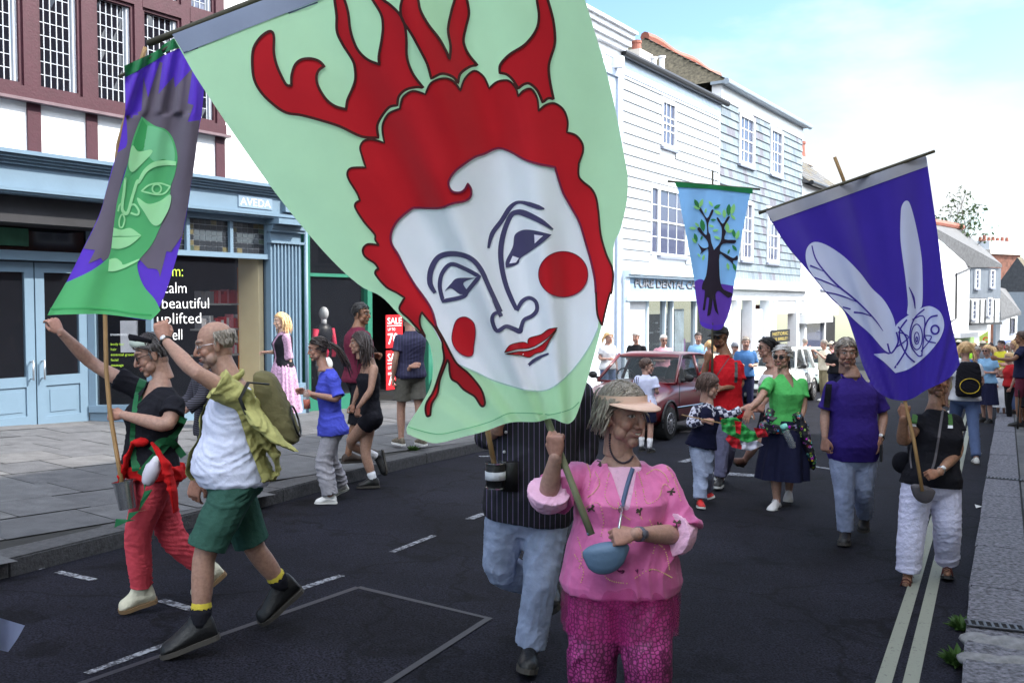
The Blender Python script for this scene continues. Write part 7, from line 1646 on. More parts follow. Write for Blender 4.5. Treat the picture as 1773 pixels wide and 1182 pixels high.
# ---- man in red tshirt ----
RM=Person('man in red tshirt, cap and sunglasses holding up the tree banner pole',10.5,dict(head=(1247,584),neck=(1256,612),sL=(1278,628,.05),sR=(1227,624,-.12),eL=(1284,668,-.02),wL=(1250,672,-.25),eR=(1216,662,-.2),wR=(1224,625,-.32),hL=(1268,720,.0),hR=(1250,718,-.05),kL=(1262,780,.1),aL=(1252,818,.45),tL=(1243,832,.35),kR=(1250,780,-.1),aR=(1247,828,-.1),tR=(1240,845,-.3)),h=1.80,skin=SKtan,vox=.0105,hv=.0044,w=1.05,seed=25)
RM.body();RM.head((-.72,-.68,-.05),stubble=(.08,.06,.05),brow=(.03,.02,.02));RM.hand('R',(.2,-.2,1),(-.3,-.9,.1),'grip');RM.hand('L',(-1,-.2,0),(0,-.8,.4),'soft');RM.finish();RM.hair('short',DARKH,.03,.0,90)
rt=RM.top(CL('red_cotton',s(186,28,38)),'tshirt',.36,.022,-.06,.01,amp=.008);RM.trousers(CL('grey_blue_cotton',s(104,104,130)),f1=.97,amp=.010);RM.shoes(BLEA,SOLEW,'trainer')
m=M();m.ell((0,-.014,.045),(.083,.103,.088),seg=24,rings=14);m.v=[V((v.x,v.y,max(v.z,.048)))for v in m.v];m.loft([[V((math.cos(a)*(.075-r_*.1),-.014+.095+r_,.052+dz-.010*abs(math.cos(a))))for a in[math.pi*k/10 for k in range(11)]]for r_,dz in((-.02,0),(.03,-.004),(.065,-.012),(.065,-.017),(.03,-.010),(-.02,-.006))],cap=False);RM.headpart('cap',m,CL('dark_cap_cotton',s(70,68,66)))
RM.glasses(BLEA,BLEA,w=.021,h=.015)
RM.headpart('beard',(lambda m:(m.ell((0,.055,-.085),(.035,.035,.028)),m)[1])(M()),DARKH)
bv=RM.bvh(rt);m=M();surf_band(m,bv,[(1262,620),(1248,640),(1236,658)],.012);m.build('strap',mat('brown_strap',s(100,60,70),.6,n=0),RM.root);m=M();surf_band(m,bv,[(1272,616),(1274,640),(1273,662)],.045,lift=.01);surf_band(m,bv,[(1226,618),(1224,640)],.04,lift=.01)
r_=thing('backpack','black backpack straps worn by the man in red tshirt','backpack',at(1265,700,10.8));m.build('strap',BLEA,r_)
mm=M();c0=at(1258,655,10.75);mm.ell(c0,(.15,.09,.22),seg=16,rings=12);mm.build('pack',BLACKC,r_,True)
# ---- boy in checked sleeves ----
def checkmat():
 m=bpy.data.materials.new('checked_flannel');m.use_nodes=True;t=m.node_tree;P=t.nodes['Principled BSDF'];co=t.nodes.new('ShaderNodeTexCoord');c=t.nodes.new('ShaderNodeTexChecker');c.inputs['Scale'].default_value=24;c.inputs[1].default_value=(*s(190,190,205),1);c.inputs[2].default_value=(*s(34,34,60),1);mp_=t.nodes.new('ShaderNodeMapping');mp_.inputs['Rotation'].default_value=(.2,.3,.2);t.links.new(co.outputs['Object'],mp_.inputs[0]);t.links.new(mp_.outputs[0],c.inputs[0]);t.links.new(c.outputs[0],P.inputs['Base Color']);P.inputs['Roughness'].default_value=.85;return m
PB=Person('small boy in navy waistcoat and checked shirt holding little flags',9.3,dict(head=(1228,668),neck=(1228,693),sL=(1246,706,.05),sR=(1206,704,-.08),eL=(1262,720,-.02),wL=(1288,706,-.05),eR=(1193,735,-.12),wR=(1222,728,-.25),hL=(1222,770),hR=(1206,770),kL=(1222,818,.0),aL=(1224,850,.25),tL=(1232,862,.15),kR=(1214,822,-.05),aR=(1212,866,-.1),tR=(1216,880,-.25)),h=1.36,sex='c',skin=SKf,vox=.0095,hv=.0042,w=.92,seed=27)
PB.body();PB.head((.86,-.30,-.12),size=1.1,kind='c');PB.hand('R',(.9,-.2,-.1),(-.1,-.8,.5),'grip');PB.hand('L',(.9,-.1,.3),(.3,-.6,.6),'open');PB.finish();PB.hair('boy',BROWNH,.085,.008,260)
PB.top(checkmat(),'shirt',.90,.018,-.08,.01,sf=.004);m=M();PB.torso(m,.030,-.06,1.0,.01);nb=np.array(PB.J['neck']);F_=[np.array(x)for x in PB.frame(1)[1:]]
PB.cloth('waistcoat',m,NAVY,.005,cut=lambda v:(((v-nb)@F_[1]>0)&(np.abs((v-nb)@F_[0])<.05*np.clip(((v-nb)@F_[2]+.16)/.16,0,1.3)))|(((v-nb)@F_[2]>-.05)&(np.abs((v-nb)@F_[0])<.05)))
PB.trousers(JEANS,f1=.97,radii=[.10,.105,.10,.092,.09,.09,.09,.088,.084],amp=.014,freq=44);PB.shoes(mat('red_trainer',s(190,40,40),.6,n=.1),SOLEW,'trainer')
r_=thing('hand_flags','bunch of small red, white and green flags on a stick held by the boy','flag',at(1260,740,9.0));m=M();a,b_=at(1180,718,9.1),at(1275,738,8.95);m.tube([a,b_],.006,8);m.build('stick',WOOD,r_)
for k,(pts,mt_)in enumerate((([(1248,725),(1275,722),(1300,745),(1325,752),(1300,768),(1275,760),(1250,745)],fabric('flag_green',s(60,165,85),.2)),([(1262,752),(1280,760),(1286,778),(1268,774),(1256,760)],fabric('flag_red',s(190,30,44),.2)),([(1285,768),(1310,762),(1322,770),(1300,780),(1284,778)],fabric('flag_white',s(205,205,220),.2)),([(1305,740),(1325,742),(1330,755),(1312,758)],_mats['flag_red']if 'flag_red' in _mats else RD),([(1272,728),(1284,730),(1282,752),(1274,748)],RD))):
 c=Cloth(lambda x,y,k=k:8.95-.02*k+.025*math.sin(x*.35+y*.2+k)+.02*math.sin(y*.5),3);c.fill([q+(1,)for q in pts],mt_,0,sub=3);c.build(r_,'flag')
 # ---- woman in green tshirt ----
GT=Person('woman in green tshirt and navy skirt with silver hair and dark sunglasses',9.4,dict(head=(1354,618),neck=(1358,645),sL=(1390,658,.06),sR=(1330,656,-.10),eL=(1392,705,.0),wL=(1376,745,-.15),eR=(1317,690,-.25),wR=(1298,708,-.40),hL=(1374,745,.0),hR=(1342,745,-.05),kL=(1368,800,.05),aL=(1366,850,.15),tL=(1364,868,.0),kR=(1343,810,-.15),aR=(1345,868,-.12),tR=(1333,886,-.3)),h=1.70,sex='f',skin=(.37,.215,.16),vox=.0095,hv=.0042,w=1.04,bust=.055,seed=31)
GT.body();GT.head((-.62,-.75,.0),smile=1,old=.4,brow=(.2,.15,.12),lip=(.35,.1,.1));GT.hand('R',(-.4,-.2,-.9),(-.2,-.9,.2),'open');GT.hand('L',(-.3,-.2,-.9),(.4,-.8,0),'grip');GT.finish()
GT.hair('tied',WHITEH,.09,.004,170,extra=lambda m:m.ell((0,-.125,.01),(.035,.03,.032)));GT.glasses(BLEA,BLEA,w=.022,h=.016,r=.003)
GT.top(CL('bright_green_cotton',s(84,178,96)),'tshirt',.30,.018,-.02,.01,v_neck=.15,neck=.062,amp=.006);o_=GT.frame(0)[0]
gk=at(1352,828,9.35);skirt(GT,'skirt',NAVY,[(GT.frame(.2)[0],.15,.15,.2),(GT.frame(-.1)[0],.20,.215,.5),(lerp(GT.frame(-.1)[0],gk,.6),.235,.26,.9),(gk,.25,.29,1)],nf=9,amp=.03)
PAT=bpy.data.materials.new('bright_pattern_cloth');PAT.use_nodes=True;t_=PAT.node_tree;co_=t_.nodes.new('ShaderNodeTexCoord');vo_=t_.nodes.new('ShaderNodeTexVoronoi');vo_.inputs['Scale'].default_value=26;t_.links.new(co_.outputs['Object'],vo_.inputs[0]);rr_=t_.nodes.new('ShaderNodeMath');rr_.operation='COMPARE';rr_.inputs[1].default_value=.30;rr_.inputs[2].default_value=.07;t_.links.new(vo_.outputs['Distance'],rr_.inputs[0]);mx_=t_.nodes.new('ShaderNodeMixRGB');mx_.inputs[1].default_value=(.012,.012,.02,1);t_.links.new(rr_.outputs[0],mx_.inputs[0]);hv_=t_.nodes.new('ShaderNodeHueSaturation');hv_.inputs['Saturation'].default_value=1.3;hv_.inputs['Value'].default_value=.8;t_.links.new(vo_.outputs['Color'],hv_.inputs['Color']);t_.links.new(hv_.outputs[0],mx_.inputs[2]);t_.links.new(mx_.outputs[0],t_.nodes['Principled BSDF'].inputs[0])
m=M();GT.torso(m,.082,-.05,.14);m.tube([at(1378,715,9.25),at(1390,750,9.25),at(1402,790,9.3),at(1407,810,9.35)],[.10,.12,.12,.06],14,flat=.5);m.tube([at(1335,712,9.18),at(1330,722,9.1),at(1340,730,9.08)],.055,10);GT.cloth('tied_jacket',m,PAT,.016,26)
GT.shoes(mat('white_canvas_shoe',(.62,.62,.64),.7,n=.08),SOLEW,'plimsoll',laces=WHITEC)
r_=thing('water_bottle','clear water bottle with mint lid held by the woman in green tshirt','bottle',at(1366,770,9.1));m=M();a,b_=at(1372,772,9.15),at(1359,742,9.12);m.tube([a,lerp(a,b_,.85),b_],[.036,.036,.026],14,dome=True);m.build('bottle_body',glassmat('clear_plastic',(.5,.55,.58),.08,.35),r_,True);m=M();m.tube([b_,lerp(a,b_,1.22)],.036,14);m.build('lid',mat('mint_plastic',s(130,205,195),.5,n=0),r_,True)
# ---- brunette behind ----
BB=Person('brunette in sunglasses and white vest striding behind the woman in green',10.9,dict(head=(1326,602),neck=(1334,628),sL=(1346,640,-.1),sR=(1328,640,.12),eL=(1338,675,-.2),wL=(1322,700,-.2),eR=(1318,672,.15),wR=(1312,700,.1),hL=(1340,722,-.06),hR=(1334,722,.08),kL=(1308,770,-.1),aL=(1290,796,.1),tL=(1270,800,.05),kR=(1340,775,.1),aR=(1348,815,.15),tR=(1336,828,.1)),h=1.70,sex='f',skin=SKf,vox=.012,bust=.04,seed=33)
BB.body();BB.head((-.95,-.2,0));BB.hand('L',(-.5,0,-1),(-.6,-.8,0),'soft');BB.hand('R',(-.5,0,-1),(0,.8,0),'soft');BB.finish();BB.hair('tied',hair_mat('black_hair',(.012,.011,.012)),.1,.006,120,extra=lambda m:pony(m,(0,-.1,.07),.4,.03));BB.glasses(BLEA,BLEA,w=.02,h=.016);m=M();BB.torso(m,.014,-.02,.9);BB.cloth('vest',m,WHITEC,.005)
skirt(BB,'skirt',BLACKC,[(BB.frame(.2)[0],.15,.12,.2),(BB.frame(-.1)[0],.19,.15,.5),(at(1330,775,10.9),.22,.18,1)],amp=.02);BB.shoes(mat('brown_sandal',s(90,60,50),.6,n=.1),SOLE,'sandal')
# ---- man in purple polo ----
PP_=Person('grey haired man in purple polo and pale jeans carrying a phone',7.75,dict(head=(1466,611),neck=(1474,643),sL=(1515,664,.03),sR=(1438,664,-.03),eL=(1530,718,.05),wL=(1524,762,-.12),eR=(1428,715,.0),wR=(1428,760,-.10),hL=(1496,785),hR=(1458,785),kL=(1494,850,-.02),aL=(1497,892,.30),tL=(1494,922,.18),kR=(1462,862,-.08),aR=(1464,922,-.05),tR=(1460,944,-.25)),h=1.76,skin=SKm,vox=.009,hv=.0036,w=1.04,belly=.08,seed=35)
PP_.body();PP_.head((-.18,-.97,.0),old=.7,smile=-.5,brow=(.15,.13,.12),kind='o');PP_.hand('L',(-.05,-.1,-1),(.7,-.6,0),'soft');PP_.hand('R',(0,-.1,-1),(-.8,-.6,0),'soft');PP_.finish()
PP_.hair('short',GREYH,.05,.004,220)
pt_=PP_.top(CL('purple_pique',s(54,38,118),n=.1),'polo',.42,.020,-.10,.01,v_neck=.08,amp=.004,freq=24);m=M();nb_=PP_.J['neck']
m.tube([nb_+V((.075*math.cos(a),.06*math.sin(a)+.005,-.035+.03*math.sin(a)))for a in[math.radians(x)for x in range(-60,245,20)]],.017,8,flat=.6);m.build('collar',_mats['purple_pique'],PP_.root,True)
PP_.trousers(CL('light_denim',s(140,150,178),n=.3,ns=9),radii=[.1,.1,.094,.082,.076,.074,.07,.068,.066],f1=.97,amp=.009,freq=46);PP_.shoes(BLEA,SOLE,'shoe',boot=.03);PP_.watch('L',BLEA,WFACE,.9)
bv=PP_.bvh(pt_);m=M();surf_band(m,bv,[(1436,652),(1434,680),(1431,705)],.05,lift=.012)
r_=thing('backpack','dark backpack with one strap showing on the man in purple polo','backpack',at(1475,740,8));m.build('strap',BLACKC,r_);m=M();m.ell(at(1478,700,8.0),(.15,.1,.24),seg=18,rings=12);m.build('pack',BLACKC,r_,True)
m=M();c_=at(1526,784,7.6);m.box(c_,(.018,.03,0),(.006,-.004,0),(0,0,.07));tag(m.build('phone',BLEA),'black phone in the hand of the man in purple polo','phone')
# ---- woman with the purple banner ----
PWm=Person('woman in black top and white linen trousers steadying the purple banner pole',6.5,dict(head=(1622,662,.10),neck=(1618,702,.02),sL=(1655,722,.03),sR=(1590,722,-.03),eL=(1660,782,-.02),wL=(1625,818,-.28),eR=(1562,768,-.10),wR=(1564,722,-.22),hL=(1636,838),hR=(1588,838),kL=(1640,908,-.04),aL=(1640,978,.12),tL=(1640,1000,-.05),kR=(1578,925,-.06),aR=(1572,996,-.05),tR=(1566,1022,-.2)),h=1.58,sex='f',skin=(.27,.145,.095),vox=.0088,hv=.0036,w=1.14,belly=.05,bust=.05,arm=1.1,seed=37)
PWm.body();PWm.head((-.25,-.88,.35),kind='o',old=.8,smile=.2);PWm.hand('R',(.15,-.1,1),(-.3,-.9,.1),'grip');PWm.hand('L',(-.9,-.2,-.15),(0,-.8,.5),'grip');PWm.finish();PWm.hair('short',GREYH,.05,.005,120)
tw_=PWm.top(BLACKC,'tshirt',.16,.016,-.02,.01,neck=.064,amp=.005);PWm.trousers(CL('white_linen',s(196,196,222),n=.1,bump=.8,bs=26),radii=[.112,.115,.11,.104,.10,.098,.094,.088,.082],f1=.955,amp=.008,freq=40);PWm.watch('L',STEEL,WFACE,.88)
SND=mat('brown_leather_sandal',s(88,44,40),.6,n=.2)
for s_ in 'LR':
 o,e,n_,l,L_=PWm.foot(s_);k=PWm.k;m=M()
 m.loft([[o+e*x+l*w+n_*.012,o+e*x-l*w+n_*.012,o+e*x-l*w-n_*.006,o+e*x+l*w-n_*.006]for x,w in((-.07,.02),(-.05,.034),(.05,.036),(.13,.045),(L_-.02,.04),(L_+.01,.02))])
 sd_=m.build('sandal',BLEA,PWm.root);m=M()
 for x,h_ in((.02,.092),(.09,.072),(.125,.056)):m.tube([o+e*x+l*.036+n_*.012,o+e*(x+.008)+l*.022+n_*h_*.85,o+e*(x+.01)+n_*h_,o+e*(x+.008)-l*.022+n_*h_*.85,o+e*x-l*.036+n_*.012],.010,8,flat=.35)
 m.tube([o-e*.045+n_*.07+l*.03,o+e*.03+n_*.08,o-e*.045+n_*.07-l*.03],.009,8,flat=.4);m.build('strap',SND,sd_,True)
r_=thing('shoulder_bag','grey half moon pouch bag hanging in front of the woman in white trousers','bag',at(1597,860,6.2));c0=at(1598,845,6.25);m=M();rings=[]
for k in range(9):
 t=-1+k/4;w=math.sqrt(max(.02,1-t*t));rings.append([c0+V((.085*t,0,-.02*t))+V((0,.035*w*math.cos(a),.058*w*math.sin(a)*(1.8 if math.sin(a)<0 else.4)))for a in[2*math.pi*q/14 for q in range(14)]])
m.loft(rings);v,f,n=remesh(m,.008,2);me_obj('pouch',v,np.asarray(f).tolist(),mat('taupe_leather',s(86,82,88),.6,n=.1),r_,True)
bv=PWm.bvh(tw_,PWm.bodyo);m=M();surf_band(m,bv,[(1633,705),(1628,740),(1620,790),(1614,812)],.016,lift=.006);surf_band(m,bv,[(1578,770),(1576,790),(1578,810)],.012,lift=.02);m.build('strap',_mats['taupe_leather'],r_)
r_=thing('backpack','black backpack with green edged straps on the woman in white trousers','backpack',at(1625,850,6.8));m=M();m.ell(at(1612,775,6.75),(.17,.1,.24),seg=18,rings=12);m.ell(at(1562,800,6.6),(.07,.06,.08));m.build('pack',BLACKC,r_,True);m=M();surf_band(m,bv,[(1585,708),(1584,722),(1582,735)],.035,lift=.01);surf_band(m,bv,[(1640,708),(1644,722),(1645,738)],.035,lift=.01);m.build('strap',mat('green_strap',s(60,104,40),.7,n=.2),r_);m=M();surf_band(m,bv,[(1582,733),(1582,738)],.035,lift=.013);surf_band(m,bv,[(1645,736),(1645,741)],.035,lift=.013);m.build('reflective_tab',WHITEC,r_)
# ================= parked cars =================
TYRE=mat('tyre_rubber',(.015,.015,.016),.85,n=.1);RIMM=mat('wheel_cover',(.32,.32,.34),.35,.7,n=0);TRIM=mat('black_trim',(.018,.018,.02),.5,n=0);LAMP=glassmat('headlamp_glass',(.6,.62,.65),.05,.95)
CGL=glassmat('car_glass',(.03,.04,.045),.02,.45);CHR=mat('chrome',(.7,.7,.72),.15,1,n=0)
def carpaint(name,c):
 m=mat(name,c,.28,n=.04,ns=3,spec=.5);m.node_tree.nodes['Principled BSDF'].inputs['Coat Weight'].default_value=.35;m.node_tree.nodes['Principled BSDF'].inputs['Coat Roughness'].default_value=.06;return m
def car(label,wheel_px,yaw,paint,sc_=1.0,rnd_=0.0,group='cars parked in the street',L_=3.7,W_=1.58,H_=1.42,wb=2.36):
 """wheel_px: contact of the front wheel on the driver's left; yaw: heading in degrees"""
 hd=V((math.cos(math.radians(yaw)),math.sin(math.radians(yaw)),0));lf=V((-hd.y,hd.x,0));w0=G(*wheel_px)
 hd=V((hd.x,hd.y,GA*hd.x+GB*hd.y)).normalized();lf=V((lf.x,lf.y,GA*lf.x+GB*lf.y)).normalized();up=hd.cross(lf).normalized();O=w0-lf*(W_/2-.09)
 P=lambda x,y,z:O+hd*x+lf*y+up*z
 r_=thing('parked_car',label,'car',O,group);hw=W_/2;fo=.70;re=fo-L_
 st=[(fo+.02,.30,.50,.60),(fo-.03,.24,.62,.68),(fo-.14,.20,.70,.74),(fo-.35,.20,.80+rnd_*.3,.77),(0,.20,.88+rnd_,hw),(-.40,.20,.95+rnd_*.6,hw),(-.75,.20,.96,hw),(-1.5,.20,.97,hw),(-2.4,.20,.97,hw),(re+.35,.22,.95,hw-.02),(re+.12,.26,.90,hw-.06),(re,.32,.75,hw-.14)]
 m=M();rings=[]
 for x,z0,z1,w in st:
  w=min(w,hw);rg=[];zc,hz=(z0+z1)/2,(z1-z0)/2
  for k in range(28):
   a=2*math.pi*k/28;ca,sa=math.cos(a),math.sin(a);yy=w*math.copysign(abs(ca)**.45,ca);zz_=hz*math.copysign(abs(sa)**.5,sa)
   rg.append(P(x,yy*(1-.05*max(0,sa))*(1-.04*max(0,-sa)),zc+zz_))
  rings.append(rg)
 m.loft(rings);b=m.build('body',paint,r_,True)
 zb,zt=.93,H_;c0,c1,c2,c3=(-.42,hw-.06),(-1.0,hw-.20),(-2.35-rnd_,hw-.20),(re+.18,hw-.08)
 m=M();rr=[]
 for x,w,z in((c1[0]+.06,c1[1]-.02,zt-.05),(c1[0]-.04,c1[1],zt-.01),(c1[0]-.35,c1[1]+.01,zt+.02),(c2[0]+.4,c2[1]+.01,zt+.02),(c2[0],c2[1],zt-.01),(c2[0]-.12,c2[1]-.02,zt-.06)):
  rr.append([P(x,w*math.copysign(abs(math.cos(a))**.6,math.cos(a)),z-.02+.035*math.sin(a))for a in[2*math.pi*k/20 for k in range(20)]])
 m.loft(rr);m.build('roof',paint,r_,True)
 for s_ in(1,-1):
  for q,rr_ in(([P(c0[0]+.04,c0[1]*s_,zb),P(c1[0]+.02,c1[1]*s_,zt-.03)],.028),([P(-1.5,(hw-.03)*s_,zb),P(-1.55,(c1[1]+.015)*s_,zt-.03)],.03),([P(c3[0]+.1,(c3[1])*s_,zb),P(c2[0]-.02,c2[1]*s_,zt-.04)],.05)):m=M();m.tube(q,rr_,8);m.build('pillar',paint,r_,True)
 m=M();m.tube([P(c0[0]+.06,-c0[1],zb-.01),P(c0[0]+.12,0,zb+.0),P(c0[0]+.06,c0[1],zb-.01)],.02,8);m.build('scuttle',paint,r_,True)
 m=M();m.quad(P(c0[0]+.05,-c0[1],zb),P(c0[0]+.05,c0[1],zb),P(c1[0]+.03,c1[1],zt-.04),P(c1[0]+.03,-c1[1],zt-.04));m.build('windscreen',CGL,r_)
 m=M();m.quad(P(c3[0]+.08,-c3[1],zb),P(c3[0]+.08,c3[1],zb),P(c2[0]-.03,c2[1],zt-.04),P(c2[0]-.03,-c2[1],zt-.04));m.build('rear_window',CGL,r_)
 for s_ in(1,-1):
  m=M();m.quad(P(c0[0],(hw-.045)*s_,zb),P(-1.47,(hw-.03)*s_,zb),P(-1.52,(c1[1]+.02)*s_,zt-.04),P(c1[0]-.02,(c1[1]+.01)*s_,zt-.04));m.quad(P(-1.54,(hw-.03)*s_,zb),P(c3[0]+.12,(c3[1])*s_,zb),P(c2[0]+.02,(c2[1]+.01)*s_,zt-.05),P(-1.6,(c1[1]+.02)*s_,zt-.04));m.build('side_window',CGL,r_)
  m=M();m.tube([P(c0[0]-.10,(hw-.02)*s_,zb+.03),P(c0[0]-.12,(hw+.10)*s_,zb+.06)],[.03,.02],8);m.ell(P(c0[0]-.12,(hw+.12)*s_,zb+.09),(.05,.085,.065),(hd,lf,up));m.build('wing_mirror',TRIM,r_,True)
  for wx,nm in((0,'f'),(-wb,'r')):
   y0=(hw-.16)*s_;y1=(hw+.012)*s_;m=M();m.tube([P(wx,y0*.9,.28),P(wx,y0,.28),P(wx,y1-.02*s_,.28),P(wx,y1,.28)],[.27,.28,.28,.262],28);w_=m.build('wheel',TYRE,r_,True)
   m=M();m.tube([P(wx,y1-.01*s_,.28),P(wx,y1+.006*s_,.28)],[.185,.175],24);m.ell(P(wx,y1+.006*s_,.28),(.07,.016,.07),(hd,lf,up))
   for q in range(12):a=q*math.pi/6;m.box(P(wx+.125*math.cos(a),y1+.006*s_,.28+.125*math.sin(a)),(hd*math.cos(a)+up*math.sin(a))*.035,lf*.004,(up*math.cos(a)-hd*math.sin(a))*.012,1)
   m.build('rim',[RIMM,TRIM],w_)
   m=M();vs=[P(wx+.35*math.cos(a),(hw+.002)*s_*(1 if abs(math.cos(a))<2 else 1),max(.2,.30+.35*math.sin(a)))for a in[math.pi*k/14 for k in range(15)]];m.tube(vs,.022,8);m.add([P(wx+.34*math.cos(a),(hw-.004)*s_,.22+max(0,.37*math.sin(a)))for a in[math.pi*k/14 for k in range(15)]],[tuple(range(15))]);m.build('wheel_arch',TRIM,r_,True)
  m=M();m.tube([P(-.30,(hw-.01)*s_,.52),P(-1.45,(hw+.004)*s_,.52),P(-2.0,(hw+.004)*s_,.52)],.018,6,m=0);m.tube([P(-.30,(hw+.008)*s_,.53),P(-2.0,(hw+.018)*s_,.53)],.006,6,m=1);m.tube([P(-1.48,(hw+.003)*s_,.92),P(-1.48,(hw+.003)*s_,.30)],.005,5,m=0);m.tube([P(-.42,(hw-.003)*s_,.92),P(-.40,(hw+.001)*s_,.55)],.005,5,m=0);m.box(P(-1.32,(hw+.015)*s_,.80),hd*.08,lf*.012,up*.018,0);m.build('door_trim',[TRIM,CHR],r_)
  m=M();m.ell(P(fo-.10,(hw-.27)*s_,.60),(.07,.15,.075),(hd,lf,up));m.build('headlight',LAMP,r_,True)
 m=M();m.box(P(fo+.0,0,.60),hd*.02,lf*.26,up*.045);m.box(P(fo+.03,0,.36),hd*.03,lf*.60,up*.05);m.build('grille',TRIM,r_)
 m=M()
 for y in(-.34,.34):m.ell(P(-1.35,y,.95),(.09,.20,.30),(hd,lf,up));m.ell(P(-1.38,y,1.24),(.05,.11,.08),(hd,lf,up));m.ell(P(-2.4,y,1.0),(.1,.3,.15),(hd,lf,up))
 sw=[P(-.72+.05*math.sin(a),-.34+.18*math.cos(a),.98+.17*math.sin(a))for a in[2*math.pi*k/16 for k in range(17)]];m.tube(sw,.014,6);m.build('seats',TRIM,r_,True)
 m=M();m.tube([P(c0[0]+.08,.15,zb+.01),P(c0[0]-.12,-.28,zb+.20)],.006,5);m.tube([P(c0[0]+.08,.62,zb+.01),P(c0[0]-.12,.15,zb+.20)],.006,5);m.build('wiper',TRIM,r_)
 return r_
RC=car('dark red compact hatchback parked beside the boy in football shirt',(1151,761),-121,carpaint('dark_red_paint',s(92,10,24)))
car('white rounded small car in the sunlight behind the woman in green',(1368,700),-121,carpaint('white_car_paint',(.72,.73,.72)),rnd_=.06,L_=3.55,W_=1.62,H_=1.48,wb=2.3)
car('pale green car parked behind the white small car',(1425,678),-121,carpaint('pale_green_paint',s(176,196,186)),rnd_=.04,L_=4.0,W_=1.7,H_=1.48)
# ================= onlookers further down the street =================
HC={'bl':BLONDEH,'br':BROWNH,'dk':DARKH,'gr':GREYH,'wh':WHITEH}
CLN={}
def cc(name):
 if name not in CLN:
  c={'white':(205,206,212),'black':(26,26,30),'blue':(70,110,160),'sky':(130,170,205),'denim':(84,100,136),'red':(176,40,44),'pink':(205,150,165),'navy':(32,34,60),'grey':(110,112,120),'green':(80,130,70),'yellow':(200,190,60),'khaki':(140,130,104),'maroon':(96,40,56),'lime':(150,210,60),'cream':(214,204,184)}[name]
  CLN[name]=CL('%s_cloth_plain'%name,s(*c),bump=.3)
 return CLN[name]
def onlooker(px,py,h,yaw,hair,topc,botc,label,sex='f',arms=('down','bent'),style=None,bottom='trousers',hat=None,glasses=False,zoff=.0,D=None,stride=.04,skin=SKf,group='onlookers lining the street'):
 p=G(px,py,zoff)if D is None else V((at(px,600,D).x,at(px,600,D).y,gz(at(px,600,D).x,at(px,600,D).y)+zoff))
 Dp=depth(p);J=std(p,h,yaw,arms,stride);q=Person(label,Dp,{k:v for k,v in J.items()if k[0]!='_'},h=h,sex=sex,skin=skin,vox=.016 if Dp<18 else.022,hv=.0065 if Dp<18 else.009,w=1.0+(int(px)%5)*.03,bust=.04 if sex=='f' else 0,group=group,seed=int(px)%97)
 q.body(feet=False);q.head(J['_f']+V((0,0,-.05)),size=1.1 if sex=='c' else 1);hands(q,J);q.finish()
 q.hair(style or('long' if sex=='f' else 'short'),HC[hair],.26 if sex=='f' and not style else.05,.006,60,seed=int(px)%50+1)
 q.top(cc(topc),'top',.4 if int(px)%2 else.28,.02,-.06,.02)
 if bottom=='skirt':o=q.frame(0)[0];skirt(q,'skirt',cc(botc),[(q.frame(.2)[0],.15,.12,.2),(q.frame(-.1)[0],.19,.16,.5),(lerp(o,p,.55),.24,.2,1)],amp=.02,seg=48)
 else:q.trousers(cc(botc),bottom,f1=.97 if bottom=='trousers' else.45)
 q.shoes(BLEA if int(px)%3 else SOLEW,SOLE)
 if hat:m=M();m.ell((0,-.014,.06),(.088,.108,.075),seg=16,rings=10);m.tube([(0,-.014,.056),(0,-.014,.062)],[.15,.14],20);q.headpart('hat',m,cc(hat))
 if glasses:q.glasses(BLEA,BLEA,w=.021,h=.015,r=.003)
 return q
onlooker(1052,0,1.68,-60,'bl','white','denim','long haired blonde woman in white top standing left of the red car roof',D=20.5,zoff=.13)
onlooker(1102,0,1.70,-120,'wh','black','black','white haired person in black top before the dental practice window panel',D=21,style='short',zoff=.13)
onlooker(1148,0,1.64,-80,'wh','pink','grey','white haired woman in sunglasses seen just above the red car roof',D=21,style='short',glasses=True,zoff=.13)
onlooker(1209,0,1.72,-100,'dk','sky','denim','dark haired man in light blue shirt left of the man in red',sex='m',D=22,zoff=.13)
onlooker(1229,0,1.66,80,'bl','cream','denim','long haired blonde seen from behind beside the tree banner pole',D=20.5)
onlooker(1272,0,1.62,-90,'gr','grey','navy','elderly woman in wide grey sun hat behind the man in red',D=22,style='short',hat='grey')
onlooker(1291,0,1.76,-100,'gr','blue','navy','grey haired man in blue shirt right behind the man in red',sex='m',D=20,arms=('bent','bent'))
onlooker(1392,668,1.80,35,'gr','white','navy','grey haired man in white shirt standing with his back turned by the white car',sex='m',arms=('phone','down'))
onlooker(1428,0,1.74,-160,'gr','cream','khaki','man in pale shirt holding a phone beyond the white car',sex='m',D=26,arms=('phone','phone'))
onlooker(1440,0,1.7,-120,'gr','pink','grey','person in straw hat taking a photograph near the black gate',sex='m',D=30,hat='cream',arms=('phone','phone'))
onlooker(1447,0,1.68,-100,'dk','black','navy','dark haired woman partly hidden left of the purple polo man',D=24,style='short')
bkp=onlooker(1668,798,1.70,75,'bl','white','denim','long haired blonde woman with colourful black backpack walking away',stride=.3)
p_=bkp.frame(.6)[0]-bkp.frame(.6)[2]*.22
backpack('black backpack with yellow print on the long haired blonde walking away',p_,-bkp.frame(.6)[2],(0,0,1),.17,.10,.25,BLACKC,mat('yellow_print',s(210,180,50),.6,n=.3))
onlooker(1708,731,1.66,-150,'bl','sky','navy','blonde woman in sunglasses and blue dress clapping at the kerb',arms=('bent','bent'),bottom='skirt',glasses=True,style='short')
onlooker(1690,722,1.62,-140,'gr','blue','denim','grey haired woman in blue top applauding left of the blue dress',arms=('phone','bent'),style='short')
onlooker(1733,724,1.12,-130,'bl','white','white','little blonde girl in white dress at the kerb',sex='c',bottom='skirt',style='long')
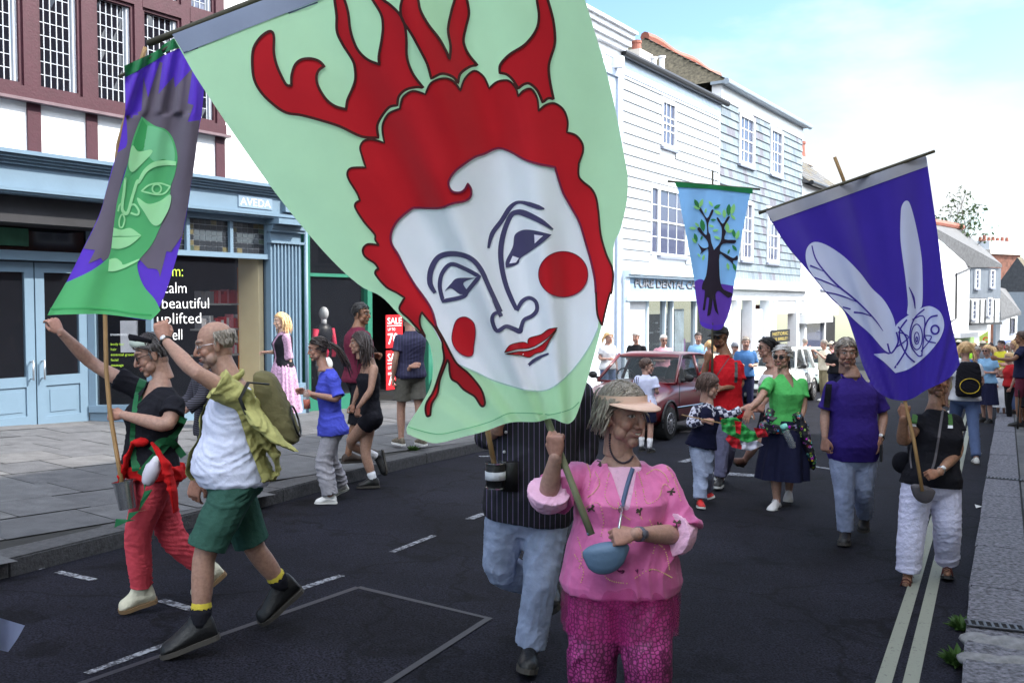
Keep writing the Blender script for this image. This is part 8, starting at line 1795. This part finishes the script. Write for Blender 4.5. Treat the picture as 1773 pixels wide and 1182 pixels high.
onlooker(1747,730,1.50,170,'bl','red','black','person in red top and patterned leggings beside the little girl',arms=('down','bent'),style='long')
onlooker(1768,738,1.82,150,'br','navy','maroon','tall man in navy tshirt and maroon shorts at the right picture edge',sex='m',bottom='shorts',arms=('out','down'),zoff=.12,skin=SKtan)
onlooker(1757,716,1.68,160,'bl','cream','denim','fair haired woman in cream top near the right picture edge',arms=('bent','bent'),zoff=.12)
rnd=random.Random(77);k=0
desc=[('in yellow vest','yellow'),('in white shirt','white'),('in green top','green'),('in red top','red'),('in dark jacket','black'),('in lime tabard','lime'),('in blue shirt','blue'),('in pink top','pink'),('in grey top','grey'),('in cream shirt','cream'),('in navy top','navy'),('in khaki shirt','khaki')]
hn={'bl':'blonde','br':'brown haired','dk':'dark haired','gr':'grey haired','wh':'white haired'}
for(x,D_)in((1645,26),(1653,22),(1660,28),(1668,33),(1676,30),(1683,26),(1690,36),(1697,31),(1702,27),(1712,34),(1720,28),(1727,32),(1735,25),(1741,30),(1749,27),(1643,38),(1656,42),(1664,47),(1672,44),(1681,50),(1688,44),(1705,42),(1716,47),(1729,44),(1760,31)):
 hr=('bl','br','dk','gr','wh')[k%5];d=desc[k%12];sx='mf'[(k//2)%2]
 ht='red' if k in(4,13)else('cream' if k in(2,8,17)else None)
 onlooker(x,0,rnd.uniform(1.6,1.82),rnd.choice((-160,-130,-100,170,70)),hr,d[1],rnd.choice(('denim','black','khaki','navy')),'%s %s %s%s in the far right crowd'%(hn[hr],'man' if sx=='m' else 'woman',d[0],(' and %s hat'%ht)if ht else ''),sex=sx,D=D_,arms=rnd.choice((('down','bent'),('bent','bent'),('down','down'),('phone','down'))),hat=ht,style='short' if sx=='m' or k%3==0 else None,group='far crowd at the bottom of the street');k+=1
c_=G(1762,742,.12);r_=thing('pushchair','black pushchair at the right picture edge beside the paving','pushchair',c_);X,Y,Zv=V((.5,.86,0)),V((.86,-.5,0)),V((0,0,1));m=M()
PC=lambda x,y,z:c_+X*x+Y*y+Zv*z
for y in(0,.48):
 m.tube([PC(0,y,.12),PC(.35,y,.55),PC(.75,y,1.02)],.014,8);m.tube([PC(.62,y,.12),PC(.35,y,.55),PC(.1,y,.72)],.014,8)
m.tube([PC(.75,0,1.02),PC(.75,.48,1.02)],.016,8);m.build('frame',BLEA,r_,True)
m=M();m.loft([[PC(x,y,z)for x,y,z in((.10,.04,.42),(.10,.44,.42),(.16,.44,.38),(.16,.04,.38))],[PC(x,y,z)for x,y,z in((.42,.04,.40),(.42,.44,.40),(.46,.44,.36),(.46,.04,.36))],[PC(x,y,z)for x,y,z in((.62,.04,.85),(.62,.44,.85),(.68,.44,.84),(.68,.04,.84))]]);m.build('seat',BLACKC,r_)
for x,y in((0,0),(0,.48),(.62,0),(.62,.48)):m=M();rg=[PC(x+.1*math.cos(a),y,.11+.1*math.sin(a))for a in[2*math.pi*k/20 for k in range(21)]];m.tube(rg,.018,8);m.tube([PC(x,y-.02,.11),PC(x,y+.02,.11)],.03,10);m.build('wheel',TYRE,r_,True)
def far_tree(px,py0,D_,seed,h):
 rnd=random.Random(seed);r_=thing('tree','thin leafy tree top rising behind the jettied house roof','tree',at(px,600,D_));m=M();lf=M()
 def br(p,d,L_,r,lv):
  pts=[p];
  for k in range(4):d=(d+V((rnd.uniform(-.2,.2),rnd.uniform(-.2,.2),.08))).normalized();p=p+d*L_/4;pts.append(p)
  m.tube(pts,[r*(1-.12*k)for k in range(5)],6)
  if lv<4:
   for _ in range(3 if lv else 5):br(pts[rnd.choice((2,3,4))],(d+V((rnd.uniform(-.9,.9),rnd.uniform(-.9,.9),rnd.uniform(-.1,.6)))).normalized(),L_*.62,r*.5,lv+1)
  else:
   for _ in range(9):q=p+V((rnd.gauss(0,.25),rnd.gauss(0,.25),rnd.gauss(0,.2)));a,b_=V((rnd.gauss(0,.07),rnd.gauss(0,.07),rnd.gauss(0,.07))),V((rnd.gauss(0,.05),rnd.gauss(0,.05),rnd.gauss(0,.05)));lf.add([q-a,q-b_,q+a,q+b_],[(0,1,2,3)])
 base=at(px,600,D_);base.z=-3;top=at(px,py0,D_).z;br(base,V((0,0,1)),(top-base.z)*.6,.22,0)
 m.build('trunk',mat('bark',s(90,80,74),.9,n=.3),r_,True);lf.build('crown',mat('tree_leaf',(.05,.08,.03),.7,n=.4,trans=.3),r_)
far_tree(1632,395,63,4,9)
